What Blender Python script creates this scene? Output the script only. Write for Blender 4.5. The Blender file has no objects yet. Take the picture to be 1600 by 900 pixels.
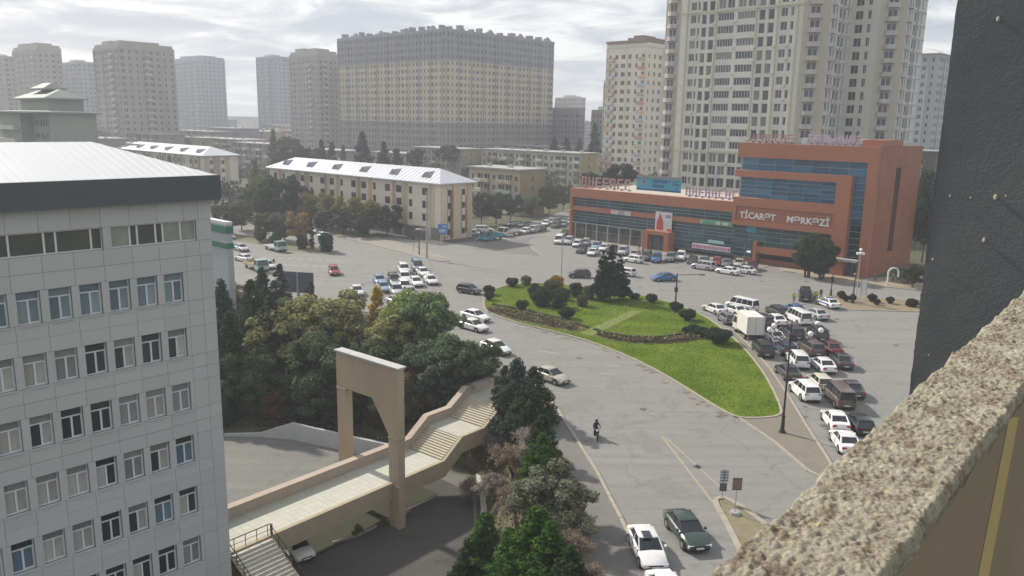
import bpy, math, random
import numpy as np
from mathutils import Vector, Matrix
from mathutils.geometry import tessellate_polygon
random.seed(7); RNG = np.random.default_rng(7)
S = bpy.context.scene
COL = S.collection
rad = math.radians

# ------------------------------------------------------------------ camera
F = 1254.0; H = 27.0; PIT = rad(11.71); RO = 0.0174
cp, sp, cr, sr = math.cos(PIT), math.sin(PIT), math.cos(RO), math.sin(RO)
FW = Vector((0, cp, -sp)); U0 = Vector((0, sp, cp)); R0 = Vector((1, 0, 0))
RV = R0*cr + U0*sr; UV = U0*cr - R0*sr
cam = bpy.data.cameras.new('camera'); camo = bpy.data.objects.new('camera', cam); COL.objects.link(camo)
cam.sensor_width = 36; cam.lens = F/1600*36; cam.clip_end = 9000; cam.clip_start = 0.05
m = Matrix((RV, UV, -FW)).transposed().to_4x4(); m.translation = Vector((0, 0, H)); camo.matrix_world = m
S.camera = camo
# ------------------------------------------------------------------ sun, sky, exposure
SUN_EL, SUN_AZ = rad(37), rad(-50)          # azimuth from +Y towards +X
sd = Vector((math.sin(SUN_AZ)*math.cos(SUN_EL), math.cos(SUN_AZ)*math.cos(SUN_EL), math.sin(SUN_EL)))
sun = bpy.data.lights.new('sun', 'SUN'); sun.energy = 3.3; sun.angle = rad(2.5); sun.color = (1, .93, .82)
suno = bpy.data.objects.new('sun', sun); COL.objects.link(suno)
suno.rotation_euler = sd.to_track_quat('Z', 'Y').to_euler()
W = bpy.data.worlds.new('World'); S.world = W; W.use_nodes = True
nt = W.node_tree; nt.nodes.clear()
def N(t, typ, **kw):
    n = t.nodes.new(typ)
    for k, v in kw.items():
        if k.startswith('i_'):
            n.inputs[k[2:].replace('_', ' ')].default_value = v
        else: setattr(n, k, v)
    return n
def LK(t, a, b): t.links.new(a, b)
sky = N(nt, 'ShaderNodeTexSky', sky_type='NISHITA', sun_disc=False, sun_elevation=SUN_EL, sun_rotation=SUN_AZ, dust_density=3.0)
tc = N(nt, 'ShaderNodeTexCoord'); sep = N(nt, 'ShaderNodeSeparateXYZ'); LK(nt, tc.outputs['Generated'], sep.inputs[0])
def mth(t, op, a, b=None, c=None):
    n = t.nodes.new('ShaderNodeMath'); n.operation = op
    for i, v in enumerate((a, b, c)):
        if v is None: continue
        if isinstance(v, (int, float)): n.inputs[i].default_value = v
        else: t.links.new(v, n.inputs[i])
    return n.outputs[0]
zc = mth(nt, 'ADD', mth(nt, 'ABSOLUTE', sep.outputs[2]), 0.10)
cx = mth(nt, 'DIVIDE', sep.outputs[0], zc); cy = mth(nt, 'DIVIDE', sep.outputs[1], zc)
cmb = N(nt, 'ShaderNodeCombineXYZ'); LK(nt, cx, cmb.inputs[0]); LK(nt, cy, cmb.inputs[1])
n1 = N(nt, 'ShaderNodeTexNoise', i_Scale=1.5, i_Detail=9.0, i_Roughness=.6, i_Distortion=.5); LK(nt, cmb.outputs[0], n1.inputs['Vector'])
n2 = N(nt, 'ShaderNodeTexNoise', i_Scale=.33, i_Detail=3.0); LK(nt, cmb.outputs[0], n2.inputs['Vector'])
mixn = mth(nt, 'ADD', mth(nt, 'MULTIPLY', n1.outputs[0], .75), mth(nt, 'MULTIPLY', n2.outputs[0], .25))
cr1 = N(nt, 'ShaderNodeValToRGB'); LK(nt, mixn, cr1.inputs[0])
e = cr1.color_ramp.elements; e[0].position = .43; e[0].color = (3.7, 4.05, 4.7, 1); e[1].position = .58; e[1].color = (7.3, 7.35, 7.3, 1)
e2 = cr1.color_ramp.elements.new(.50); e2.color = (4.9, 5.1, 5.5, 1)
mx = N(nt, 'ShaderNodeMix', data_type='RGBA'); mx.inputs[0].default_value = .90
LK(nt, sky.outputs[0], mx.inputs[6]); LK(nt, cr1.outputs[0], mx.inputs[7])
bg = N(nt, 'ShaderNodeBackground'); bg.inputs[1].default_value = .08; LK(nt, mx.outputs[2], bg.inputs[0])
wo = N(nt, 'ShaderNodeOutputWorld'); LK(nt, bg.outputs[0], wo.inputs[0])
V = S.view_settings; V.view_transform = 'Standard'; V.look = 'None'; V.exposure = .86; V.gamma = 1
S.cycles.max_bounces = 6; S.cycles.diffuse_bounces = 3; S.cycles.glossy_bounces = 2; S.cycles.transmission_bounces = 3
S.cycles.transparent_max_bounces = 6; S.cycles.volume_bounces = 0; S.cycles.use_denoising = True
HAZE = 0.00055

# ------------------------------------------------------------------ picture-to-place helpers
def ray(px, py): return FW + RV*((px-800)/F) + UV*((450-py)/F)
def G(px, py, z=0.0):
    d = ray(px, py); t = (z-H)/d.z; return Vector((d.x*t, d.y*t, z))
def AT(px, py, t): return Vector((0, 0, H)) + ray(px, py)*t
GA = rad(43.1)
A = Vector((math.sin(GA), math.cos(GA), 0)); B = Vector((-A.y, A.x, 0))
def onplane(px, py, o, d):
    r = ray(px, py); det = -r.x*d.y + d.x*r.y
    t = (-o[0]*d.y + d.x*o[1])/det
    return ((r.x*t-o[0])*d.x + (r.y*t-o[1])*d.y, H + r.z*t)

# ------------------------------------------------------------------ materials
def srgb(h):
    h = h.lstrip('#'); c = [int(h[i:i+2], 16)/255 for i in (0, 2, 4)]
    return tuple(((x/12.92) if x <= .04045 else ((x+.055)/1.055)**2.4) for x in c)
MATS = {}
def mat(name, col, rough=.85, noise=.0, nscale=2.0, spec=.3, metal=0, objcol=False, col2=None, bump=0., bscale=30., coat=0, island=0., trans=0., streak=0.):
    if name in MATS: return MATS[name]
    M = bpy.data.materials.new(name); M.use_nodes = True; t = M.node_tree
    b = t.nodes['Principled BSDF']; b.inputs['Roughness'].default_value = rough; b.inputs['Metallic'].default_value = metal
    b.inputs['Specular IOR Level'].default_value = spec
    if coat: b.inputs['Coat Weight'].default_value = coat; b.inputs['Coat Roughness'].default_value = .08
    if isinstance(col, str): col = srgb(col)
    if isinstance(col2, str): col2 = srgb(col2)
    if objcol:
        oi = N(t, 'ShaderNodeObjectInfo'); src = oi.outputs['Color']
    else:
        rg = N(t, 'ShaderNodeRGB'); rg.outputs[0].default_value = (*col, 1); src = rg.outputs[0]
    tcn = N(t, 'ShaderNodeTexCoord')
    if noise:
        nz = N(t, 'ShaderNodeTexNoise', i_Scale=nscale, i_Detail=6.0, i_Roughness=.62)
        if streak:
            mp = N(t, 'ShaderNodeMapping'); mp.inputs['Scale'].default_value = (1, 1, streak); LK(t, tcn.outputs['Object'], mp.inputs[0]); LK(t, mp.outputs[0], nz.inputs['Vector'])
        else: LK(t, tcn.outputs['Object'], nz.inputs['Vector'])
        if col2 is not None:
            rp = N(t, 'ShaderNodeValToRGB'); rp.color_ramp.elements[0].position = .38; rp.color_ramp.elements[1].position = .64
            LK(t, nz.outputs[0], rp.inputs[0])
            mm = N(t, 'ShaderNodeMix', data_type='RGBA'); LK(t, rp.outputs[0], mm.inputs[0]); LK(t, src, mm.inputs[6]); mm.inputs[7].default_value = (*col2, 1); src = mm.outputs[2]
        f = mth(t, 'ADD', mth(t, 'MULTIPLY', nz.outputs[0], 2*noise), 1-noise)
        vm = N(t, 'ShaderNodeVectorMath', operation='SCALE'); LK(t, src, vm.inputs[0]); LK(t, f, vm.inputs['Scale']); src = vm.outputs[0]
    if island:
        ge = N(t, 'ShaderNodeNewGeometry')
        f = mth(t, 'ADD', mth(t, 'MULTIPLY', ge.outputs['Random Per Island'], 2*island), 1-island)
        vm = N(t, 'ShaderNodeVectorMath', operation='SCALE'); LK(t, src, vm.inputs[0]); LK(t, f, vm.inputs['Scale']); src = vm.outputs[0]
    LK(t, src, b.inputs['Base Color'])
    if bump:
        nb = N(t, 'ShaderNodeTexNoise', i_Scale=bscale, i_Detail=5.0); LK(t, tcn.outputs['Object'], nb.inputs['Vector'])
        bp = N(t, 'ShaderNodeBump'); bp.inputs['Strength'].default_value = bump; bp.inputs['Distance'].default_value = .05
        LK(t, nb.outputs[0], bp.inputs['Height']); LK(t, bp.outputs[0], b.inputs['Normal'])
    if trans:
        tr = N(t, 'ShaderNodeBsdfTranslucent'); LK(t, src, tr.inputs[0]); ms = N(t, 'ShaderNodeMixShader'); ms.inputs[0].default_value = trans
        LK(t, b.outputs[0], ms.inputs[1]); LK(t, tr.outputs[0], ms.inputs[2]); LK(t, ms.outputs[0], t.nodes['Material Output'].inputs[0])
    MATS[name] = M; return M

glass = mat('window_glass', (.035, .045, .06), rough=.12, spec=.6, island=.45)
pane_m = mat('pane_glass', (.1,)*3, rough=.15, spec=.55, objcol=True, noise=.35, nscale=1.1)
frame_m = mat('white_frame', (.62, .63, .64), rough=.5)
dark = mat('dark_metal', (.035, .037, .04), rough=.5, noise=.2)
paint = mat('car_paint', (.5,)*3, rough=.32, objcol=True, coat=.5, spec=.5, noise=.04, nscale=.8)
carglass = mat('car_glass', (.018, .022, .028), rough=.06, spec=.7)
tyre_m = mat('tyre_rubber', (.02,)*3, rough=.9); rim_m = mat('wheel_rim', (.35, .35, .36), rough=.35, metal=.7)
lamp_m = mat('headlight_glass', (.6, .62, .65), rough=.15, spec=.7); tail_m = mat('taillight_red', (.35, .015, .012), rough=.2, spec=.6)
plate_m = mat('plate_white', (.6, .6, .6), rough=.5)
trim_m = mat('black_trim', (.02,)*3, rough=.6)
leaf_m = mat('foliage', (.1,)*3, rough=.75, objcol=True, island=.42, noise=.3, nscale=.5, spec=.05, trans=.34)
bark_m = mat('bark', (.10, .08, .06), rough=.95, noise=.35, nscale=3)
twig_m = mat('twigs', (.1,)*3, rough=.95, objcol=True, island=.35)
metal_m = mat('grey_metal', (.3, .31, .32), rough=.5, noise=.15)

# ------------------------------------------------------------------ mesh builder
class MB:
    def __init__(s): s.v = []; s.f = []; s.m = []
    def face(s, pts, mi=0):
        n = len(s.v); s.v += [tuple(p) for p in pts]; s.f.append(tuple(range(n, n+len(pts)))); s.m.append(mi)
    def raw(s, vs, fs, mi=0):
        n = len(s.v); s.v += [tuple(p) for p in vs]; s.f += [tuple(i+n for i in f) for f in fs]; s.m += [mi]*len(fs)
    def box(s, x0, x1, y0, y1, z0, z1, mi=0):
        s.raw([(x0,y0,z0),(x1,y0,z0),(x1,y1,z0),(x0,y1,z0),(x0,y0,z1),(x1,y0,z1),(x1,y1,z1),(x0,y1,z1)],
              [(0,3,2,1),(4,5,6,7),(0,1,5,4),(1,2,6,5),(2,3,7,6),(3,0,4,7)], mi)
    def prism(s, poly, z0, z1, mi=0, mtop=None):
        n = len(poly); z0 = z0 if hasattr(z0, '__len__') else [z0]*n; z1 = z1 if hasattr(z1, '__len__') else [z1]*n
        area = sum(poly[i][0]*poly[(i+1) % n][1]-poly[(i+1) % n][0]*poly[i][1] for i in range(n))
        if area < 0: poly = poly[::-1]; z0 = z0[::-1]; z1 = z1[::-1]
        tr = tessellate_polygon([[Vector((p[0], p[1], 0)) for p in poly]])
        vs = [(p[0], p[1], z0[i]) for i, p in enumerate(poly)] + [(p[0], p[1], z1[i]) for i, p in enumerate(poly)]
        s.raw(vs, [(i, (i+1) % n, n+(i+1) % n, n+i) for i in range(n)], mi)
        tf = []
        for a, b, c in tr:
            pa, pb, pc = poly[a], poly[b], poly[c]
            if (pb[0]-pa[0])*(pc[1]-pa[1])-(pb[1]-pa[1])*(pc[0]-pa[0]) < 0: b, c = c, b
            tf.append((n+a, n+b, n+c))
        s.raw(vs, tf, mi if mtop is None else mtop)
    def cyl(s, p0, p1, r0, r1=None, n=8, mi=0, caps=True):
        p0 = Vector(p0); p1 = Vector(p1); r1 = r0 if r1 is None else r1
        d = (p1-p0); q = d.to_track_quat('Z', 'Y') if d.length > 1e-6 else Vector((0, 0, 1)).to_track_quat('Z', 'Y')
        vs = []
        for p, r in ((p0, r0), (p1, r1)):
            for i in range(n):
                a = 2*math.pi*i/n; vs.append(p + q @ Vector((r*math.cos(a), r*math.sin(a), 0)))
        fs = [(i, (i+1) % n, n+(i+1) % n, n+i) for i in range(n)]
        if caps: fs += [tuple(range(n-1, -1, -1)), tuple(range(n, 2*n))]
        s.raw(vs, fs, mi)
    def sph(s, c, r, n=8, mi=0, sz=1.0):
        vs = []; fs = []; k = n//2+1
        for j in range(k+1):
            th = math.pi*j/k
            for i in range(n):
                a = 2*math.pi*i/n; vs.append((c[0]+r*math.sin(th)*math.cos(a), c[1]+r*math.sin(th)*math.sin(a), c[2]+r*sz*math.cos(th)))
        for j in range(k):
            for i in range(n):
                fs.append((j*n+i, (j+1)*n+i, (j+1)*n+(i+1) % n, j*n+(i+1) % n))
        s.raw(vs, fs, mi)
    def mesh(s, name, mats, smooth=False):
        me = bpy.data.meshes.new(name); me.from_pydata(s.v, [], s.f)
        for x in (mats if isinstance(mats, (list, tuple)) else [mats]): me.materials.append(x)
        if any(s.m): me.polygons.foreach_set('material_index', s.m)
        if smooth: me.polygons.foreach_set('use_smooth', [True]*len(s.f))
        me.update(); return me
def part(name, me, parent=None, loc=(0, 0, 0), rz=0, color=None, scale=None, label=None, kind=None):
    if isinstance(me, MB): raise TypeError
    o = bpy.data.objects.new(name, me); COL.objects.link(o); o.location = loc; o.rotation_euler = (0, 0, rz)
    if parent is not None: o.parent = parent
    if color is not None: o.color = (*color, 1)
    if scale is not None: o.scale = scale if hasattr(scale, '__len__') else (scale,)*3
    if label: o['label'] = label
    if kind: o['kind'] = kind
    return o
def tag(o, label, cat, group=None):
    o['label'] = label; o['category'] = cat
    if group: o['group'] = group
    return o
def empty(name, loc=(0, 0, 0), rz=0, label=None, cat=None, group=None):
    o = bpy.data.objects.new(name, None); COL.objects.link(o); o.location = loc; o.rotation_euler = (0, 0, rz); o.empty_display_size = .3
    if label: tag(o, label, cat, group)
    return o
def struct(name, me, **k): return part(name, me, kind='structure', **k)

# ------------------------------------------------------------------ terrain
def P2(px, py, z=0): g = G(px, py, z); return (g.x, g.y)
LOW = [(-12.6, 79.5), (-6, 76), (-3.6, 75), (-2.5, 69.5), (-2.1, 62.4), (-3.1, 55.5), (-3.5, 30), (-80, 30), (-80, 80), (-31, 83), (-26.4, 83.2)]
HIGH = [(5.0, 20), (3.9, 48), (3.3, 56), (2.9, 62), (2.5, 68), (2.1, 74.5), (-1.6, 78.5), (-4.5, 89), (-10, 99.5), (-16, 108), (-25, 114.5), (-45, 117), (-110, 119), (-110, 20)]
def sdist(P, poly):
    x, y = P[..., 0], P[..., 1]; d = np.full(x.shape, 1e9); ins = np.zeros(x.shape, bool); n = len(poly)
    for i in range(n):
        ax, ay = poly[i]; bx, by = poly[(i+1) % n]; ex, ey = bx-ax, by-ay
        t = np.clip(((x-ax)*ex+(y-ay)*ey)/(ex*ex+ey*ey), 0, 1)
        d = np.minimum(d, np.hypot(x-ax-t*ex, y-ay-t*ey))
        c = ((ay > y) != (by > y)) & (x < (bx-ax)*(y-ay)/(by-ay+1e-12)+ax); ins ^= c
    return d, ins
def hgt(x, y):
    P = np.stack([np.asarray(x, float), np.asarray(y, float)], -1)
    dl, il = sdist(P, LOW); dh, ih = sdist(P, HIGH)
    r = dh/(dh+dl+1e-6); z = -7*np.where(il, 1, np.where(ih, r*r*(3-2*r)*.5+r*.5, 0))
    return z
def gz(x, y): return float(hgt(np.array([x]), np.array([y]))[0])
def GT(px, py):
    d = ray(px, py); t = 5.0
    while t < 900:
        p = Vector((0, 0, H))+d*t
        if p.z <= (gz(p.x, p.y) if p.z < 1 else 0): return p
        t += .35
    return p
def axis(lo, hi, st, far):
    a = list(np.arange(lo, hi+.01, st)); out = a[:]; s = st; x = hi
    while x < far: s *= 1.5; x += s; out.append(x)
    s = st; x = lo; L = []
    while x > -far: s *= 1.5; x -= s; L.append(x)
    return np.array(L[::-1]+out)
xs = axis(-82, 12, 1.0, 5000); ys = axis(12, 122, 1.0, 5000)
XX, YY = np.meshgrid(xs, ys); ZZ = hgt(XX, YY)
ZZ = ZZ + np.where((ZZ < -.3) & (ZZ > -6.9), .12*np.sin(XX*1.3+YY*.7)+.1*np.sin(YY*2.1), 0) - .02
nx, ny = len(xs), len(ys)
vs = np.stack([XX.ravel(), YY.ravel(), ZZ.ravel()], -1)
idx = np.arange(nx*ny).reshape(ny, nx)
fs = np.stack([idx[:-1, :-1].ravel(), idx[:-1, 1:].ravel(), idx[1:, 1:].ravel(), idx[1:, :-1].ravel()], -1)
me = bpy.data.meshes.new('ground'); me.from_pydata(vs.tolist(), [], fs.tolist()); me.polygons.foreach_set('use_smooth', [True]*len(fs))
soil = mat('ground_soil', (.105, .095, .06), rough=1, noise=.45, nscale=.35, col2=(.06, .075, .03), bump=.6, bscale=2.0)
me.materials.append(soil); struct('ground', me)

# asphalt with cracks, stains, tyre-polished streaks
def asphalt(name, base, warm, sc=.12):
    M = mat(name, base, rough=.9, spec=.25)
    t = M.node_tree; b = t.nodes['Principled BSDF']; tcn = N(t, 'ShaderNodeTexCoord')
    big = N(t, 'ShaderNodeTexNoise', i_Scale=sc, i_Detail=4.0, i_Roughness=.6); LK(t, tcn.outputs['Object'], big.inputs['Vector'])
    fine = N(t, 'ShaderNodeTexNoise', i_Scale=1.7, i_Detail=8.0, i_Roughness=.75); LK(t, tcn.outputs['Object'], fine.inputs['Vector'])
    mp = N(t, 'ShaderNodeMapping'); mp.inputs['Rotation'].default_value = (0, 0, rad(52)); mp.inputs['Scale'].default_value = (.05, .9, 1)
    LK(t, tcn.outputs['Object'], mp.inputs[0]); st = N(t, 'ShaderNodeTexNoise', i_Scale=1.0, i_Detail=5.0, i_Roughness=.6); LK(t, mp.outputs[0], st.inputs['Vector'])
    vo = N(t, 'ShaderNodeTexVoronoi', feature='DISTANCE_TO_EDGE', i_Scale=.09); 
    wv = N(t, 'ShaderNodeVectorMath', operation='ADD'); LK(t, tcn.outputs['Object'], wv.inputs[0])
    ns = N(t, 'ShaderNodeTexNoise', i_Scale=.35, i_Detail=4.0); LK(t, tcn.outputs['Object'], ns.inputs['Vector'])
    sc3 = N(t, 'ShaderNodeVectorMath', operation='SCALE'); LK(t, ns.outputs['Color'], sc3.inputs[0]); sc3.inputs['Scale'].default_value = 5; LK(t, sc3.outputs[0], wv.inputs[1]); LK(t, wv.outputs[0], vo.inputs['Vector'])
    crack = mth(t, 'SMOOTH_MIN', mth(t, 'MULTIPLY', vo.outputs['Distance'], 60), 1.0, .1)
    crackf = mth(t, 'ADD', mth(t, 'MULTIPLY', crack, .16), .84)
    mm = N(t, 'ShaderNodeMix', data_type='RGBA'); LK(t, big.outputs[0], mm.inputs[0]); mm.inputs[6].default_value = (*base, 1); mm.inputs[7].default_value = (*warm, 1)
    f = mth(t, 'MULTIPLY', mth(t, 'ADD', mth(t, 'MULTIPLY', fine.outputs[0], .36), .82), mth(t, 'ADD', mth(t, 'MULTIPLY', st.outputs[0], .5), .75))
    f = mth(t, 'MULTIPLY', f, crackf)
    sp_ = N(t, 'ShaderNodeValToRGB'); sp_.color_ramp.elements[0].position = .63; sp_.color_ramp.elements[0].color = (1, 1, 1, 1); sp_.color_ramp.elements[1].position = .75; sp_.color_ramp.elements[1].color = (.72, .72, .74, 1)
    n5 = N(t, 'ShaderNodeTexNoise', i_Scale=.5, i_Detail=5.0); LK(t, tcn.outputs['Object'], n5.inputs['Vector']); LK(t, n5.outputs[0], sp_.inputs[0])
    vm = N(t, 'ShaderNodeVectorMath', operation='SCALE'); LK(t, mm.outputs[2], vm.inputs[0]); LK(t, f, vm.inputs['Scale'])
    v2 = N(t, 'ShaderNodeVectorMath', operation='MULTIPLY'); LK(t, vm.outputs[0], v2.inputs[0]); LK(t, sp_.outputs[0], v2.inputs[1])
    LK(t, v2.outputs[0], b.inputs['Base Color'])
    return M
asph = asphalt('asphalt', (.196, .196, .193), (.212, .203, .186))
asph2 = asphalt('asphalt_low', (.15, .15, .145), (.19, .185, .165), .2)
pave = mat('paving', (.24, .22, .19), rough=.9, noise=.22, nscale=.6)
kerb_m = mat('kerb_stone', (.31, .285, .235), rough=.9, noise=.25, nscale=1.5)
def sheet(name, poly, z, m_, **k):
    b = MB(); b.prism(poly, z-.3, z); return struct(name, b.mesh(name, m_), **k)
road = [(7, 20), (5.9, 50), (4.6, 60), (3.3, 68), (2.6, 74.5), (-1.6, 78.5), (-4.5, 89), (-10, 99.5), (-16, 108), (-25, 114.5), (-45, 117), (-110, 119), (-160, 160), P2(150, 352), P2(330, 346), P2(480, 350), P2(612, 372), P2(690, 384),
        P2(745, 378), P2(800, 357), P2(850, 340), P2(905, 322), (22, 250), (34, 250), (16.5, 192), (66, 145.5), (110, 104), (150, 60), (110, 20)]
sheet('road', road, .03, asph)
lowr = [(x, y) for x, y in LOW]; lowr = [(-12.6, 78.8), (-6.3, 75.4), (-4.0, 74.3), (-3.0, 69.5), (-2.6, 62.4), (-3.6, 55.5), (-4, 31), (-79, 31), (-79, 79), (-31, 82.3), (-26.4, 82.5)]
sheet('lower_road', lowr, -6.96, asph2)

def resample(pts, step):
    out = []; 
    for i in range(len(pts)-1):
        a = Vector(pts[i]); b = Vector(pts[i+1]); n = max(1, int((b-a).length/step))
        for k in range(n): out.append(a.lerp(b, k/n))
    out.append(Vector(pts[-1])); return out
def smooth_line(pts, closed=False, n=2):
    p = [Vector(q).to_2d() for q in pts]
    for _ in range(n):
        q = []
        L = len(p); rng = range(L) if closed else range(L-1)
        if not closed: q.append(p[0])
        for i in rng:
            a, b = p[i], p[(i+1) % L]; q += [a.lerp(b, .25), a.lerp(b, .75)]
        if not closed: q.append(p[-1])
        p = q
    return p
def kerb(name, pts, w=.22, h=.14, z=.03, closed=False, m_=None, step=1.0):
    p = list(pts)+([pts[0]] if closed else []); p = resample([Vector(q).to_2d() for q in p], step); b = MB()
    for i in range(len(p)-1):
        d = (p[i+1]-p[i]); L = d.length
        if L < .05: continue
        d /= L; n = Vector((-d.y, d.x))*w/2; a0 = p[i]+d*.012; a1 = p[i+1]-d*.012; hh = h+random.uniform(-.012, .012)
        b.prism([a0-n, a1-n, a1+n, a0+n], z-.2, z+hh)
    return struct(name, b.mesh(name, m_ or kerb_m))

# grass island
isl = [(755,478),(762,488),(800,502),(850,514),(905,528),(960,547),(1010,570),(1050,592),(1090,617),(1130,642),(1155,653),(1185,653),(1218,650),(1222,640),(1205,602),(1185,570),(1160,541),(1130,514),(1100,493),(1060,476),(1010,463),(960,454),(900,447),(850,442),(800,444),(770,452),(757,465)]
islw = smooth_line([P2(*p, .14) for p in isl], True, 1)
def grass_mat():
    M = mat('lawn', (.075, .15, .018), rough=1, spec=.0); t = M.node_tree; b = t.nodes['Principled BSDF']; tcn = N(t, 'ShaderNodeTexCoord')
    a = N(t, 'ShaderNodeTexNoise', i_Scale=.18, i_Detail=4.0); c = N(t, 'ShaderNodeTexNoise', i_Scale=3.5, i_Detail=7.0, i_Roughness=.8)
    for q in (a, c): LK(t, tcn.outputs['Object'], q.inputs['Vector'])
    rp = N(t, 'ShaderNodeValToRGB'); LK(t, a.outputs[0], rp.inputs[0]); e = rp.color_ramp.elements
    e[0].position = .35; e[0].color = (.075, .118, .015, 1); e[1].position = .66; e[1].color = (.132, .175, .026, 1)
    vm = N(t, 'ShaderNodeVectorMath', operation='SCALE'); LK(t, rp.outputs[0], vm.inputs[0]); LK(t, mth(t, 'ADD', mth(t, 'MULTIPLY', c.outputs[0], .2), .9), vm.inputs['Scale'])
    LK(t, vm.outputs[0], b.inputs['Base Color'])
    bp = N(t, 'ShaderNodeBump'); bp.inputs['Strength'].default_value = .25; bp.inputs['Distance'].default_value = .05; LK(t, c.outputs[0], bp.inputs['Height']); LK(t, bp.outputs[0], b.inputs['Normal'])
    return M
lawn_m = grass_mat()
sheet('lawn', islw, .15, lawn_m)
kerb('lawn_kerb', islw, closed=True, w=.24, h=.17)
# blades give the lawn a real nap
def tufts(poly, n, z, name, hmax=.14):
    xs_ = [p[0] for p in poly]; ys_ = [p[1] for p in poly]
    P = np.stack([RNG.uniform(min(xs_), max(xs_), n), RNG.uniform(min(ys_), max(ys_), n)], -1)
    d, ins = sdist(P, [(p[0], p[1]) for p in poly]); P = P[ins & (d > .3)]; n = len(P)
    a = RNG.uniform(0, 6.28, n); w = RNG.uniform(.05, .12, n); h = RNG.uniform(.05, hmax, n); dx = np.cos(a)*w; dy = np.sin(a)*w
    v = np.zeros((n, 3, 3)); v[:, 0] = np.stack([P[:, 0]-dx, P[:, 1]-dy, np.full(n, z)], -1); v[:, 1] = np.stack([P[:, 0]+dx, P[:, 1]+dy, np.full(n, z)], -1)
    v[:, 2] = np.stack([P[:, 0]+RNG.normal(0, .05, n), P[:, 1]+RNG.normal(0, .05, n), z+h], -1)
    me = bpy.data.meshes.new(name); me.from_pydata(v.reshape(-1, 3).tolist(), [], np.arange(n*3).reshape(-1, 3).tolist())
    me.materials.append(mat('grass_blade', (.098, .14, .02), rough=1, island=.04, spec=.0, trans=.5)); o = part(name, me, kind='stuff')
    return tag(o, 'short green grass blades covering the traffic island lawn', 'grass')
tufts(islw, 40000, .15, 'grass', .055)
soil2 = mat('bed_soil', (.24, .20, .14), rough=1, noise=.4, nscale=1.2, col2=(.15, .14, .08), bump=.8, bscale=3)
def bed(name, pxs, seed):
    w = smooth_line([P2(*p, .15) for p in pxs], True, 1); sheet(name, w, .17, soil2)
    return w
bed1 = bed('flower_bed', [(764,480),(800,485),(850,495),(900,509),(913,514),(905,519),(860,512),(820,503),(775,493),(759,486)], 1)
bed2 = bed('flower_bed', [(934,519),(960,527),(1000,531),(1040,530),(1072,524),(1102,518),(1106,525),(1075,534),(1020,538),(970,534),(928,525)], 2)
def bed_plants(w, name, label, n=1600):
    ds = [P for P in w]; xs_ = [p[0] for p in w]; ys_ = [p[1] for p in w]
    P = np.stack([RNG.uniform(min(xs_), max(xs_), n*4), RNG.uniform(min(ys_), max(ys_), n*4)], -1); d, ins = sdist(P, [(p[0], p[1]) for p in w]); P = P[ins & (d > .15)][:n]
    cl = RNG.uniform(0, 1, len(P)); b = MB()
    for (x, y), c in zip(P, cl):
        s_ = .07+.16*c*c
        for k in range(3):
            a = random.uniform(0, 6.28); q = Vector((x+random.gauss(0, .12), y+random.gauss(0, .12), .2+random.random()*.5*c))
            u = Vector((math.cos(a), math.sin(a), random.uniform(-.5, .5)))*s_; v_ = Vector((-math.sin(a)*.5, math.cos(a)*.5, .8))*s_
            b.face([q-u, q+u, q+v_])
    o = part(name, b.mesh(name, mat('bed_leaves', (.13, .14, .07), rough=.9, island=.5, noise=.5, nscale=.8, col2=(.20, .13, .08))), kind='stuff'); tag(o, label, 'plants')
bed_plants(bed1, 'bed_undergrowth', 'low brown and green plants filling the long flower bed at the left of the lawn')
bed_plants(bed2, 'bed_undergrowth', 'sparse low plants in the curved flower bed in the middle of the lawn')
for w in ([(770,476),(800,481),(850,491),(900,505),(918,512)], [(928,515),(960,524),(1000,528),(1040,527),(1072,520),(1098,512)]):
    q = smooth_line([P2(*p, .15) for p in w], False, 2); b = MB()
    for a_, c_ in zip(q[:-1], q[1:]):
        n = Vector((-(c_-a_).y, (c_-a_).x)).normalized()*.22; b.prism([a_-n, c_-n, c_+n, a_+n], .1, .36+random.uniform(-.03, .05))
    o = part('clipped_hedge', b.mesh('clipped_hedge', mat('hedge_leaf', (.035, .055, .018), rough=.9, noise=.5, nscale=4, bump=1, bscale=9)))
    tag(o, 'low dark clipped hedge edging the '+('long left' if w[0][0] == 770 else 'curved middle')+' flower bed', 'hedge')
# lawn path
b = MB(); b.prism([P2(905, 521, .15), P2(925, 525, .15), P2(1003, 487, .15), P2(990, 484, .15)], .1, .165)
struct('path', b.mesh('path', mat('worn_path', (.15, .18, .05), rough=1, noise=.3, nscale=2)))
# paved tip and strip beside the lawn
tip = [P2(*p) for p in [(1155,655),(1219,652),(1224,641),(1206,602),(1187,570),(1162,541),(1133,514),(1150,522),(1178,548),(1205,580),(1235,625),(1262,670),(1292,716),(1305,740),(1285,748),(1262,737),(1210,692)]]
sheet('island_pavement', tip, .13, mat('worn_paving', (.21, .185, .145), rough=.95, noise=.3, nscale=.8, col2=(.15, .14, .12)))
kerb('pavement_kerb', [Vector(p) for p in tip[6:15]], w=.25, h=.14); kerb('pavement_kerb', [Vector(p) for p in [tip[0], tip[16], tip[15], tip[14]]], w=.25, h=.14)
# sign median
md = smooth_line([P2(*p) for p in [(1115,785),(1122,780),(1136,781),(1170,802),(1215,838),(1235,900),(1190,930),(1160,870),(1140,828)]], True, 1)
sheet('median_island', md, .12, soil2); kerb('median_kerb', md, closed=True, w=.4, h=.17)
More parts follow.
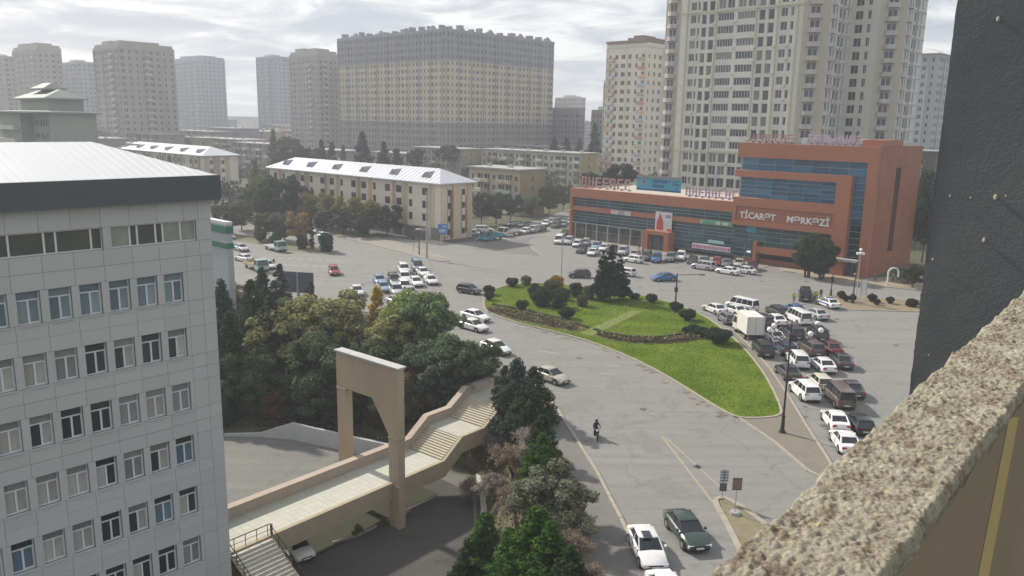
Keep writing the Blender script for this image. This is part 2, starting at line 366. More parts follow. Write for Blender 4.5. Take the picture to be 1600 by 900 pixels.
# west sidewalk
sw = [P2(846, 622), P2(856, 618), P2(932, 738), P2(1012, 900), P2(1080, 1080), P2(900, 1080)]+[(5.9, 50), (4.6, 60), (3.4, 68), (2.7, 74.5), (2.2, 76.5)]
swk = [(-2.2, 79.5), P2(800, 585), P2(835, 602), P2(856, 618), P2(893, 676), P2(932, 738), P2(970, 812), P2(1012, 902), P2(1080, 1080)]
sheet('sidewalk', [Vector(q).to_2d() for q in swk]+[(5.0, 25), (3.8, 48), (3.2, 56), (2.8, 62), (2.3, 68), (1.8, 74.2), (-2.0, 77.8)], .12, mat('sidewalk_asphalt', (.16, .155, .145), rough=.95, noise=.25, nscale=.9))
kerb('sidewalk_kerb', [Vector(q) for q in swk], w=.28, h=.15)
kerb('sidewalk_kerb', [(2.0, 75.0), (2.45, 68), (2.9, 62), (3.3, 56), (3.9, 48), (5.1, 25)], w=.2, h=.2)
# strip island with lamps, tree median, faint triangle, right island
def island(name, pxs, m_, z=.13, kw=.22, sm=1):
    w = smooth_line([P2(*p, .1) for p in pxs], True, sm); sheet(name, w, z, m_); kerb('island_kerb', w, closed=True, w=kw, h=z+.02-.03); return w
island('narrow_island', [(470,349),(478,348),(570,368),(640,384),(701,404),(702,407),(680,409),(640,397),(560,377),(470,355)], pave)
island('planted_median', [(300,357),(340,362),(400,370),(450,378),(530,391),(531,396),(500,397),(440,388),(380,377),(300,366)], mat('median_soil', (.14, .14, .08), rough=1, noise=.4, nscale=.8))
tri_m = asphalt('asphalt_patch', (.155, .155, .15), (.17, .16, .145)); sheet('asphalt_patch', [P2(738, 390), P2(848, 401), P2(832, 388), P2(828, 376), P2(845, 368), P2(760, 380)], .045, tri_m)
kerb('flush_kerb', [P2(738, 390), P2(790, 395), P2(850, 401)], w=.25, h=.05); kerb('flush_kerb', [P2(850, 401), P2(834, 391), P2(827, 382), P2(832, 374), P2(845, 368)], w=.25, h=.05)
island('planted_island', [(1284,462),(1300,461),(1360,466),(1500,470),(1560,490),(1440,487),(1335,484),(1322,484)], mat('island_soil', (.21, .17, .11), rough=1, noise=.3, nscale=.9))
# apartment pavement, forecourt
apw = [(600,370),(612,371),(690,383),(742,378),(752,366),(748,352),(700,340),(560,330),(440,300),(330,300),(330,344),(480,349)]
sheet('apartment_pavement', [P2(*p) for p in apw], .1, mat('dark_paving', (.085, .083, .08), rough=.95, noise=.25, nscale=.5)); kerb('apartment_kerb', [P2(*p) for p in [(600,370),(690,383),(742,378),(752,366)]], w=.25, h=.12)
mo = G(1352, 436); mo = Vector((mo.x, mo.y, 0))
MX = Vector((A.y, -A.x, 0))
def ML(x, y): q = mo+MX*x+A*y; return (q.x, q.y)
sheet('forecourt', [ML(-72, 2), ML(-72, -3), ML(-40, -5.5), ML(-18, -4.6), ML(-18, 2)], .1, mat('forecourt_paving', (.25, .22, .18), rough=.9, noise=.2, nscale=.5))
kerb('forecourt_kerb', [ML(-72, -3), ML(-40, -5.5), ML(-18, -4.6)], w=.25, h=.1)
sheet('mall_pavement', [P2(1222, 424), P2(1245, 427), P2(1310, 441), P2(1440, 455), P2(1530, 462), ML(14, 20), ML(4, 8), ML(0, 0), ML(-8, 0), ML(-16, -1)], .12, mats_p := mat('pale_paving', (.30, .25, .19), rough=.9, noise=.2, nscale=.5))
kerb('mall_kerb', [P2(1222, 424), P2(1245, 427), P2(1310, 441), P2(1440, 455), P2(1530, 462)], w=.3, h=.14)
# markings
line_w = mat('road_paint', (.42, .41, .36), rough=.9, noise=.35, nscale=3, col2=(.26, .25, .23)); line_y = mat('faded_yellow_paint', (.38, .33, .20), rough=.9, noise=.35, nscale=2, col2=(.25, .235, .2))
def stripe(b, p, q, w, z=.042):
    p = Vector(P2(*p)); q = Vector(P2(*q)); d = (q-p).normalized(); n = Vector((-d.y, d.x))*w/2
    b.face([(*(p-n), z), (*(q-n), z), (*(q+n), z), (*(p+n), z)])
b = MB(); stripe(b, (1034, 682), (1114, 786), .16); stripe(b, (1040, 684), (1132, 768), .14)
struct('lane_markings', b.mesh('lane_markings', line_y))
b = MB()
for p in [((556,386),(620,378)), ((640,395),(705,402)), ((860,405),(885,407)), ((945,570),(968,573)), ((937,583),(960,586)), ((1088,487),(1135,486)), ((1125,487),(1100,489)), ((1380,470),(1398,462)), ((1175,480),(1205,483)), ((840,548),(872,553))]: stripe(b, *p, .18)
for k in range(9):
    x = 405+k*15; stripe(b, (x, 402+k*.6), (x+8, 403+k*.6), .45); stripe(b, (x-8, 412+k*.6), (x+2, 413.2+k*.6), .4)
struct('crossing_markings', b.mesh('crossing_markings', line_w))
b = MB()
for k in range(7): x = 430+k*13; stripe(b, (x, 399+k*.7), (x+6, 399.8+k*.7), .5)
struct('red_markings', b.mesh('red_markings', mat('faded_red_paint', (.34, .22, .19), rough=.9, noise=.3)))
pb = MB(); rn_ = random.Random(3)
for px, py, w_, l_ in ((880,640,2.2,9),(1010,690,1.6,5),(960,600,1.2,4),(1040,760,2.5,3),(820,520,1.5,6),(1200,455,2,9),(1060,455,1.6,7),(760,425,2,8),(560,430,2,7)):
    c = G(px, py); a = rn_.uniform(0, 3.14); pb.face([(c.x+x*math.cos(a)-y*math.sin(a), c.y+x*math.sin(a)+y*math.cos(a), .036) for x, y in ((-l_/2, -w_/2), (l_/2, -w_/2+.2), (l_/2-.3, w_/2), (-l_/2+.2, w_/2-.1))])
struct('road_patches', pb.mesh('road_patches', mat('patch_asphalt', (.185, .178, .168), rough=.9, noise=.2, nscale=1.5)))
mb_ = MB()
for px, py in ((905,560),(1005,640),(930,700),(1090,730),(1060,590),(840,470),(1190,440),(1000,450),(680,440),(620,405),(1400,540),(1260,440),(960,850)): c = G(px, py); mb_.cyl((c.x, c.y, 0), (c.x, c.y, .042), .36, n=14)
struct('manhole_covers', mb_.mesh('manhole_covers', mat('iron_cover', (.09, .085, .08), rough=.7)))
ob_ = MB()
for k in range(150):
    px = rn_.uniform(1180, 1340); py = rn_.uniform(480, 680)
    if k > 90: px = rn_.uniform(560, 700); py = rn_.uniform(415, 480)
    c = G(px, py); r_ = rn_.uniform(.12, .45); n_ = 9; ob_.face([(c.x+r_*rn_.uniform(.6, 1.2)*math.cos(a), c.y+r_*rn_.uniform(.6, 1.2)*math.sin(a), .039+k*.00004) for a in np.linspace(0, 5.6, n_)])
o = part('oil_spots', ob_.mesh('oil_spots', mat('oil', (.10, .098, .095), rough=.6)), kind='stuff'); tag(o, 'small dark oil spots on the asphalt under the queues', 'stains')
# shallow dirt along the lawn kerb
b = MB()
for k in range(60):
    i = random.randint(4, 20); p = islw[i]; p2 = islw[i+1]; q = p.lerp(p2, random.random()); o_ = Vector(((p2-p).y, -(p2-p).x)).normalized(); q = q+o_*random.uniform(.3, 1.3); r_ = random.uniform(.1, .35)
    poly = [(q.x+r_*random.uniform(.5, 1.8)*math.cos(a), q.y+r_*random.uniform(.5, 1)*math.sin(a)) for a in np.linspace(0, 5.5, 7)]
    b.face([(x, y, .045+k*.0003) for x, y in poly])
o = part('gutter_dirt', b.mesh('gutter_dirt', mat('dirt', (.17, .135, .09), rough=1, noise=.3)), kind='stuff'); tag(o, 'thin patches of brown dirt along the lawn kerb', 'dirt')

# ================================================================== BUILDINGS
# local frame of the city grid: +X = to the right and nearer, +Y = away (direction A)
RZ = -GA
def wallgrid(b, axis_, pos, u0, u1, z0, z1, ops, depth, mi=0, mrev=None, sign=1):
    """wall with real openings. axis 'x': wall along x at y=pos facing -y; axis 'y': wall along y at x=pos facing +x."""
    us = sorted(set([u0, u1]+[round(o[i], 3) for o in ops for i in (0, 1)])); zs_ = sorted(set([z0, z1]+[round(o[i], 3) for o in ops for i in (2, 3)]))
    us = [u for u in us if u0 <= u <= u1]; zs_ = [z for z in zs_ if z0 <= z <= z1]
    ui = {u: i for i, u in enumerate(us)}; zi = {z: i for i, z in enumerate(zs_)}; hole = set()
    def pt(u, d, z): return (u, pos+d, z) if axis_ == 'x' else (pos-d, u, z)
    for o in ops:
        a, c, e, f = [round(q, 3) for q in o]
        if a not in ui or c not in ui or e not in zi or f not in zi: continue
        for i in range(ui[a], ui[c]):
            for j in range(zi[e], zi[f]): hole.add((i, j))
        r = mi if mrev is None else mrev
        for q in ([(a, e), (a, f)], [(c, f), (c, e)], [(a, f), (c, f)], [(c, e), (a, e)]):
            (ua, za), (ub, zb) = q; b.face([pt(ua, 0, za), pt(ub, 0, zb), pt(ub, depth, zb), pt(ua, depth, za)], r)
    for j in range(len(zs_)-1):
        i = 0
        while i < len(us)-1:
            if (i, j) in hole: i += 1; continue
            k = i
            while k < len(us)-1 and (k, j) not in hole: k += 1
            b.face([pt(us[i], 0, zs_[j]), pt(us[k], 0, zs_[j]), pt(us[k], 0, zs_[j+1]), pt(us[i], 0, zs_[j+1])], mi); i = k
def win_mesh(w, h, mull=1, trans=0, fw=.07, fm_=None, key={}):
    k = (round(w, 2), round(h, 2), mull, trans, fw, fm_ and fm_.name)
    if k in key: return key[k]
    b = MB(); d0, d1 = -.03, .05
    b.box(0, fw, d0, d1, 0, h); b.box(w-fw, w, d0, d1, 0, h); b.box(fw, w-fw, d0, d1, 0, fw); b.box(fw, w-fw, d0, d1, h-fw, h)
    for i in range(mull): x = w*(i+1)/(mull+1); b.box(x-fw/2, x+fw/2, d0+.004, d1, fw, h-fw)
    if trans: b.box(fw, w-fw, d0+.002, d1, h*trans-fw/2, h*trans+fw/2)
    b.box(fw*.5, w-fw*.5, d1+.003, d1+.02, fw*.5, h-fw*.5, 1)
    key[k] = b.mesh('window', [fm_ or frame_m, pane_m]); return key[k]
def win_into(b, axis_, pos, o, depth, mi_frame, mi_glass, mull=1, fw=.07):
    a, c, e, f = o
    def bx(u0, u1, d0, d1, z0, z1, mi):
        if axis_ == 'x': b.box(u0, u1, pos+d0, pos+d1, z0, z1, mi)
        else: b.box(pos-d1, pos-d0, u0, u1, z0, z1, mi)
    def pt(u, d, z): return (u, pos+d, z) if axis_ == 'x' else (pos-d, u, z)
    b.face([pt(a, depth, e), pt(c, depth, e), pt(c, depth, f), pt(a, depth, f)], mi_glass)
    for i in range(mull):
        x = a+(c-a)*(i+1)/(mull+1); bx(x-fw/2, x+fw/2, depth-.06, depth-.005, e, f, mi_frame)
GLT = [(.03, .035, .045), (.05, .055, .065), (.085, .09, .095), (.15, .15, .14), (.22, .21, .19), (.04, .05, .07)]
def tint(): return random.choice(GLT)

# ---------- near office building (left)
def office():
    o = AT(345, 600, 50); o.z = 0
    R = empty('office_building', (o.x, o.y, 0), RZ, 'near office block clad in light grey panels with a dark roof band at the left', 'building')
    panel = mat('cladding_panel', (.34, .345, .34), rough=.6, noise=.06, nscale=.25, objcol=True, spec=.3); joint = mat('joint_grey', (.22, .22, .22), rough=.9)
    b = MB(); D = 12; L = 22
    ops = []; rows = []
    P = 1.52; FH = 3.37
    zr = [18.7-FH*k for k in range(1, 8)]     # window sills bottoms
    cols = [-1.93-P*k for k in range(13)]     # right edge of windows (y)
    # window zone of row k: sill z..z+1.62
    for k in range(7):
        z = 16.25-FH*k
        for c in cols: ops.append((c-1.12, c, z, z+1.76))
    rib = [(-5.75, -.95, 19.80, 21.02), (-12.9, -6.20, 19.80, 21.02)]
    ops += rib
    wallgrid(b, 'y', -.05, -L, -.02, -8, 22.2, ops, .30, 0)
    b.box(-D, -.36, -L, -.02, -8, 22.19); b2 = MB(); b2.raw(b.v, b.f)
    part('wall', b.mesh('office_wall', joint), R)
    # cladding panels
    xs_ = [0.0, -.95, -1.95, -2.69]; 
    colb = [(-.95, -.02), (-1.95, -.95)]+[(-2.71, -1.95)]
    px_ = []
    edges = [-.02, -.80, -1.69]+[-1.69-P*(k+1) for k in range(13)]
    def pan(y0, y1, z0, z1):
        if y1-y0 < .06 or z1-z0 < .06: return
        k = (round(y1-y0, 2), round(z1-z0, 2))
        if k not in pc:
            m_ = MB(); g = .008; w, h = k
            m_.box(-.028, .022, g, w-g, g, h-g); pc[k] = m_.mesh('panel', panel)
        g_ = random.uniform(.96, 1.03); part('panel', pc[k], R, (random.uniform(-.003, .003)-.02, y0, z0), color=(.455*g_, .46*g_, .455*g_))
    pc = {}
    def band(z0, z1):
        for a, c in zip(edges[:-1], edges[1:]): pan(c, a, z0, z1)
    band(21.02, 22.19)
    for k in range(7):
        zt = 19.80-FH*k if k == 0 else 16.25-FH*(k-1); zb = 16.25-FH*k+1.76; mid = (zt+zb)/2
        band(mid, zt); band(zb, mid)
        z = 16.25-FH*k; pan(edges[1], edges[0], z, z+1.76); pan(edges[2], edges[1], z, z+1.76); pan(cols[0], edges[2], z, z+1.76)
        for i, c in enumerate(cols):
            nx_ = cols[i+1] if i+1 < len(cols) else -L
            if c-1.12-nx_ > .1: pan(nx_, c-1.12, z, z+1.76)
    z = 19.80
    pan(-.95, edges[0], z, 21.02); pan(-6.20, -5.75, z, 21.02); pan(-14.4, -12.9, z, 21.02)
    # windows: frame, three panes, sill
    fm = MB(); w, h, t = 1.12, 1.76, .055
    fm.box(-.05, .05, 0, t, 0, h); fm.box(-.05, .05, w-t, w, 0, h); fm.box(-.05, .05, t, w-t, 0, t); fm.box(-.05, .05, t, w-t, h-t, h); fm.box(-.052, .052, t, w-t, 1.24, 1.31); fm.box(-.048, .048, w/2-.05, w/2+.05, t, 1.24)
    fm.box(-.054, .056, w/2+.03, w-t+.03, t-.01, t+.05); fm.box(-.054, .056, w-t-.04, w-t+.02, t, 1.24)
    sm = MB(); sm.box(.0, .33, -.02, w+.02, -.045, -.004)
    fmm = fm.mesh('window', frame_m); smm = sm.mesh('sill', mat('sill_grey', (.5, .5, .5), rough=.6))
    pm = []
    for y0, y1, z0, z1 in ((t, w/2-.05, t, 1.24), (w/2+.05, w-t, t, 1.24), (t, w-t, 1.31, h-t)):
        q = MB(); q.box(-.02, -.005, y0-.01, y1+.01, z0-.01, z1+.01); pm.append(q.mesh('pane', pane_m))
    for k in range(7):
        z = 16.25-FH*k
        for c in cols[:11]:
            wn = part('window', fmm, R, (-.25, c-1.12, z)); part('sill', smm, wn)
            if k == 0: base = [(.17, .23, .27), (.14, .19, .23), (.22, .27, .30), (.17, .21, .26)]; tt = [random.choice(base) for _ in range(3)]
            else:
                r = random.random(); dk = (.035, .042, .05); cu = (.36, .36, .33); gr = (.20, .22, .22); bl = (.10, .17, .23)
                tt = [dk, dk, dk] if r < .32 else [cu, cu, gr] if r < .58 else [dk, cu, gr] if r < .7 else [cu, dk, dk] if r < .8 else [gr, gr, gr] if r < .93 else [bl, bl, dk]
            for m_, c_ in zip(pm, tt): k_ = random.uniform(.8, 1.2); part('pane', m_, wn, color=tuple(x*k_ for x in c_))
    for (a, c, z0, z1), nm in zip(rib, (5, 8)):
        fb = MB(); W_ = c-a; h = z1-z0; fb.box(-.05, .05, 0, W_, 0, .07); fb.box(-.05, .05, 0, W_, h-.07, h); ed = [0]
        wd = [1.25, .5, 1.25, .5, 1.25, 1.1] if nm == 5 else [1.6, .55, 1.6, .55, 1.7, .55]
        sc_ = W_/sum(wd); wd = [x*sc_ for x in wd]
        for x in wd: ed.append(ed[-1]+x)
        for x in ed: fb.box(-.052, .054, max(0, x-.05), min(W_, x+.05), .003, h-.003)
        wn = part('window', fb.mesh('window', frame_m), R, (-.2, a, z0))
        for i in range(len(wd)):
            q = MB(); q.box(-.02, -.005, ed[i]+.04, ed[i+1]-.04, .05, h-.05); dk_ = i in (1, 2, 3) or random.random() < .3
            part('pane', q.mesh('pane', pane_m), wn, color=(.085, .09, .08) if dk_ else (.28, .29, .25))
    # roof band and white metal roof
    rb = MB(); rb.box(-D-.5, .55, -L, .45, 22.2, 23.62); part('roof_band', rb.mesh('roof_band', mat('roof_band', (.085, .095, .108), rough=.45, noise=.15, nscale=.4)), R)
    rf = MB(); z0 = 23.64; n = 36
    rf.box(-D-.4, .45, -L, .35, 23.60, z0)
    ridge = 1.75
    def rq(pts): rf.face(pts)
    rq([(.35, -L, z0), (.35, .25, z0), (-D/2, -4.2, z0+ridge), (-D/2, -L, z0+ridge)]); rq([(.35, .25, z0), (-D-.3, .25, z0), (-D/2, -4.2, z0+ridge)]); rq([(-D-.3, .25, z0), (-D-.3, -L, z0), (-D/2, -L, z0+ridge), (-D/2, -4.2, z0+ridge)])
    part('roof', rf.mesh('roof', mat('white_roof_metal', (.55, .57, .59), rough=.5, noise=.1, nscale=.3)), R); rf = MB()
    for k in range(42):
        y = .1-k*.5; t0 = min(1, max(0, (.25-y)/4.45)); xe = .35-(D/2+.35)*t0; ze = z0+ridge*t0
        if t0 > .05: rf.raw([(.35, y-.02, z0+.01), (.35, y+.02, z0+.01), (xe, y+.02, ze+.01), (xe, y-.02, ze+.01), (.35, y, z0+.028), (xe, y, ze+.028)], [(0, 3, 5, 4), (1, 4, 5, 2)])
    part('roof_seams', rf.mesh('roof_seams', MATS['white_roof_metal']), R, kind='stuff')
office()

# ---------- generic apartment tower: real openings, windows joined (too small in the picture to pick apart)
def tower(name, px, py, t, wl, wr, h, fh, lab, c1, c2=None, lev=(), cat='building', cw=3.1, ww=1.3, wh=1.5, roof='flat', base=0, rows=None, pil=True, frame=False, stripes=None, seed=0, balc=(), dark_=.5, skip=0., c3=None, xl=None, xr=None):
    rnd = random.Random(seed+int(px)); o = AT(px, py, t)
    if xl is not None: wl = abs(onplane(xl, py, o, B)[0])
    if xr is not None: wr = abs(onplane(xr, py, o, A)[0])
    R = empty(name, (o.x, o.y, base), RZ, lab, cat)
    M1 = mat('render_'+c1, c1, rough=.9, noise=.14, nscale=.12); M2 = mat('render_'+(c2 or c1), c2 or c1, rough=.9, noise=.14, nscale=.12)
    nfl = int(h/fh); bands = []
    z = 0; b = MB(); g = MB()
    cut = [0]+[int(x)*fh for x in lev]+[h]
    for bi in range(len(cut)-1):
        za, zb = cut[bi], cut[bi+1]; mi = bi if c3 else bi % 2
        for ax, L in (('x', wl), ('y', wr)):
            if L <= 0: continue
            n = max(1, int(L/cw)); pw = L/n; ops = []
            for i in range(n):
                u = (-L+pw*i) if ax == 'x' else pw*i
                k = (i*7+seed) % 4; w_ = ww*(1.35 if k == 0 else .62 if k == 2 else 1)
                for f in range(int(round(za/fh)), int(round(zb/fh))):
                    zz = f*fh+.75
                    if zz+wh > zb-.05 or rnd.random() < skip: continue
                    ops.append((u+(pw-w_)/2, u+(pw+w_)/2, zz, zz+wh))
            wallgrid(b, ax, 0, -L if ax == 'x' else 0, 0 if ax == 'x' else L, za, zb, ops, .35, mi)
            for o_ in ops: win_into(g, ax, 0, o_, .3, 0, 1, 1 if o_[1]-o_[0] > 1 else 0, fw=.1)
    b.box(-wl+.02, -.4, .4, wr-.02, .01, h-.01, 0)
    b.face([(-wl, wr, 0), (-wl, 0, 0), (-wl, 0, h), (-wl, wr, h)], 0); b.face([(0, wr, 0), (-wl, wr, 0), (-wl, wr, h), (0, wr, h)], 0)
    b.face([(-wl, 0, h), (0, 0, h), (0, wr, h), (-wl, wr, h)], 0)
    part('wall', b.mesh('wall', [M1, M2, mat('render_'+(c3 or c1), c3 or c1, rough=.9, noise=.14, nscale=.12)]), R)
    p = part('windows', g.mesh('windows', [frame_m, glass]), R, kind='stuff')
    tr = MB()
    for c in cut[1:-1]: tr.box(-wl-.15, .17, -.17, -.002, c-.25, c+.2); tr.box(.002, .172, -.002, wr, c-.25, c+.2)
    tr.box(-wl-.2, .22, -.22, -.01, h-.5, h+.9); tr.box(.01, .222, -.01, wr, h-.5, h+.9); tr.box(-wl-.2, -wl-.01, -.01, wr, h-.5, h+.9); tr.box(-wl, .01, wr-.2, wr, h-.5, h+.9)
    if pil:
        for ax, L in (('x', wl), ('y', wr)):
            n = max(1, int(L/cw)); pw = L/n
            for i in range(0, n+1, 3):
                u = (-L+pw*i) if ax == 'x' else pw*i
                if ax == 'x': tr.box(u-.2, u+.2, -.35, -.003, 0, h-.55)
                else: tr.box(.003, .35, u-.2, u+.2, 0, h-.55)
    part('cornice', tr.mesh('cornice', mat('render_'+c3, c3) if c3 else M1), R)
    if balc:
        bb = MB()
        for ax, u0, u1 in balc:
            for f in range(1, nfl):
                z = f*fh
                if ax == 'x': bb.box(u0, u1, -1.1, -.01, z-.12, z+.05); bb.box(u0, u1, -1.1, -1.02, z+.05, z+.95); bb.box(u0, u0+.08, -1.02, -.01, z+.05, z+.95); bb.box(u1-.08, u1, -1.02, -.01, z+.05, z+.95)
                else: bb.box(.01, 1.1, u0, u1, z-.12, z+.05); bb.box(1.02, 1.1, u0, u1, z+.05, z+.95); bb.box(.01, 1.02, u0, u0+.08, z+.05, z+.95); bb.box(.01, 1.02, u1-.08, u1, z+.05, z+.95)
        part('balconies', bb.mesh('balconies', mat('balcony_white', (.42, .42, .40), rough=.8, island=.25)), R, kind='stuff')
    rf = MB()
    if roof == 'flat':
        rf.box(-wl*.7, -wl*.3, wr*.2, wr*.7, h, h+2.6); rf.box(-wl*.2, -wl*.08, wr*.3, wr*.5, h, h+1.8)
    elif roof == 'mansard':
        rf.prism([(-wl+.5, .5), (-.5, .5), (-.5, wr-.5), (-wl+.5, wr-.5)], h+.01, h+2.4); rf.box(-wl*.85, -wl*.55, wr*.1, wr*.6, h+2.41, h+4.2); rf.box(-wl*.4, -wl*.15, wr*.1, wr*.8, h+2.41, h+3.8)
    elif roof == 'clutter':
        cm_ = mat('render_'+(c3 or c1), c3 or c1)
        def cab_(*a, cone=None):
            q = MB(); q.box(*a) if cone is None else q.cyl(cone, (cone[0], cone[1], cone[2]+3.2), 3.4, .6, n=10)
            part('rooftop_cabin' if cone is None else 'roof_cone', q.mesh('rooftop_cabin', cm_), R)
        for k in range(int(wl/7)):
            x = -wl+3+k*7+rnd.uniform(-1, 1); cab_(x, x+rnd.uniform(1.2, 3), 1, 4, h, h+rnd.uniform(1.5, 3.4))
            if k % 3 == 1: cab_(cone=(x+2, 3, h))
        for k in range(int(wr/7)):
            y = 3+k*7+rnd.uniform(-1, 1); cab_(-4, -1, y, y+rnd.uniform(1.2, 3), h, h+rnd.uniform(1.5, 3.4))
            if k % 3 == 1: cab_(cone=(-3, y+2, h))
    elif roof == 'hip':
        e_ = .8; rx = wr/2
        P_ = [(-wl-e_, -e_, h), (e_, -e_, h), (e_, wr+e_, h), (-wl-e_, wr+e_, h), (-wl+rx, wr/2, h+rx*.45), (-rx, wr/2, h+rx*.45)] if wl > wr else [(-wl-e_, -e_, h), (e_, -e_, h), (e_, wr+e_, h), (-wl-e_, wr+e_, h), (-wl/2, wl/2, h+wl*.22), (-wl/2, wr-wl/2, h+wl*.22)]
        F_ = [(0, 1, 5, 4), (2, 3, 4, 5), (1, 2, 5), (3, 0, 4)] if wl > wr else [(0, 1, 4), (1, 2, 5, 4), (2, 3, 5), (3, 0, 4, 5)]
        P_ = [(x, y, z+.93) for x, y, z in P_]
        rf.raw(P_, F_); rf.raw([(x, y, z-.3) for x, y, z in P_[:4]]+P_[:4], [(0, 1, 5, 4), (1, 2, 6, 5), (2, 3, 7, 6), (3, 0, 4, 7), (3, 2, 1, 0)])
    if rf.f: part('roof', rf.mesh('roof', (mat('render_'+c3, c3) if c3 else M1) if roof in ('clutter', 'mansard') else mat('pale_roof', (.50, .50, .49), rough=.7, noise=.2, nscale=.3)), R)
    return R
# the big block in the middle distance
tower('apartment_block', 697, 50, 375, 87, 78, 68.3, 3.25, 'huge long beige apartment block with grey top storeys in the centre distance', '#8c847c', '#b5ab95', c3='#83828c', lev=(8, 17), roof='clutter', cw=2.75, ww=1.35, wh=1.75, seed=3)
# far towers
tower('tower_block', 497, 92, 440, 15, 10.5, 61, 3.1, 'beige tower block immediately left of the huge beige apartment block', '#9b9794', roof='mansard', balc=(('y', 2, 5), ('x', -9, -6)), seed=1, xl=452, xr=528)
tower('tower_block', 428, 110, 640, 14, 12, 74, 3.2, 'blue grey tower block standing behind and left of the beige tower', '#8d93a0', roof='flat', seed=2, balc=(('x', -12, -9),), xl=401, xr=453)
tower('tower_block', 318, 112, 640, 23, 17, 71, 3.2, 'pale blue tower block right of the wide brownish tower at the left', '#929aa6', roof='mansard', seed=5, balc=(('x', -14, -10), ('x', -5, -2)), xl=273, xr=352)
tower('tower_block', 186, 95, 390, 14, 26, 59, 3.1, 'wide brownish grey tower block standing above the white roofed flats at the left', '#9a9590', roof='mansard', cw=3.4, seed=4, balc=(('x', -10, -6), ('y', 12, 15)), xl=147, xr=273)
tower('tower_block', 60, 105, 470, 16, 14, 64, 3.1, 'hazy grey tower block with rounded rooftop at the far left', '#9a9690', roof='mansard', seed=6, balc=(('x', -9, -6),), xl=22, xr=98)
tower('tower_block', 122, 122, 560, 11, 17, 62, 3.1, 'slim hazy tower block between two wider towers at the left', '#96959a', roof='flat', seed=7, xl=97, xr=152)
tower('tower_block', 8, 118, 520, 14, 9, 62, 3.1, 'grey tower block cut by the left edge of the view behind the hotel', '#8f8d8d', seed=8, xl=-20, xr=26)
tower('tower_block', 905, 162, 640, 25, 8, 46, 3.1, 'small pale block peeping over the long grey flats beside the huge block', '#b5b0a8', seed=9, roof='flat')
tower('panel_block', 905, 172, 430, 26, 5, 34, 2.9, 'long grey panel block of flats with vertical ribs right of the huge block', '#88858a', seed=10, roof='flat', cw=2.4)
tower('panel_block', 948, 178, 420, 20, 8, 33, 2.9, 'second grey panel block of flats just left of the slim cream tower', '#86847f', seed=11, roof='flat', cw=2.4, xl=925, xr=960)
tower('tower_block', 950, 122, 380, 2, 12, 46, 3.1, 'slim cream tower block half hidden behind the pink and white tower', '#b9a99a', seed=12, balc=(('y', 1, 3), ('y', 6, 9)))
tower('tower_block', 1468, 72, 300, 12, 20, 54, 3.0, 'pale grey white tower block behind the dark wall at the right', '#a9adb2', roof='hip', seed=13, cw=2.6)
# pink and white tower: stepped, with coloured balcony column
R = tower('tower_block', 1012, 62, 285, 17.5, 14, 54.6, 3.08, 'cream and pink tower block with a red rooftop beside the tallest tower', '#d6cfc4', roof='none', cw=2.9, ww=1.3, wh=1.5, seed=14, balc=(('x', -16.5, -14),))
bm_ = MB()
for f in range(17):
    z = f*3.08; bm_.box(-17.45, -13.8, -.6, -.004, z+.1, z+1.3, f % 4); bm_.box(-3.6, -.2, -.55, -.004, z+.2, z+1.2, (f+1) % 4)
part('balcony_panels', bm_.mesh('balcony_panels', [mat('p1', '#b98b7c', rough=.9), mat('p2', '#a9a48c', rough=.9), mat('p3', '#9fb0c0', rough=.9), mat('p4', '#c7a98c', rough=.9)]), R)
rf = MB(); rf.box(-17.6, -8.003, -.8, 13, 55.6, 56.4); rf.box(-8, .3, -.8, 13, 55.6, 57.2); rf.box(-6, -2, 0, 8, 57.21, 58)
part('roof', rf.mesh('roof', mat('red_roof', (.23, .15, .14), rough=.8, noise=.2)), R)

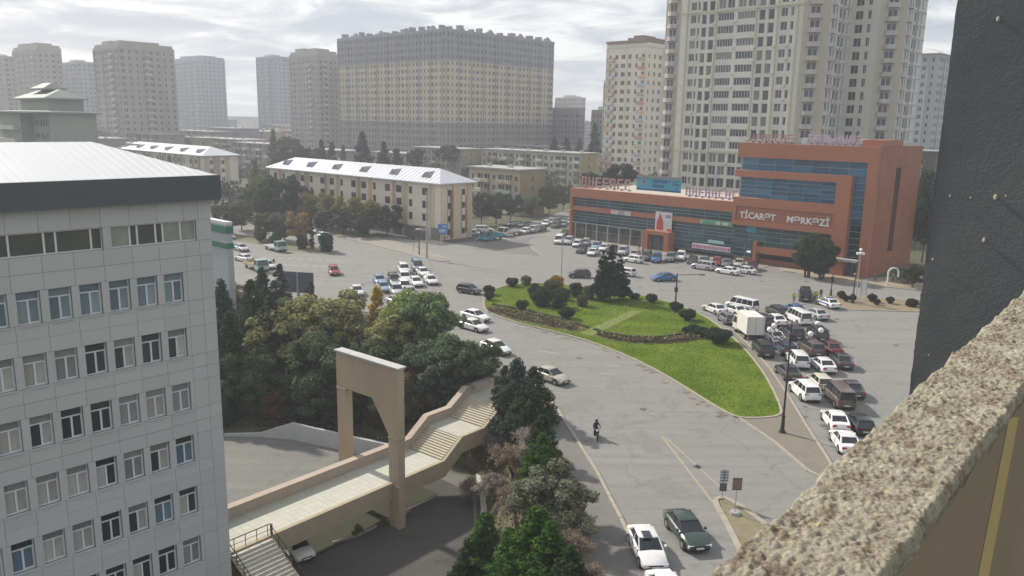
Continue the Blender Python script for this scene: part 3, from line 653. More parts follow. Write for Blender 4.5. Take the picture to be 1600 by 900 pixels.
# ---------- tallest cream tower
def main_tower():
    o = AT(1230, 100, 195)
    R = empty('apartment_tower', (o.x, o.y, 0), RZ, 'tallest cream apartment tower with curved balcony bays rising behind the shopping centre', 'building')
    cream = mat('cream_render', (.57, .56, .495), rough=.85, noise=.12, nscale=.1); beige = mat('beige_render', (.45, .415, .34), rough=.85, noise=.12, nscale=.1); white = mat('white_render', (.60, .60, .58), rough=.85, noise=.08, nscale=.3)
    FH = 3.22; NF = 24; z0 = .8; Htot = NF*FH+1
    X1 = 3.0
    cols = [(-27.6, -26.0, 1), (-25.6, -24.9, 0), (-24.3, -22.9, 0), (-22.2, -20.6, 0), (-19.6, -15.1, 3), (-14.1, -9.3, 3), (-8.3, -6.7, 0), (-5.9, -4.3, 0), (-2.6, -.9, 1), (-.1, .7, 0)]
    ops = []; wl = []
    for f in range(NF):
        z = z0+FH*f
        for i, (a, c, mu) in enumerate(cols):
            dk = mu == 3; lo = .85 if dk else (.3 if i in (2, 3, 6, 7) else .75); hi = 2.72
            if f < 6 and dk:
                m_ = (a+c)/2
                for q in ((a-.1, m_-.25), (m_+.25, c+.1)): ops.append((*q, z+.45, z+2.85)); wl.append((*q, z+.45, z+2.85, 1))
            elif f > 16 and dk:
                m_ = (a+c)/2
                for q in ((a, m_-.2), (m_+.2, c)): ops.append((*q, z+.55, z+2.8)); wl.append((*q, z+.55, z+2.8, 1))
            else: ops.append((a, c, z+lo, z+hi)); wl.append((a, c, z+lo, z+hi, mu))
    b = MB(); g = MB(); wallgrid(b, 'x', 0, -30.5, X1, 0, Htot, ops, .4, 0)
    # left corner recess and balconies
    wallgrid(b, 'x', 1.2, -36, -30.5, 0, Htot, [(-34.8, -32.4, z0+FH*f+.5, z0+FH*f+2.7) for f in range(NF)], .3, 1)
    b.face([(-30.5, 1.2, 0), (-30.5, 0, 0), (-30.5, 0, Htot), (-30.5, 1.2, Htot)], 0)
    # chamfer + right faces as beige balcony bays
    def chamfer(x0, y0, x1, y1):
        b.face([(x0, y0, 0), (x1, y1, 0), (x1, y1, Htot), (x0, y0, Htot)], 1)
    chamfer(X1, 0, 8, 4); opy = []; 
    for f in range(NF):
        z = z0+FH*f
        for a, c in ((4.6, 6.0), (7.0, 7.9), (9.0, 10.7), (11.2, 12.9), (14.0, 14.9)): opy.append((a, c, z+.5, z+2.75))
    wallgrid(b, 'y', 8, 4, 16, 0, Htot, opy, .35, 2)
    opx = [(a, c, z0+FH*f+.75, z0+FH*f+2.7) for f in range(NF) for a, c in ((9.2, 11.0), (12.2, 13.0))]
    wallgrid(b, 'x', 16, 8, 15, 0, Htot, opx, .35, 0); chamfer(15, 16, 20, 20); opy2 = []
    for f in range(NF):
        z = z0+FH*f
        for a, c in ((20.6, 22.0), (23, 23.9), (25, 26.6), (27.1, 28.7), (30, 31)): opy2.append((a, c, z+.5, z+2.75))
    wallgrid(b, 'y', 20, 20, 34, 0, Htot, opy2, .35, 2)
    b.face([(-36, 1.2, Htot), (-30.5, 0, Htot), (X1, 0, Htot), (8, 4, Htot), (8, 16, Htot), (15, 16, Htot), (20, 20, Htot), (20, 34, Htot), (-36, 34, Htot)], 0)
    b.face([(-36, 34, 0), (-36, 1.2, 0), (-36, 1.2, Htot), (-36, 34, Htot)], 0)
    for q in ((-35.8, 2.5, 1.6, 33), (2.5, 7.6, 4.5, 33), (7.6, 19.6, 20.5, 33)): b.box(q[0], q[1], q[2], q[3], .02, Htot-.02, 0)
    part('wall', b.mesh('tower_wall', [cream, beige, white]), R)
    # windows: those that show largest are single parts
    n = 0
    for a, c, e, f_, mu in wl:
        vis = z0+FH*3 < e < 66
        if vis and n < 250:
            w_ = part('window', win_mesh(c-a, f_-e, {0: 0, 1: 1, 3: 5}[mu], 0, .1 if mu == 3 else .09), R, (a, .32, e)); w_.color = (*[x*.7 for x in tint()], 1); n += 1
        else: win_into(g, 'x', 0, (a, c, e, f_), .35, 0, 1, mu)
    for q in opy: win_into(g, 'y', 8, q, .3, 0, 1, 1)
    for q in opy2: win_into(g, 'y', 20, q, .3, 0, 1, 1)
    for q in opx: win_into(g, 'x', 16, q, .3, 0, 1, 1)
    for f in range(NF): win_into(g, 'x', 1.2, (-34.8, -32.4, z0+FH*f+.5, z0+FH*f+2.7), .25, 0, 1, 2)
    # chamfer windows and curved balconies
    bb = MB()
    def bal(cx, cy, ang, f, w=2.6, dep=1.3):
        z = z0+FH*f; u = Vector((math.cos(ang), math.sin(ang))); nn = Vector((u.y, -u.x)); c0 = Vector((cx, cy))
        pts = [c0-u*w/2]+[c0+u*w/2*math.cos(t)*1.0+nn*dep*math.sin(t) for t in (2.6, 2.1, 1.57, 1.04, .54)]+[c0+u*w/2]
        bb.prism(pts, z-.1, z+.08); inner = [c0+(p-c0)*.92 for p in pts[1:-1]]
        for p, q in zip(pts[:-1], pts[1:]): bb.raw([(*p, z+.08), (*q, z+.08), (*q, z+1.0), (*p, z+1.0)], [(0, 1, 2, 3)]); 
        q = MB(); a_ = c0-u*w*.36+nn*.02; c_ = c0+u*w*.36+nn*.02
        g.face([(*a_, z+.3), (*c_, z+.3), (*c_, z+2.6), (*a_, z+2.6)], 1)
        for t in (-.36, 0, .36): d = c0+u*w*t+nn*.05; g.box(d.x-.06, d.x+.06, d.y-.06, d.y+.06, z+.3, z+2.6, 0)
    ca = math.atan2(4, 5)
    for f in range(NF):
        bal(5.2, 1.75, ca, f, 3.2, 1.4); bal(17.3, 17.85, ca, f, 3.2, 1.4); bal(8.0, 5.3, math.pi/2, f, 2.0, .9); bal(20.0, 21.3, math.pi/2, f, 2.0, .9); bal(-33.6, 1.2, 0, f, 3.0, 1.5)
        z = z0+FH*f; bb.box(8.003, 8.12, 4, 16, z-.2, z+.02); bb.box(20.003, 20.12, 20, 34, z-.2, z+.02)
    bb.box(8.003, 8.25, 10.9-.1, 11.1, 0, Htot); bb.box(20.003, 20.25, 26.8, 26.95, 0, Htot)
    part('windows', g.mesh('windows', [frame_m, glass]), R, kind='stuff'); part('balconies', bb.mesh('balconies', mat('balcony_cream', (.45, .44, .41), rough=.8, island=.15)), R, kind='stuff')
    ac = MB(); ra = random.Random(4)
    for f in range(NF):
        z = z0+FH*f
        for x in (-25.8, -20.4, -14.7, -8.8, -3.8, -.5):
            if ra.random() < .3: ac.box(x-.4, x+.4, -.38, -.06, z+.1, z+.65)
        for y in (6.4, 8.3, 13.4):
            if ra.random() < .5: ac.box(8.13, 8.5, y, y+.7, z+.2, z+.75)
    part('air_conditioners', ac.mesh('air_conditioners', mat('ac_white', (.5, .5, .49), rough=.6)), R, kind='stuff')
    tr = MB()
    for x in (-28.6, -20.1, -9.0, -3.4, 1.6): tr.box(x-.22, x+.22, -.25, -.003, 0, Htot)
    for f in (6, 17): tr.box(-30.6, X1+.1, -.4, -.255, z0+FH*f-.1, z0+FH*f+.35)
    part('pilasters', tr.mesh('pilasters', mat('pilaster_yellow', (.45, .44, .33), rough=.85)), R)
main_tower()

# ---------- painted low-rise flats with white hipped roof
def lowrise(o, L, D, h, label, seed, full=True, pal=None):
    R = empty('apartment_building', (o[0], o[1], 0), RZ, label, 'building'); rnd = random.Random(seed)
    pal = pal or ['#cbbda6', '#bda98a', '#b08a80', '#b5ac90', '#c4b49a', '#a3937c']
    W_ = mat('flats_cream', '#d4cabb', rough=.9, noise=.12, nscale=.3); mats_ = [W_]+[mat('stripe_'+c, c, rough=.9, noise=.1, nscale=.3) for c in pal]
    brf = mat('frame_brown', (.13, .10, .09), rough=.6); FH = 3.0; b = MB(); ops = []; x = -L+2.0; wins = []; k = 0
    while x < -3:
        w_ = 2.0 if k % 3 != 1 else 1.2
        for f in range(int(h/FH)): z = .35+f*FH+.75; ops.append((x, x+w_, z, z+1.7)); wins.append((x, w_, z))
        x += 4.75 if k % 3 != 2 else 4.3; k += 1
    wallgrid(b, 'x', 0, -L, 0, 0, h, ops, .14, 0)
    opy = [(a, a+1.2, .35+f*FH+.8, .35+f*FH+2.2) for f in range(int(h/FH)) for a in (2.2, 6.6)]
    wallgrid(b, 'y', 0, 0, D, 0, h, opy, .3, 0); b.box(-L+.01, -.4, .4, D-.01, .01, h-.01, 0); b.face([(-L, D, 0), (-L, 0, 0), (-L, 0, h), (-L, D, h)])
    part('wall', b.mesh('flats_wall', mats_), R)
    def strip(x0, x1, y0, y1):
        q = MB(); q.box(x0, x1, y0, y1, .2, h-.1); part('painted_strip', q.mesh('painted_strip', mats_[1+rnd.randrange(len(pal))]), R)
    xs_ = sorted(set(w[0] for w in wins))
    for i, x in enumerate(xs_):   # projecting painted strips between window columns
        nx_ = xs_[i+1] if i+1 < len(xs_) else 0; wd = 2.0 if i % 3 != 1 else 1.2; a = x+wd+.3; c = min(nx_-.3, x+wd+2.3)
        if i % 3 != 1 and c > a+.3: strip(a, (a+c)/2, -.26, -.004); strip((a+c)/2+.004, c, -.14, -.004)
    for y0, y1, dd in ((.3, 1.9, .25), (3.6, 5.9, .5), (8.2, 9.7, .25)): strip(.004, dd, y0, min(y1, D-.1))
    if full:
        for x, w_, z in wins: q = part('window', win_mesh(w_, 1.7, 1, .68, .07, brf), R, (x, .07, z)); q.color = (*(y*.6 for y in rnd.choice(GLT[:3])), 1)
        for a, c, e, f in opy: q = part('window', win_mesh(1.2, 1.4, 1, 0, .07, brf), R, (-.22, a, e), rz=math.pi/2); q.color = (.05, .05, .055, 1)
    else:
        g = MB()
        for x, w_, z in wins: win_into(g, 'x', 0, (x, x+w_, z, z+1.7), .25, 0, 1, 1)
        for q in opy: win_into(g, 'y', 0, q, .25, 0, 1, 1)
        part('windows', g.mesh('windows', [frame_m, glass]), R, kind='stuff')
    # roof
    e_ = .9; rz_ = 2.9; rf = MB(); P_ = [(-L-e_, -e_, h), (e_, -e_, h), (e_, D+e_, h), (-L-e_, D+e_, h), (-L+D*.55, D/2, h+rz_), (-D*.55, D/2, h+rz_)]
    P_ = [(x, y, z+.12) for x, y, z in P_]; rf.raw(P_, [(0, 1, 5, 4), (2, 3, 4, 5), (1, 2, 5), (3, 0, 4)]); rf.raw([(x, y, z-.25) for x, y, z in P_[:4]]+P_[:4], [(0, 1, 5, 4), (1, 2, 6, 5), (2, 3, 7, 6), (3, 0, 4, 7), (3, 2, 1, 0)])
    RM_ = mat('flats_roof_metal', (.52, .54, .58), rough=.45, noise=.1, nscale=.4); part('roof', rf.mesh('flats_roof', RM_), R); rf = MB()
    for i in range(int(L/1.6)):
        x = -i*1.6-.4; t = min(1, (x and -x+e_)/(D*.55+e_)); t = min(t, (x+L+e_)/(D*.55+e_), 1); ye = -e_+(D/2+e_)*t; ze = h+.12+rz_*t
        rf.raw([(x-.04, -e_, h+.13), (x+.04, -e_, h+.13), (x+.04, ye, ze+.01), (x-.04, ye, ze+.01), (x, -e_, h+.2), (x, ye, ze+.08)], [(0, 4, 5, 3), (4, 1, 2, 5)])
    part('roof_seams', rf.mesh('flats_seams', RM_), R, kind='stuff')
    dm = MB()   # dormers lying on the slope
    for y0, z0_ in ((1.2, .85),): dm.raw([(0, 0, 0), (2.6, 0, 0), (2.6, 2.4, 1.1), (0, 2.4, 1.1), (1.3, -.2, 1.25), (1.3, 2.6, 1.35)], [(0, 1, 4), (0, 4, 5, 3), (1, 2, 5, 4), (2, 3, 5)])
    dmm = dm.mesh('dormer', mat('dormer_grey', (.26, .26, .31), rough=.6, noise=.2))
    nd = 6
    for i in range(nd):
        x = -L+5+i*(L-13)/(nd-1); part('dormer', dmm, R, (x, 1.0, h+.12+rz_*(1.0+e_)/(D/2+e_)-.1), scale=(1.45, 1.2, 1.1))
    return R
ao = G(688, 377)
R = lowrise((ao.x, ao.y), 73, 10, 13.0, 'long five storey flats with painted vertical strips and a pale metal roof beside the square', 5)
# mural on the end wall, ground-floor band
mu = MB()
for i, (y0, y1, dd, c) in enumerate(((1.95, 2.15, .2, 0), (3.0, 3.55, .56, 1), (5.95, 6.5, .3, 2), (7.85, 8.15, .2, 1))): mu.box(.006, dd, y0, y1, .3+i*.4, 12-i*.7, c)
part('mural', mu.mesh('mural', [mat('mural_ochre', '#a88449', rough=.9), mat('mural_umber', '#6d4f3c', rough=.9, noise=.4, nscale=1.5, col2=srgb('#a58b5a')), mat('mural_green', '#8d9672', rough=.9)]), R)
gb = MB(); gb.box(-73.1, -.1, -.25, -.005, .02, 2.9); gb.box(-20, -8, -.8, -.26, 2.5, 2.9); part('ground_floor', gb.mesh('ground_floor', mat('stone_grey', '#6f6a63', rough=.9, noise=.3, nscale=.6)), R)
o2 = AT(318, 246, 285); lowrise((o2.x, o2.y), 78, 13, 13.2, 'second row of flats with a long white roof half hidden behind the grey office roof', 9, False, ['#aaa193', '#b5ac9c', '#9d9488'])

# ---------- five storey balcony blocks behind
def slab(px, py, t, L, D, h, label, seed, c='#a89f8b', end='#8c8069', name='apartment_building'):
    rnd = random.Random(seed); o = AT(px, py, t); R = empty(name, (o.x, o.y, 0), RZ, label, 'building')
    FH = 2.9; nf = int(h/FH); b = MB(); g = MB(); ops = []; pr = []; n = max(2, int(L/3.0)); pw = L/n
    for i in range(n):
        for f in range(nf):
            z = .5+f*FH+.8; x = -L+i*pw
            if i % 3 != 0 and rnd.random() < .8 or i % 3 == 1: ops.append((x+.3, x+pw-.3, z, z+1.6)); pr.append((x, f))
            else: ops.append((x+pw/2-.6, x+pw/2+.6, z, z+1.4))
    wallgrid(b, 'x', 0, -L, 0, 0, h, ops, .5, 0)
    opy = [(D*.5-.5, D*.5+.5, .5+f*FH+.8, .5+f*FH+2.1) for f in range(nf)]
    wallgrid(b, 'y', 0, 0, D, 0, h, opy, .4, 1); b.box(-L+.02, -.6, .6, D-.02, .02, h-.02, 1); b.face([(-L, 0, h), (0, 0, h), (0, D, h), (-L, D, h)], 1); b.face([(-L, D, 0), (-L, 0, 0), (-L, 0, h), (-L, D, h)], 1)
    part('wall', b.mesh('wall', [mat('slab_'+c, c, rough=.9, noise=.2, nscale=.3), mat('slab_'+end, end, rough=.9, noise=.25, nscale=.25)]), R)
    for o_ in ops: win_into(g, 'x', 0, o_, .4, 0, 1, 1)
    for o_ in opy: win_into(g, 'y', 0, o_, .3, 0, 1, 1)
    part('windows', g.mesh('windows', [frame_m, glass]), R, kind='stuff')
    bc = [mat('bal_a', '#c4c2bb', rough=.9), mat('bal_b', '#8d7369', rough=.9), mat('bal_c', '#9aa39a', rough=.9), mat('bal_d', '#b0a58e', rough=.9)]; bm = MB()
    for x, f in pr:
        z = .5+f*FH; bm.box(x+.1, x+pw-.1, -1.1, -.005, z, z+1.0, rnd.randrange(4))
        if rnd.random() < .55: bm.box(x+.12, x+pw-.12, -1.05, -.005, z+2.5, z+2.6, 1); [bm.box(xx, xx+.08, -1.08, -1.0, z+1.0, z+2.5, 0) for xx in np.linspace(x+.12, x+pw-.2, 4)]
    part('balconies', bm.mesh('balconies', bc), R, kind='stuff')
    rf = MB(); rf.box(-L-.5, .5, -.8, D+.5, h+.005, h+.4); [rf.box(xx, xx+1.4, D*.4, D*.4+1, h+.4, h+1.2) for xx in np.arange(-L+3, -3, 9)]
    part('roof', rf.mesh('roof', mat('felt_roof', (.33, .325, .32), rough=.9, noise=.3, nscale=.3)), R)
slab(812, 300, 232, 21, 11, 13.2, 'tan end walled block of flats between the painted flats and the shopping centre', 1)
slab(905, 290, 300, 52, 11, 15.6, 'long pale block of flats with white balconies behind the tan block', 2, '#aeaba0', '#a2926f')
slab(1010, 290, 345, 40, 11, 15.0, 'pale block of flats with glazed balconies near the dark pointed cypress', 3, '#a7a8a4', '#8f8775')
slab(720, 268, 330, 30, 12, 15.4, 'low block of flats with a pale flat roof just behind the painted flats', 4, '#9a958a', '#8f8775')
slab(880, 262, 390, 48, 11, 15, 'distant pale block of flats at the foot of the huge block', 5, '#a09b92', '#98907f')
slab(378, 236, 420, 60, 16, 15, 'grey flats with a pale flat roof beyond the second white roof', 6, '#8e8985', '#8a8580')
slab(440, 214, 560, 70, 24, 17, 'long pale roofed hall in front of the blue tower', 7, '#96928e', '#8d8884')
slab(330, 222, 470, 55, 14, 18, 'grey terrace of flats below the pale blue tower', 8, '#8a8683', '#857f7a')
slab(452, 205, 600, 40, 14, 21, 'small tan block in front of the blue grey tower', 9, '#9b8f84', '#a07f6c')
slab(150, 216, 330, 26, 12, 17, 'low grey building with a flat roof below the wide brownish tower', 10, '#88878a', '#8a8784')
slab(120, 208, 400, 40, 12, 19, 'grey building behind the hotel at the left', 11, '#828287', '#85827f')
slab(235, 212, 520, 50, 12, 20, 'row of distant grey flats right of the wide tower', 12, '#8d8a88', '#86827d')
slab(560, 212, 900, 130, 20, 26, 'hazy distant roofs on the skyline behind the beige tower', 13, '#8c8f96', '#8c8f96')
slab(400, 190, 1200, 120, 20, 27, 'faint distant block on the skyline between two towers', 14, '#8f949c', '#8f949c')
slab(1460, 250, 250, 22, 10, 20, 'unfinished concrete frame building at the right beyond the shopping centre', 15, '#5d5a58', '#55524f')
slab(940, 200, 700, 90, 20, 28, 'distant flats seen between the huge block and the cream towers', 16, '#92939a', '#92939a')
for i_, (px, py, t, L, D, h, lab, c) in enumerate(((420, 240, 360, 34, 11, 15, 'grey balcony flats between the two white roofs, nearer row', '#8f8a84'), (300, 232, 400, 50, 12, 16, 'tan flats above the second white roof', '#9a8f84'), (250, 222, 380, 40, 12, 18, 'grey flats right of the wide brownish tower base', '#8a8788'), (110, 228, 300, 30, 12, 15.5, 'grey low flats just above the office roof', '#8c8988'),
    (215, 226, 330, 30, 10, 15, 'brownish flats in front of the wide brownish tower', '#968c82'), (372, 212, 480, 36, 14, 20, 'dull violet gabled hall left of the blue grey tower', '#7f7d88'), (410, 222, 500, 40, 14, 18, 'pinkish flats left of the beige tower foot', '#a3897c'), (345, 205, 700, 90, 16, 24, 'distant pale roofs below the pale blue tower', '#a0a2a4'),
    (480, 222, 540, 36, 14, 18, 'pale flats at the foot of the beige tower', '#9f9b95'), (540, 246, 350, 30, 10, 13, 'low grey roofs behind the dark conifers', '#85827e'), (660, 250, 350, 36, 10, 12, 'long low pale roof at the foot of the huge block', '#a5a19a'), (965, 262, 320, 30, 11, 14, 'white balconied flats beside the pointed cypress', '#a6a6a2'), (850, 246, 380, 40, 10, 13, 'low pale roofed flats before the huge block corner', '#a39f97'), (760, 252, 340, 34, 11, 13, 'old flats with a pale roof left of the long pale block', '#9c968b'))): slab(px, py, t, L, D, h, lab, 20+i_, c, c)
# hotel with layered pale green hip roofs at the far left
o = AT(76, 175, 215)
R = empty('hotel', (o.x, o.y, 0), RZ, 'green grey hotel with stacked pale hipped roofs and balconies at the far left', 'building')
b = MB(); g = MB(); hc = mat('hotel_render', '#8b938b', rough=.9, noise=.15, nscale=.2)
ops = [(x, x+1.3, z, z+1.6) for x in (-12.2, -10.2, -7.6, -5.4, -3.2) for z in (16.5, 20.1, 23.6, 12.9, 9.3)]
wallgrid(b, 'x', 0, -14, 0, 0, 27.4, ops, .3); wallgrid(b, 'y', 0, 0, 12, 0, 27.4, [], .3); b.box(-34, -14, -3, 12, 0, 27.4); b.face([(-14, 0, 27.4), (0, 0, 27.4), (0, 12, 27.4), (-14, 12, 27.4)]); b.box(-30, -6, 2, 11, 27.41, 31.2)
part('wall', b.mesh('wall', hc), R)
for q in ops: win_into(g, 'x', 0, q, .25, 0, 1, 1)
part('windows', g.mesh('windows', [frame_m, glass]), R, kind='stuff')
rf = MB()
for x0, x1, y0, y1, z, k in ((-36, 1.2, -4.5, 13, 27.5, .5), (-32, -4.6, .6, 12, 31.25, 2.4), (-24, -12, 3, 9, 34, 1.6)):
    c = (x0+x1)/2; d = (y0+y1)/2; w_ = (y1-y0)/2.6
    rf.raw([(x0, y0, z), (x1, y0, z), (x1, y1, z), (x0, y1, z), (x0+w_, d, z+k), (x1-w_, d, z+k)], [(0, 1, 5, 4), (2, 3, 4, 5), (1, 2, 5), (3, 0, 4), (3, 2, 1, 0)]); rf.box(x0, x1, y0, y1, z-.4, z-.01)
part('roof', rf.mesh('roof', mat('hotel_roof', '#7f8680', rough=.7, noise=.1)), R)
bb = MB()
for z in (15.2, 18.8, 22.4): bb.box(-33, -16, -4.4, -3.01, z, z+1.1)
part('balconies', bb.mesh('balconies', mat('hotel_balcony', '#b1b1ac', rough=.8)), R)
# green and grey kiosk building beside the office
o = AT(353, 345, 104)
R = empty('kiosk_building', (o.x, o.y, 0), RZ, 'small grey building with two green bands peeking from behind the office block', 'building')
b = MB(); b.box(-12, 0, 0, .8, -3, 13.2); part('wall', b.mesh('wall', mat('kiosk_grey', '#a2a6ac', rough=.7, noise=.08)), R)
b = MB(); b.box(-12.1, .12, -.12, .9, 12.1, 13.0); b.box(-12.1, .1, -.1, .9, 10.1, 10.8); part('band', b.mesh('band', mat('kiosk_green', '#2f6b55', rough=.6)), R)
b = MB(); b.box(-12.05, .05, -.05, .85, 13.21, 13.6); part('roof', b.mesh('roof', mat('kiosk_roof', (.55, .55, .55), rough=.6)), R)

# ---------- shopping centre
def mall():
    R = empty('shopping_centre', (mo.x, mo.y, 0), RZ, 'terracotta and blue glass shopping centre with white rooftop letters facing the square', 'building')
    terra = mat('terracotta', '#9a6045', rough=.6, noise=.10, nscale=.15, spec=.4); dkt = mat('terracotta_side', '#85492f', rough=.6, noise=.14, nscale=.12)
    core = MB(); core.box(-26.6, -.4, 1.2, 24, 0, 23.2); core.box(-69.2, -26.7, 1.6, 24, 0, 11.2); part('core', core.mesh('core', mat('core_dark', (.03, .035, .04), rough=.8)), R)
    b = MB()
    # main block frame
    b.box(-26.9, 0, -.3, 1.4, 20.9, 23.7); b.box(-1.6, 0, -.3, 1.4, 0, 20.9)       # outer top band and right column
    b.box(-26.9, -3.9, -.9, 1.0, 17.1, 18.4); b.box(-6.6, -3.9, -.9, 1.0, 0, 17.1); b.box(-26.9, -6.6, -.9, 1.0, 11.3, 13.0)
    b.box(-26.9, -6.6, -.9, 1.0, 7.5, 8.4); b.box(-26.9, -6.6, -.55, 1.0, 8.4, 11.3); b.box(-26.9, -26.2, -.897, 1.0, 8.401, 11.299)
    b.box(-21.9, -21.2, -.9, 1.0, 0, 4.5); b.box(-21.2, -6.6, -.8, 1.0, 2.3, 3.6)
    # wing
    b.box(-69.6, -26.9, -.2, 1.4, 9.8, 11.9); b.box(-69.6, -68.9, -.2, 1.4, 0, 9.8); b.box(-68.9, -26.9, -.1, 1.2, 6.75, 7.75)
    b.box(-47.4, -46.2, -1.8, .8, 0, 4.3); b.box(-42.1, -40.9, -1.8, .8, 0, 4.3); b.box(-46.2, -42.1, -1.8, .8, 3.5, 4.3)
    b.box(-26.9, -.35, .9, 1.5, 0, 1.0)
    part('frame', b.mesh('frame', terra), R)
    # side wall built of panels: joints recessed
    s_ = MB(); s_.box(-.4, -.02, 1.4, 24, 0, 23.7); part('side_wall', s_.mesh('side_wall', mat('side_joint', '#5f382c', rough=.8)), R)
    k = 0; pm = {}
    for i in range(8):
        for j in range(12):
            w_ = 22.6/8; h_ = 23.7/12
            if i in (3,) and 2 <= j <= 9: continue
            if 'p' not in pm: q = MB(); q.box(-.02, .05, .015, w_-.015, .015, h_-.015); pm['p'] = q.mesh('panel', mat('terracotta_panel', (.3,)*3, rough=.55, objcol=True, noise=.12, nscale=.3))
            v = random.uniform(.9, 1.08); c = srgb('#935839'); part('panel', pm['p'], R, (0, 1.4+i*w_, j*h_), color=tuple(x*v for x in c))
    q = MB()
    for x in (9.95, 10.5, 11.1, 11.65, 12.2): q.box(-.015, .10, x, x+.14, 4, 19.7)
    part('wall_ribs', q.mesh('wall_ribs', mat('rib_brown', '#5c3a30', rough=.6)), R)
    # glass curtain wall: panes
    def panes(x0, x1, z0, z1, y, pw, ph, cols_):
        nx_ = max(1, round((x1-x0)/pw)); nz = max(1, round((z1-z0)/ph)); pw = (x1-x0)/nx_; ph = (z1-z0)/nz; q = MB(); q.box(.025, pw-.025, 0, .05, .06, ph-.06); me_ = q.mesh('pane', gm)
        for i in range(nx_):
            for j in range(nz):
                c = random.choice(cols_); v = random.uniform(.75, 1.3); part('pane', me_, R, (x0+i*pw, y+random.uniform(0, .02), z0+j*ph), color=tuple(x*v for x in c))
        for j in range(nz+1): fr.box(x0, x1, y-.05, y+.0, z0+j*ph-.05, z0+j*ph+.05)
        for i in range(nx_+1): fr.box(x0+i*pw-.03, x0+i*pw+.03, y-.03, y+.02, z0, z1)
    gm = mat('mall_glass', (.1,)*3, rough=.09, objcol=True, spec=.8, noise=.5, nscale=.35, metal=.15); fr = MB()
    blue = [(.03, .13, .25), (.025, .11, .21), (.04, .16, .27), (.02, .09, .18)]; teal = [(.02, .065, .085), (.018, .05, .075), (.028, .085, .10), (.02, .045, .06)]
    panes(-26.2, -1.6, 18.4, 20.9, .5, 3.3, 1.25, blue); panes(-26.2, -6.6, 13.0, 17.1, .5, 3.3, .82, blue); panes(-3.9, -1.6, 9.5, 18.4, .5, 2.3, 1.2, blue); panes(-3.9, -1.6, 3.6, 9.5, .5, 2.3, 1.15, [(.012, .016, .03), (.015, .02, .035)])
    panes(-26.9, -6.6, 3.6, 7.5, .5, 3.4, .98, teal); panes(-26.9, -21.9, 1.0, 3.6, .5, 2.5, .9, teal)
    panes(-68.9, -26.9, 7.75, 9.8, .5, 3.5, .7, teal); panes(-68.9, -26.9, 3.9, 6.75, .5, 3.5, .72, teal); panes(-40.9, -26.9, 1.0, 3.9, .5, 3.5, .97, teal)
    panes(-68.9, -47.4, .3, 3.9, 1.1, 2.7, 1.8, [(.06, .07, .065), (.10, .105, .09), (.05, .06, .055)]); panes(-46.2, -42.1, 0.1, 3.5, -.5, 1.02, 3.4, [(.04, .055, .07), (.06, .08, .10)])
    panes(-3.6, -1.8, .1, 2.9, .3, .9, 2.8, [(.03, .045, .06)])
    part('mullions', fr.mesh('mullions', mat('mullion', (.22, .30, .34), rough=.4, metal=.3)), R)
    c = MB()
    for x in np.linspace(-68, -49, 7): c.cyl((x, .3, 0), (x, .3, 3.9), .16, n=8)
    c.box(-68.9, -47.5, .1, .5, 3.75, 3.9); part('columns', c.mesh('columns', mat('column_grey', (.33, .33, .33), rough=.7)), R)
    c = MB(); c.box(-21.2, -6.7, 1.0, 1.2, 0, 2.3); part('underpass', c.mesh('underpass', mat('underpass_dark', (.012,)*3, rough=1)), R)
    c = MB(); c.box(-5.2, -1.2, -2.4, -.9, 3.1, 3.45); c.box(-5.25, -1.15, -2.45, -2.3, 3.05, 3.5); part('canopy', c.mesh('canopy', mat('canopy_grey', (.4, .38, .37), rough=.6)), R)
    # roofs
    r = MB(); r.box(-69.4, -26.95, 1.41, 24, 11.3, 11.45); r.box(-26.8, -.1, 1.42, 23.9, 23.0, 23.2); r.box(-26.8, -.05, 23.9, 24.2, 0, 23.7); r.box(-69.5, -26.9, 24, 24.3, 0, 11.8)
    r.box(-69.6, -69.2, 1.42, 24, 0, 11.8); r.box(-27.0, -26.6, 1.42, 24, 11.3, 23.6)
    part('roof', r.mesh('roof', mat('mall_roof', (.42, .38, .34), rough=.9, noise=.2, nscale=.4)), R)
    r = MB(); r.box(-3.5, -.01, 1.45, 12, 23.72, 24.9, 1); r.box(-15.6, -4.0, 3.2, 6.5, 23.21, 24.9, 0); part('rooftop_cabin', r.mesh('rooftop_cabin', [mat('cabin_white', (.6, .6, .62), rough=.6), terra]), R)
    # words on the fascia
    def text(s, x, y, z, size, m_, depth=.08, name='lettering', wfit=None):
        cu = bpy.data.curves.new('t', 'FONT'); cu.body = s; cu.size = size; cu.extrude = depth; cu.offset = .018*size; cu.resolution_u = 2
        ob = bpy.data.objects.new('t', cu); COL.objects.link(ob); bpy.context.view_layer.update(); me_ = bpy.data.meshes.new_from_object(ob.evaluated_get(bpy.context.evaluated_depsgraph_get())); bpy.data.objects.remove(ob)
        xs_ = [v.co.x for v in me_.vertices]; k = wfit/(max(xs_)-min(xs_)) if wfit else 1
        me_.transform(Matrix.Scale(k, 4, Vector((1, 0, 0)))); me_.transform(Matrix.Rotation(math.pi/2, 4, 'X')); me_.materials.clear(); me_.materials.append(m_)
        return part(name, me_, R, (x, y, z))
    wl = mat('letter_white', (.78, .76, .73), rough=.5)
    text('TİCARƏT', -25.4, -.62, 8.95, 1.75, wl, wfit=7.6); text('MƏRKƏZİ', -15.6, -.62, 8.95, 1.75, wl, wfit=8.2)
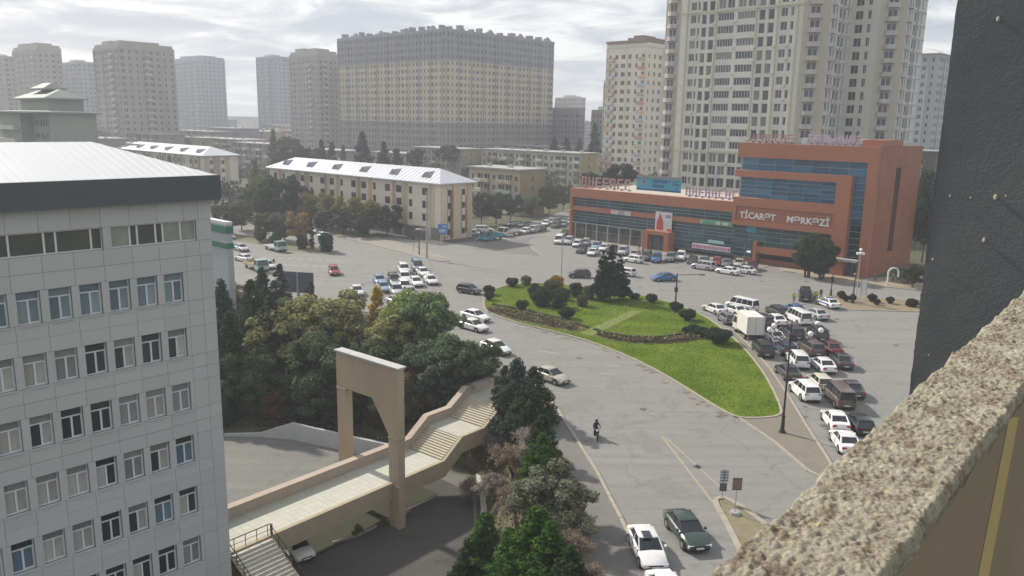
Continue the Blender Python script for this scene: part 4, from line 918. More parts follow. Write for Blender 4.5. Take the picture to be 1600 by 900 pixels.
    wh = mat('banner_white', (.55, .57, .60), rough=.8); rd = mat('banner_red', (.45, .05, .045), rough=.8); pk = mat('banner_pink', (.45, .15, .24), rough=.8); gr = mat('sign_green', (.10, .32, .22), rough=.7); bl = mat('sign_blue', (.05, .30, .42), rough=.7); nv = mat('sign_navy', (.02, .06, .20), rough=.7); yw = mat('sign_grey', (.45, .44, .40), rough=.7); gy = mat('sign_violet', (.26, .25, .33), rough=.7)
    def board(name, parts_, y=-.22):
        q = MB(); ms = []
        for (x0, x1, z0, z1, m_, d) in parts_:
            if m_ not in ms: ms.append(m_)
            q.box(x0, x1, y-d, y-.001 if d > .05 else y, z0, z1, ms.index(m_))
        return part(name, q.mesh(name, ms), R)
    # hanging banner with red tower shape and ruled lines
    board('banner', [(-45.4, -41.2, 4.1, 8.4, wh, .1), (-45.0, -43.3, 4.5, 6.4, rd, .14), (-44.8, -43.5, 6.4, 7.0, rd, .14), (-44.5, -43.8, 7.0, 7.6, rd, .14), (-44.3, -44.0, 7.6, 8.0, rd, .14), (-42.3, -41.3, 4.15, 4.9, rd, .14), (-42.9, -41.5, 7.2, 7.9, gy, .13)]+[(-42.9, -41.5, z, z+.12, yw, .12) for z in (5.2, 5.6, 6.0, 6.4)])
    board('shop_sign', [(-58.6, -57.4, 6.8, 7.7, rd, .14), (-57.4, -55.4, 6.8, 7.7, yw, .14), (-55.4, -53.6, 6.8, 7.7, gy, .14), (-53.6, -51.9, 6.8, 7.7, yw, .14)])
    sg = [(-34.4, -26.95, 6.85, 7.7, gr, .14)]; x = -34.2
    while x < -27.3: w_ = random.uniform(.2, .5); sg.append((x, x+w_, 7.0, 7.55, wh if random.random() < .35 else gr, .2)); x += w_+.14
    board('shop_sign', sg)
    sg = [(-36.0, -27.2, 1.5, 2.55, wh, .5)]; x = -35.8
    while x < -27.6: w_ = random.uniform(.25, .6); sg.append((x, x+w_, 1.7, 2.35, pk, .55)); x += w_+.2
    board('shop_banner', sg, .3); board('shop_sign', [(-32.4, -28.7, 3.0, 3.6, mat('sign_pale_blue', (.30, .45, .50), rough=.7), .5)], .3)
    board('window_poster', [(-24.2, -22.0, 6.1, 7.2, bl, .05)], .45)
    # rooftop billboard and letters on frames
    q = [(-51.9, -40.6, 13.0, 15.3, bl, .2), (-51.9, -40.6, 15.3, 15.9, mat('board_grey', (.2, .2, .22), rough=.7), .3), (-51.9, -40.6, 12.6, 13.0, nv, .22), (-50.6, -49.2, 14.0, 15.0, gy, .24), (-50.2, -49.6, 14.3, 14.7, nv, .26)]
    for zz, n in ((14.4, 6), (13.4, 5)):
        for i in range(n): q.append((-47.6+i*.62, -47.2+i*.62, zz, zz+.62, nv, .25))
    for i in range(14): xx = random.uniform(-44, -41); zz = random.uniform(13.1, 14.9); q.append((xx, xx+.4, zz, zz+.25, random.choice((gr, nv)), .24))
    board('billboard', q, 1.6)
    def rooflet(x0, x1, z0, hh, y, seed, cols_):
        rn = random.Random(seed); q = MB(); x = x0
        q.box(x0, x1, y+.1, y+.18, z0, z0+.12); q.box(x0, x1, y+.1, y+.18, z0+hh*.5, z0+hh*.5+.08)
        while x < x1-.4:
            w_ = hh*.62; t = rn.randrange(6); s = .16*hh
            q.box(x, x+s, y-.1, y+.1, z0, z0+hh, rn.randrange(2))
            if t in (0, 1, 2): q.box(x+w_-s, x+w_, y-.1, y+.1, z0, z0+hh)
            if t in (0, 3): q.box(x, x+w_, y-.101, y+.101, z0+hh*.42, z0+hh*.58)
            if t in (1, 3, 4): q.box(x, x+w_, y-.102, y+.102, z0+hh-s, z0+hh); 
            if t in (2, 4, 5): q.box(x, x+w_, y-.103, y+.103, z0, z0+s)
            q.box(x+w_*.5, x+w_*.5+.06, y+.18, y+1.4, z0-.3, z0); q.raw([(x+.3, y+.15, z0+hh*.9), (x+.36, y+.15, z0+hh*.9), (x+.36, y+1.6, z0-.3), (x+.3, y+1.6, z0-.3)], [(0, 1, 2, 3)])
            x += w_+.25*hh
        part('rooftop_letters', q.mesh('rooftop_letters', cols_), R)
    rl = [mat('letter_pink', (.36, .21, .21), rough=.7), mat('letter_rose', (.42, .29, .30), rough=.7)]
    rooflet(-68.3, -54.5, 12.2, 2.4, 2.4, 1, rl); rooflet(-40.2, -28.6, 12.1, 1.8, 3.0, 4, [mat('letter_mauve', (.34, .25, .36), rough=.7), rl[1]]); rooflet(-25.4, -16.5, 24.0, 1.5, 1.2, 7, rl); rooflet(-14.2, -4.2, 24.1, 1.5, 2.6, 11, [mat('letter_lilac', (.5, .43, .52), rough=.7), rl[1]])
    return R
mall()

# ---------- dark rendered wall beside the camera, rough ledge
def foreground():
    e = AT(1459, 300, 7.0); b = MB()
    R = empty('building_wall', (e.x, e.y, 0), RZ, 'dark grey rough rendered wall standing close at the right edge of the view', 'wall')
    X0, X1, Z0, Z1 = 0, 3.4, 17, 34; n1_, n2_ = 120, 420
    from mathutils import noise as mn
    vs = []; 
    for j in range(n2_+1):
        z = Z0+(Z1-Z0)*j/n2_
        for i in range(n1_+1):
            x = X0+(X1-X0)*i/n1_; y = .0015*mn.noise(Vector((x*6, z*6, 0)))+.0009*mn.noise(Vector((x*22, z*14, 3)))+.012*mn.noise(Vector((x*.9, z*.7, 5)))
            if i == 0: x += .008*mn.noise(Vector((1, z*7, 2)))+.006*mn.noise(Vector((1, z*25, 2)))
            vs.append((x, y, z))
    b.raw(vs, [(j*(n1_+1)+i, j*(n1_+1)+i+1, (j+1)*(n1_+1)+i+1, (j+1)*(n1_+1)+i) for j in range(n2_) for i in range(n1_)]); b.box(.03, X1, .04, .6, Z0, Z1)
    b.face([(.03, .6, Z0), (0.005, 0, Z0), (0.005, 0, Z1), (.03, .6, Z1)])
    dm_ = mat('dark_render', (.135, .143, .15), rough=.95, noise=.14, nscale=2.2, bump=.12, bscale=40, col2=(.118, .123, .134))
    part('render_coat', b.mesh('render_coat', dm_, True), R)
    c = MB()
    for k in range(12):
        x, z = random.uniform(.05, 3.0), random.uniform(20, 30); r = random.uniform(.003, .007); c.sph((x, -.012, z), r, 6)
    for px, py, r in ((1560, 30, .013), (1556, 308, .015), (1538, 375, .013), (1485, 306, .007), (1458, 405, .008), (1572, 306, .006), (1517, 309, .006)):
        s, z = onplane(px, py, e, Vector((A.y, -A.x, 0))); c.sph((s, -.01, z), r, 7, 0, 1.7)
    part('plaster_splash', c.mesh('plaster_splash', mat('splash', (.45, .42, .33), rough=.8)), R, kind='stuff')
    # ledge: top at .85 m below the camera, between the two pictured edges
    zt = H-.85; a = G(1095, 900, zt); bb_ = G(1390, 900, zt); rv_ = ray(1954, 135); d = Vector((rv_.x, rv_.y, 0)).normalized(); SL = rv_.z/math.hypot(rv_.x, rv_.y); nrm = Vector((d.y, -d.x, 0)); V0 = a.dot(d); oL = a.dot(nrm); oR = bb_.dot(nrm); w_ = oR-oL
    base = a-d*a.dot(d)
    L0, L1 = .5, 5.9; n1_, n2_ = 84, 1450
    def hh(u, v):   # u across 0..1, v along
        q = Vector((u*w_, v, 0)); f = .005*mn.noise(q*13)+.0045*mn.noise(q*34)+.0055*mn.noise(q*80)+.004*mn.noise(q*150)+.006*mn.noise(q*5)
        c_ = mn.noise(q*52+Vector((9, 3, 1)))
        if c_ > .22: f += .009*min(1, (c_-.22)*4)*(.5+.5*mn.noise(q*9+Vector((4, 4, 4))))
        return f
    vs = []; fs_ = []
    for j in range(n2_+1):
        v = L0+(L1-L0)*j/n2_
        eL = .016*mn.noise(Vector((v*7, 0, 1)))+.010*mn.noise(Vector((v*19, 0, 2))); eR = .010*mn.noise(Vector((v*9, 5, 1)))+.007*mn.noise(Vector((v*26, 5, 2)))
        for i in range(n1_+1):
            t = i/n1_; u = t
            drop = -.05*max(0, 1-t/.07)**2-.025*max(0, 1-(1-t)/.06)**2
            k_ = min(1, max(0, (v-1.0)/1.2)); p = base+nrm*(t*w_+(eL*(1-t)+eR*t))+d*v; vs.append((p.x, p.y, zt+SL*(v-V0)+hh(u, v)+drop))
        # side skirts
    W1 = n1_+1; fs_ = [(j*W1+i, j*W1+i+1, (j+1)*W1+i+1, (j+1)*W1+i) for j in range(n2_) for i in range(n1_)]
    bm2 = MB(); bm2.raw(vs, fs_)
    M = mat('rough_masonry', (.3, .25, .18), rough=.95, spec=.15); t = M.node_tree; bs = t.nodes['Principled BSDF']; tcn = N(t, 'ShaderNodeTexCoord')
    a1 = N(t, 'ShaderNodeTexNoise', i_Scale=11.0, i_Detail=8.0, i_Roughness=.65); a2 = N(t, 'ShaderNodeTexNoise', i_Scale=70.0, i_Detail=6.0, i_Roughness=.7); a3 = N(t, 'ShaderNodeTexVoronoi', i_Scale=42.0)
    for q in (a1, a2, a3): LK(t, tcn.outputs['Object'], q.inputs['Vector'])
    rp = N(t, 'ShaderNodeValToRGB'); LK(t, mth(t, 'ADD', mth(t, 'MULTIPLY', a1.outputs[0], .55), mth(t, 'MULTIPLY', a2.outputs[0], .45)), rp.inputs[0]); el = rp.color_ramp.elements
    el[0].position = .36; el[0].color = (.12, .10, .075, 1); el[1].position = .64; el[1].color = (.46, .43, .36, 1); q = el.new(.45); q.color = (.22, .18, .13, 1); q = el.new(.50); q.color = (.29, .27, .21, 1); q = el.new(.56); q.color = (.33, .30, .225, 1)
    pk_ = N(t, 'ShaderNodeMix', data_type='RGBA'); LK(t, mth(t, 'GREATER_THAN', a3.outputs['Color'], .955), pk_.inputs[0]); LK(t, rp.outputs[0], pk_.inputs[6]); pk_.inputs[7].default_value = (.42, .37, .22, 1); LK(t, pk_.outputs[2], bs.inputs['Base Color'])
    bp = N(t, 'ShaderNodeBump'); bp.inputs['Strength'].default_value = .8; bp.inputs['Distance'].default_value = .012; LK(t, a2.outputs[0], bp.inputs['Height']); LK(t, bp.outputs[0], bs.inputs['Normal'])
    R2 = empty('balcony_ledge', (0, 0, 0), 0, 'rough crumbling masonry ledge of the balcony across the lower right corner', 'ledge')
    part('ledge_top', bm2.mesh('ledge_top', M, True), R2)
    sk = MB()
    for side, t_, zz in ((0, 0, .05), (1, 1, .025)):
        pr = None
        for j in range(0, n2_+1):
            i = 0 if side == 0 else n1_; v = L0+(L1-L0)*j/n2_; p = Vector(vs[j*W1+i]); c = base+nrm*(.012 if side == 0 else w_-.012)+d*v; q = Vector((c.x, c.y, p.z-.05)); r3 = Vector((c.x, c.y, zt-1.6))
            if pr:
                for a0, a1, b0, b1, mi_ in ((pr[0], p, pr[1], q, 0), (pr[1], q, pr[2], r3, side)): sk.face([a0, a1, b1, b0] if side == 0 else [a1, a0, b0, b1], mi_)
            pr = (p, q, r3)
    km = mat('khaki_paint', (.25, .205, .135), rough=.8, noise=.12, nscale=.9, col2=(.27, .20, .14))
    part('ledge_face', sk.mesh('ledge_face', [M, km]), R2)
    st = MB(); r_ = []
    for px, py in ((1577, 652), (1592, 652), (1545, 900), (1528, 900)):
        s, z = onplane(px, py, (base+nrm*(w_-.0108)), d); r_.append(base+nrm*(w_-.0108)+d*s+Vector((0, 0, z)) if False else Vector(((base+nrm*(w_-.0108)+d*s).x, (base+nrm*(w_-.0108)+d*s).y, z)))
    st.face(r_); part('paint_streak', st.mesh('paint_streak', mat('yellow_streak', (.44, .35, .15), rough=.7, noise=.2)), R2)
    # the block that carries the ledge
    st = MB(); p0 = base+nrm*.03; 
    pts = [(base+nrm*.03+d*L0), (base+nrm*(w_-.02)+d*L0), (base+nrm*(w_-.02)+d*L1), (base+nrm*.03+d*L1)]
    st.prism([(p.x, p.y) for p in pts], zt-1.6, zt-.07); part('ledge_core', st.mesh('ledge_core', M), R2)
foreground()

# ================================================================== FOOTBRIDGE
def bridge():
    an = rad(40); o = (-9.5, 63.0); R = empty('footbridge', (o[0], o[1], 0), math.pi/2-an, 'beige concrete footbridge with tiled deck crossing the lower yard beside the office block', 'bridge')
    # local: x along the bridge (away), y to the left
    con = mat('bridge_concrete', (.40, .335, .225), rough=.9, noise=.16, nscale=.5, col2=(.33, .28, .20), streak=.3); pink = mat('parapet_stone', (.40, .33, .27), rough=.9, noise=.16, nscale=.7)
    tile = mat('deck_tile', (.40, .385, .33), rough=.8, objcol=True, noise=.12, nscale=1.2)
    b = MB(); x0 = -30
    b.box(x0, 5.7, .12, 4.9, -3.5, -3.045); b.box(x0, 5.8, .0, .35, -4.5, -2.93); b.box(x0, 5.8, 4.55, 4.9, -4.3, -3.05)
    # sloping girder under the stairs, near side
    for xa, xb, za, zb in ((5.8, 8.1, -3, -1.4), (8.1, 11.1, -1.4, -1.4), (11.1, 13.5, -1.4, .1), (13.5, 17.5, .1, .1)):
        for y0, y1 in ((0, .35), (4.55, 4.9)): b.raw([(xa, y0, za-1.5), (xb, y0, zb-1.5), (xb, y1, zb-1.5), (xa, y1, za-1.5), (xa, y0, za+.07), (xb, y0, zb+.07), (xb, y1, zb+.07), (xa, y1, za+.07)], [(0,3,2,1),(4,5,6,7),(0,1,5,4),(1,2,6,5),(2,3,7,6),(3,0,4,7)])
        b.raw([(xa, .35, za-.8), (xb, .35, zb-.8), (xb, 4.55, zb-.8), (xa, 4.55, za-.8), (xa, .35, za-.35), (xb, .35, zb-.35), (xb, 4.55, zb-.35), (xa, 4.55, za-.35)], [(0,3,2,1),(4,5,6,7),(0,1,5,4),(1,2,6,5),(2,3,7,6),(3,0,4,7)])
    part('girder', b.mesh('girder', con), R)
    b = MB()
    for xa, xb, za, zb in ((x0, 5.8, -3, -3), (5.8, 8.1, -3, -1.4), (8.1, 11.1, -1.4, -1.4), (11.1, 13.5, -1.4, .1), (13.5, 17.5, .1, .1)):
        y0, y1 = 4.5, 5.1; b.raw([(xa, y0, za-.3), (xb, y0, zb-.3), (xb, y1, zb-.3), (xa, y1, za-.3), (xa, y0, za+.85), (xb, y0, zb+.85), (xb, y1, zb+.85), (xa, y1, za+.85)], [(0,3,2,1),(4,5,6,7),(0,1,5,4),(1,2,6,5),(2,3,7,6),(3,0,4,7)])
        b.raw([(xa, y0-.05, za+.852), (xb, y0-.05, zb+.852), (xb, y1+.05, zb+.852), (xa, y1+.05, za+.852), (xa, y0-.05, za+.95), (xb, y0-.05, zb+.95), (xb, y1+.05, zb+.95), (xa, y1+.05, za+.95)], [(0,3,2,1),(4,5,6,7),(0,1,5,4),(1,2,6,5),(2,3,7,6),(3,0,4,7)])
    part('parapet', b.mesh('parapet', pink), R)
    # deck tiles: nearest rows as single tiles
    q = MB(); q.box(.005, .595, .005, .595, -.04, 0); tm = q.mesh('tile', tile); far = MB(); n = 0
    for i in range(60):
        for j in range(7):
            x = 5.1-i*.6; y = .36+j*.6
            if x < -29: continue
            if n < 290: v = random.uniform(.96, 1.04); part('tile', tm, R, (x, y, -3+random.uniform(-.003, .003)), color=(.46*v, .45*v, .385*v)); n += 1
            else: far.box(x+.005, x+.595, y+.005, y+.595, -3.04, -3)
    part('tiles', far.mesh('tiles', mat('deck_tile_far', (.46, .45, .385), rough=.8, noise=.1)), R, kind='stuff')
    # steps
    ns = 10; st = MB(); st.box(0, .3, .36, 4.5, -.3, 0); sm = st.mesh('step', mat('step_stone', (.46, .42, .33), rough=.85, noise=.15, nscale=2))
    for fx, fz, fx1 in ((5.7, -3, 8.0), (11.1, -1.4, 13.4)):
        for i in range(ns):
            part('step', sm, R, (fx+(fx1-fx)*i/ns+.02, random.uniform(-.01, .01), fz+(1.5)*(i+1)/ns))
    b = MB(); b.box(8.0, 11.1, .36, 4.5, -1.75, -1.4); b.box(13.4, 18.2, .36, 4.5, -.3, .16); part('landing', b.mesh('landing', mat('landing_stone', (.42, .40, .34), rough=.85, noise=.15, nscale=1)), R)
    # arch
    b = MB(); T0, T1 = -.35, .35
    prof = [(-.75, -7.2), (.5, -7.2), (.5, 1.3), (2.5, 4.0), (5.0, 4.0), (6.0, 4.0), (6.0, -7.2), (7.25, -7.2), (7.25, 7.15), (-.75, 7.15)]
    def ext(poly, x0_, x1_, mi=0):
        tr = tessellate_polygon([[Vector((p[0], p[1], 0)) for p in poly]]); n = len(poly); vs = [(x0_, y, z) for y, z in poly]+[(x1_, y, z) for y, z in poly]
        b.raw(vs, [(i, (i+1) % n, n+(i+1) % n, n+i) for i in range(n)]+[tuple(t) for t in tr]+[tuple(n+k for k in t[::-1]) for t in tr], mi)
    ext(prof, T0, T1)
    part('arch', b.mesh('arch', mat('arch_concrete', (.44, .35, .235), rough=.9, noise=.14, nscale=.35, col2=(.36, .29, .21), streak=.18)), R)
    b = MB(); b.box(T0-.12, T1+.12, -.9, 7.4, 7.155, 7.3); part('arch_cap', b.mesh('arch_cap', mat('cap_stone', (.42, .42, .41), rough=.9, noise=.25, nscale=1.5)), R)
    b = MB()
    for y0, y1, z in ((-.8, .55, 1.0), (5.95, 7.3, 3.8), (-.8, .55, -3.2)): b.box(T0-.05, T1+.05, y0, y1, z, z+.1)
    part('band', b.mesh('band', mat('arch_band', (.30, .25, .18), rough=.9)), R)
    # near stair down to the yard
    R2 = empty('stairway', (o[0], o[1], 0), math.pi/2-an, 'cream steps with dark railings leading down from the footbridge deck', 'stairs')
    st = MB(); st.box(0, 3.2, -.34, 0, -.6, 0); sm2 = st.mesh('step', mat('step_cream', (.48, .46, .40), rough=.85, noise=.15, nscale=2))
    SX = -15.4
    for i in range(20): part('step', sm2, R2, (SX, -.05-i*.30, -3.05-i*.17))
    b = MB(); b.raw([(SX-.15, -.05, -3.5), (SX-.15, -6.3, -7), (SX-.15, -.05, -7), (SX-.15, -.05, -3.0), (SX-.15, -6.3, -6.5)], [(0, 1, 4, 3)])
    for xx in (SX-.15, SX+3.2): b.raw([(xx, 0, -7.2), (xx+.15, 0, -7.2), (xx+.15, -6.4, -7.2), (xx, -6.4, -7.2), (xx, 0, -3.0), (xx+.15, 0, -3.0), (xx+.15, -6.4, -6.65), (xx, -6.4, -6.65)], [(0,3,2,1),(4,5,6,7),(0,1,5,4),(1,2,6,5),(2,3,7,6),(3,0,4,7)])
    part('stringer', b.mesh('stringer', con), R2)
    b = MB()
    for xx in (SX-.08, SX+3.28):
        b.cyl((xx, 0, -2.1), (xx, -6.3, -5.7), .035, n=6); b.cyl((xx, 0, -2.55), (xx, -6.3, -6.15), .02, n=5)
        for k in range(8): b.cyl((xx, -.05-k*.88, -3.0-k*.5), (xx, -.05-k*.88, -2.08-k*.5), .03, n=5)
    part('handrail', b.mesh('handrail', dark), R2)
    R3 = empty('deck_railing', (o[0], o[1], 0), math.pi/2-an, 'dark iron railing on the deck edge at the top of the cream steps', 'railing')
    b = MB()
    for xa, xb in ((-19.5, SX+3.3),): b.cyl((xa, .15, -2.05), (xb, .15, -2.05), .035, n=6); b.cyl((xa, .15, -2.5), (xb, .15, -2.5), .02, n=5); [b.cyl((x, .15, -2.95), (x, .15, -2.05), .03, n=5) for x in np.arange(xa, xb+.1, .9)]
    part('rail', b.mesh('rail', dark), R3)
    b = MB()
    for x in (SX+3.4,): b.box(x-.07, x+.07, .05, .2, -2.93, -2.05)
    part('post', b.mesh('post', mat('post_brown', (.36, .31, .25), rough=.8)), R3)
bridge()
# light retaining wall beyond the yard
b = MB(); pts = [(350, 682, .25), (405, 683, .45), (457, 688, 1.95), (535, 704, 1.75), (610, 722, 1.8)]; w_ = [Vector(P2(x, y, -7)) for x, y, _ in pts]
for i in range(4):
    p, q = w_[i], w_[i+1]; n = Vector((-(q-p).y, (q-p).x)).normalized()*.35; za, zb = -7+pts[i][2], -7+pts[i+1][2]
    b.raw([(*p, -7.3), (*q, -7.3), (*(q+n), -7.3), (*(p+n), -7.3), (*p, za), (*q, zb), (*(q+n), zb), (*(p+n), za)], [(0,3,2,1),(4,5,6,7),(0,1,5,4),(1,2,6,5),(2,3,7,6),(3,0,4,7)])
tag(part('retaining_wall', b.mesh('retaining_wall', mat('wall_light', (.42, .425, .42), rough=.9, noise=.2, nscale=.6))), 'low light grey retaining wall at the far side of the lower yard', 'wall')
sheet('underbridge_shaded_road', [(-9.5-.766*4+.643*x, 63+.643*4+.766*x) for x in (-24, 0, 9)]+[(-3.4, 69.3), (-2.8, 62.4), (-3.8, 55.5), (-4.2, 32), (-24, 32)], -6.95, asphalt('asphalt_shaded', (.058, .058, .055), (.10, .092, .08), .3))  # near yard asphalt, colour darkened to stand for the shade of its surroundings
bx_ = lambda x, y: (-9.5-.766*y+.643*x, 63+.643*y+.766*x)
sheet('verge', [bx_(-22, 6.2), bx_(-22, 1.2), bx_(-6, 1.0), bx_(2.5, 1.8), bx_(6.5, 1.5), bx_(6.5, 6.2)], -6.92, mat('verge_soil_shaded', (.055, .05, .035), rough=1, noise=.45, nscale=.7, col2=(.04, .055, .025)))  # brown soil with green patches, darkened to paint in the shade below the deck
kerb('yard_kerb', [P2(*p, -7) for p in [(748,745),(753,770),(756,800),(752,835)]], z=-7.0, w=.5, h=.35, m_=mat('white_kerb', (.5, .49, .46), rough=.9, noise=.2))
kerb('yard_kerb', [P2(*p, -7) for p in [(520,850),(560,838),(600,818),(640,800)]], z=-6.97, w=.25, h=.15)

# ================================================================== TREES
def np_mesh(name, V_, F_, m_, smooth=False):
    me = bpy.data.meshes.new(name); V_ = np.asarray(V_, np.float32); F_ = np.asarray(F_, np.int32); k = F_.shape[1]
    me.vertices.add(len(V_)); me.vertices.foreach_set('co', V_.ravel()); me.loops.add(F_.size); me.loops.foreach_set('vertex_index', F_.ravel())
    me.polygons.add(len(F_)); me.polygons.foreach_set('loop_start', np.arange(0, F_.size, k)); me.polygons.foreach_set('loop_total', np.full(len(F_), k))
    me.materials.append(m_); me.update(calc_edges=True); return me
def leaves(C, R_, n, size, rng, flat=.8, up=.3, ell=1.6):
    """n leaf quads spread over clumps at C with radii R_"""
    C = np.asarray(C); R_ = np.asarray(R_); w = R_**2; k = rng.choice(len(C), n, p=w/w.sum())
    d = rng.normal(size=(n, 3)); d /= np.linalg.norm(d, axis=1)[:, None]; d[:, 2] *= flat
    P = C[k]+d*(R_[k]*rng.uniform(.45, 1.12, n)**.6)[:, None]
    nr = d+rng.normal(size=(n, 3))*.55; nr[:, 2] += up; nr /= np.linalg.norm(nr, axis=1)[:, None]
    t = np.cross(nr, rng.normal(size=(n, 3))); t /= np.linalg.norm(t, axis=1)[:, None]; s = np.cross(nr, t)
    sz = size*rng.uniform(.55, 1.35, n)[:, None]; V_ = np.stack([P-t*sz*ell*.5, P+s*sz*.5, P+t*sz*ell*.5, P-s*sz*.5], 1).reshape(-1, 3)
    return V_, np.arange(4*n).reshape(-1, 4)
def limbs(b, h, rng, n=7, spread=.3, r=.02, lo=.25, hi=.8):
    b.cyl((0, 0, -.6), (0, 0, h*.35), h*r, h*r*.72, 7); b.cyl((0, 0, h*.35), (h*.02, 0, h*.78), h*r*.72, h*r*.25, 6)
    for i in range(n):
        a = 6.283*i/n+rng.uniform(-.4, .4); z = h*rng.uniform(lo, .55); e = (h*spread*math.cos(a)*rng.uniform(.6, 1), h*spread*math.sin(a)*rng.uniform(.6, 1), z+h*rng.uniform(.12, .3)); b.cyl((0, 0, z), e, h*r*.42, h*r*.12, 5)
PROTO = {}
def proto(kind, var):
    key = (kind, var)
    if key in PROTO: return PROTO[key]
    rng = np.random.default_rng(hash((len(kind)*31+ord(kind[0])*7+var)) % 9999); h = 8.0; tb = MB(); C = []; R_ = []
    if kind == 'broad':
        limbs(tb, h, rng, 8)
        for i in range(58):
            d = rng.normal(size=3); d /= np.linalg.norm(d); r = rng.uniform(.4, 1.25)**.5; q = 1+.25*math.sin(3*math.atan2(d[1], d[0])+var)
            C.append((d[0]*h*.31*r*q, d[1]*h*.31*r*q, h*.58+d[2]*h*.33*r)); R_.append(h*rng.uniform(.035, .12))
        for k in range(26): a = C[k]; tb.cyl((0, 0, h*.38), a, h*.006, h*.002, 4, caps=False)
        V_, F_ = leaves(C, R_, 8000, .20, rng, .7, .55, 1.9)
    elif kind == 'dense':
        tb.cyl((0, 0, -.5), (0, 0, h*.5), h*.035, h*.02, 8); tb.cyl((h*.05, 0, -.5), (h*.12, h*.04, h*.5), h*.025, h*.015, 7)
        for i in range(95):
            d = rng.normal(size=3); d /= np.linalg.norm(d); r = rng.uniform(.3, 1)**.4; C.append((d[0]*h*.30*r, d[1]*h*.30*r, h*.57+d[2]*h*.38*r)); R_.append(h*rng.uniform(.06, .10))
        V_, F_ = leaves(C, R_, 15000, .20, rng, .9, .4, 1.5)
    elif kind == 'conifer':
        tb.cyl((0, 0, -.6), (0, 0, h*.93), h*.018, h*.004, 6)
        for i in range(190):
            z = rng.uniform(.06, .99)**1.15; rr = h*.25*(1-z)**.62*rng.uniform(.35, 1.12); a = rng.uniform(0, 6.283); C.append((rr*math.cos(a), rr*math.sin(a), h*(z+.02))); R_.append(h*(.028+.042*(1-z))*rng.uniform(.7, 1.4))
        V_, F_ = leaves(C, R_, 12500, .14, rng, .9, .25, 2.0)
    elif kind == 'pine':
        limbs(tb, h, rng, 9, .26, .018, .3)
        for i in range(150):
            z = rng.uniform(.14, 1); tier = round(z*10)/10+rng.normal(0, .02); rr = h*.30*(1.04-tier)**.75*rng.uniform(.25, 1.1); a = rng.integers(0, 9)*.7+tier*9+rng.normal(0, .2); C.append((rr*math.cos(a), rr*math.sin(a), h*tier)); R_.append(h*rng.uniform(.045, .08)*(1.3-tier))
        V_, F_ = leaves(C, R_, 15000, .16, rng, .6, .4, 2.0)
    elif kind == 'cypress':
        tb.cyl((0, 0, -.6), (0, 0, h*.9), h*.015, h*.004, 5)
        for i in range(110):
            z = rng.uniform(.03, 1); rr = h*.085*min(1, (1-z)*2.6+.05)*rng.uniform(.5, 1.1); a = rng.uniform(0, 6.283); C.append((rr*math.cos(a), rr*math.sin(a), h*z)); R_.append(h*rng.uniform(.02, .04))
        V_, F_ = leaves(C, R_, 5500, .13, rng, 1.3, .2, 2.2)
    elif kind == 'poplar':
        limbs(tb, h, rng, 7, .08, .014, .2)
        for i in range(70):
            z = rng.uniform(.14, 1); rr = h*.12*math.sin(min(1, (1.02-z)*1.6)*1.57)*rng.uniform(.3, 1.1); a = rng.uniform(0, 6.283); C.append((rr*math.cos(a), rr*math.sin(a), h*z)); R_.append(h*rng.uniform(.03, .05))
        V_, F_ = leaves(C, R_, 5000, .15, rng, 1, .2, 1.5)
    elif kind in ('bare', 'thin'):
        segs = []
        def grow(p, d, L, r, lv):
            q = p+d*L; segs.append((p, q, r, r*.62))
            if lv == 0: return
            for _ in range(3 if lv < 4 else 4):
                nd = (d+Vector(rng.normal(size=3)*.52)); nd.z += .12; nd.normalize(); grow(p+d*L*rng.uniform(.45, 1), nd, L*rng.uniform(.6, .82), r*.58, lv-1)
        grow(Vector((0, 0, -.4)), Vector((0, 0, 1)), h*.25, h*.016, 6)
        tw = MB()
        for p, q, r, r1 in segs: (tb if r > .02 else tw).cyl(p, q, max(r, .018), max(r1, .012), 4 if r > .02 else 3, caps=False)
        tips = [tuple(s[1]) for s in segs if s[2] < .02]; sel = rng.choice(len(tips), min(len(tips), 260), replace=False)
        V_, F_ = leaves([tips[i] for i in sel], [.36]*len(sel), 3200 if kind == 'bare' else 7000, .11, rng, 1, .2)
    elif kind == 'bush':
        for i in range(7): a = i*.9; tb.cyl((0, 0, -.4), (h*.12*math.cos(a), h*.12*math.sin(a), h*.3), h*.012, h*.005, 5)
        for i in range(34):
            d = rng.normal(size=3); d /= np.linalg.norm(d); r = rng.uniform(.3, 1)**.35; C.append((d[0]*h*.36*r, d[1]*h*.36*r, h*.45+d[2]*h*.36*r)); R_.append(h*rng.uniform(.13, .2))
        V_, F_ = leaves(C, R_, 8000, .32, rng, .9, .2, 1.3)
    elif kind == 'topiary':
        tb.cyl((0, 0, -.4), (0, 0, h*.4), h*.05, h*.06, 6)
        for i in range(40):
            d = rng.normal(size=3); d /= np.linalg.norm(d); z = d[2]*.5+.5; rad_ = .16+.34*min(1, z*1.6); C.append((d[0]*h*rad_*.8, d[1]*h*rad_*.8, h*(.25+.5*z))); R_.append(h*.2)
        V_, F_ = leaves(C, R_, 6500, .45, rng, .9, .2, 1.3)
    tm = tb.mesh(kind+'_trunk', bark_m, True); cm = np_mesh(kind+'_crown', V_, F_, leaf_m)
    PROTO[key] = (tm, cm, tw.mesh(kind+'_twigs', twig_m) if kind in ('bare', 'thin') else None); return PROTO[key]
CNT = [0]
NAMES = {'dense': 'evergreen_tree', 'broad': 'broadleaf_tree', 'conifer': 'conifer_tree', 'pine': 'pine_tree', 'cypress': 'cypress_tree', 'poplar': 'poplar_tree', 'bare': 'bare_tree', 'thin': 'thin_tree', 'bush': 'bush', 'topiary': 'clipped_shrub'}
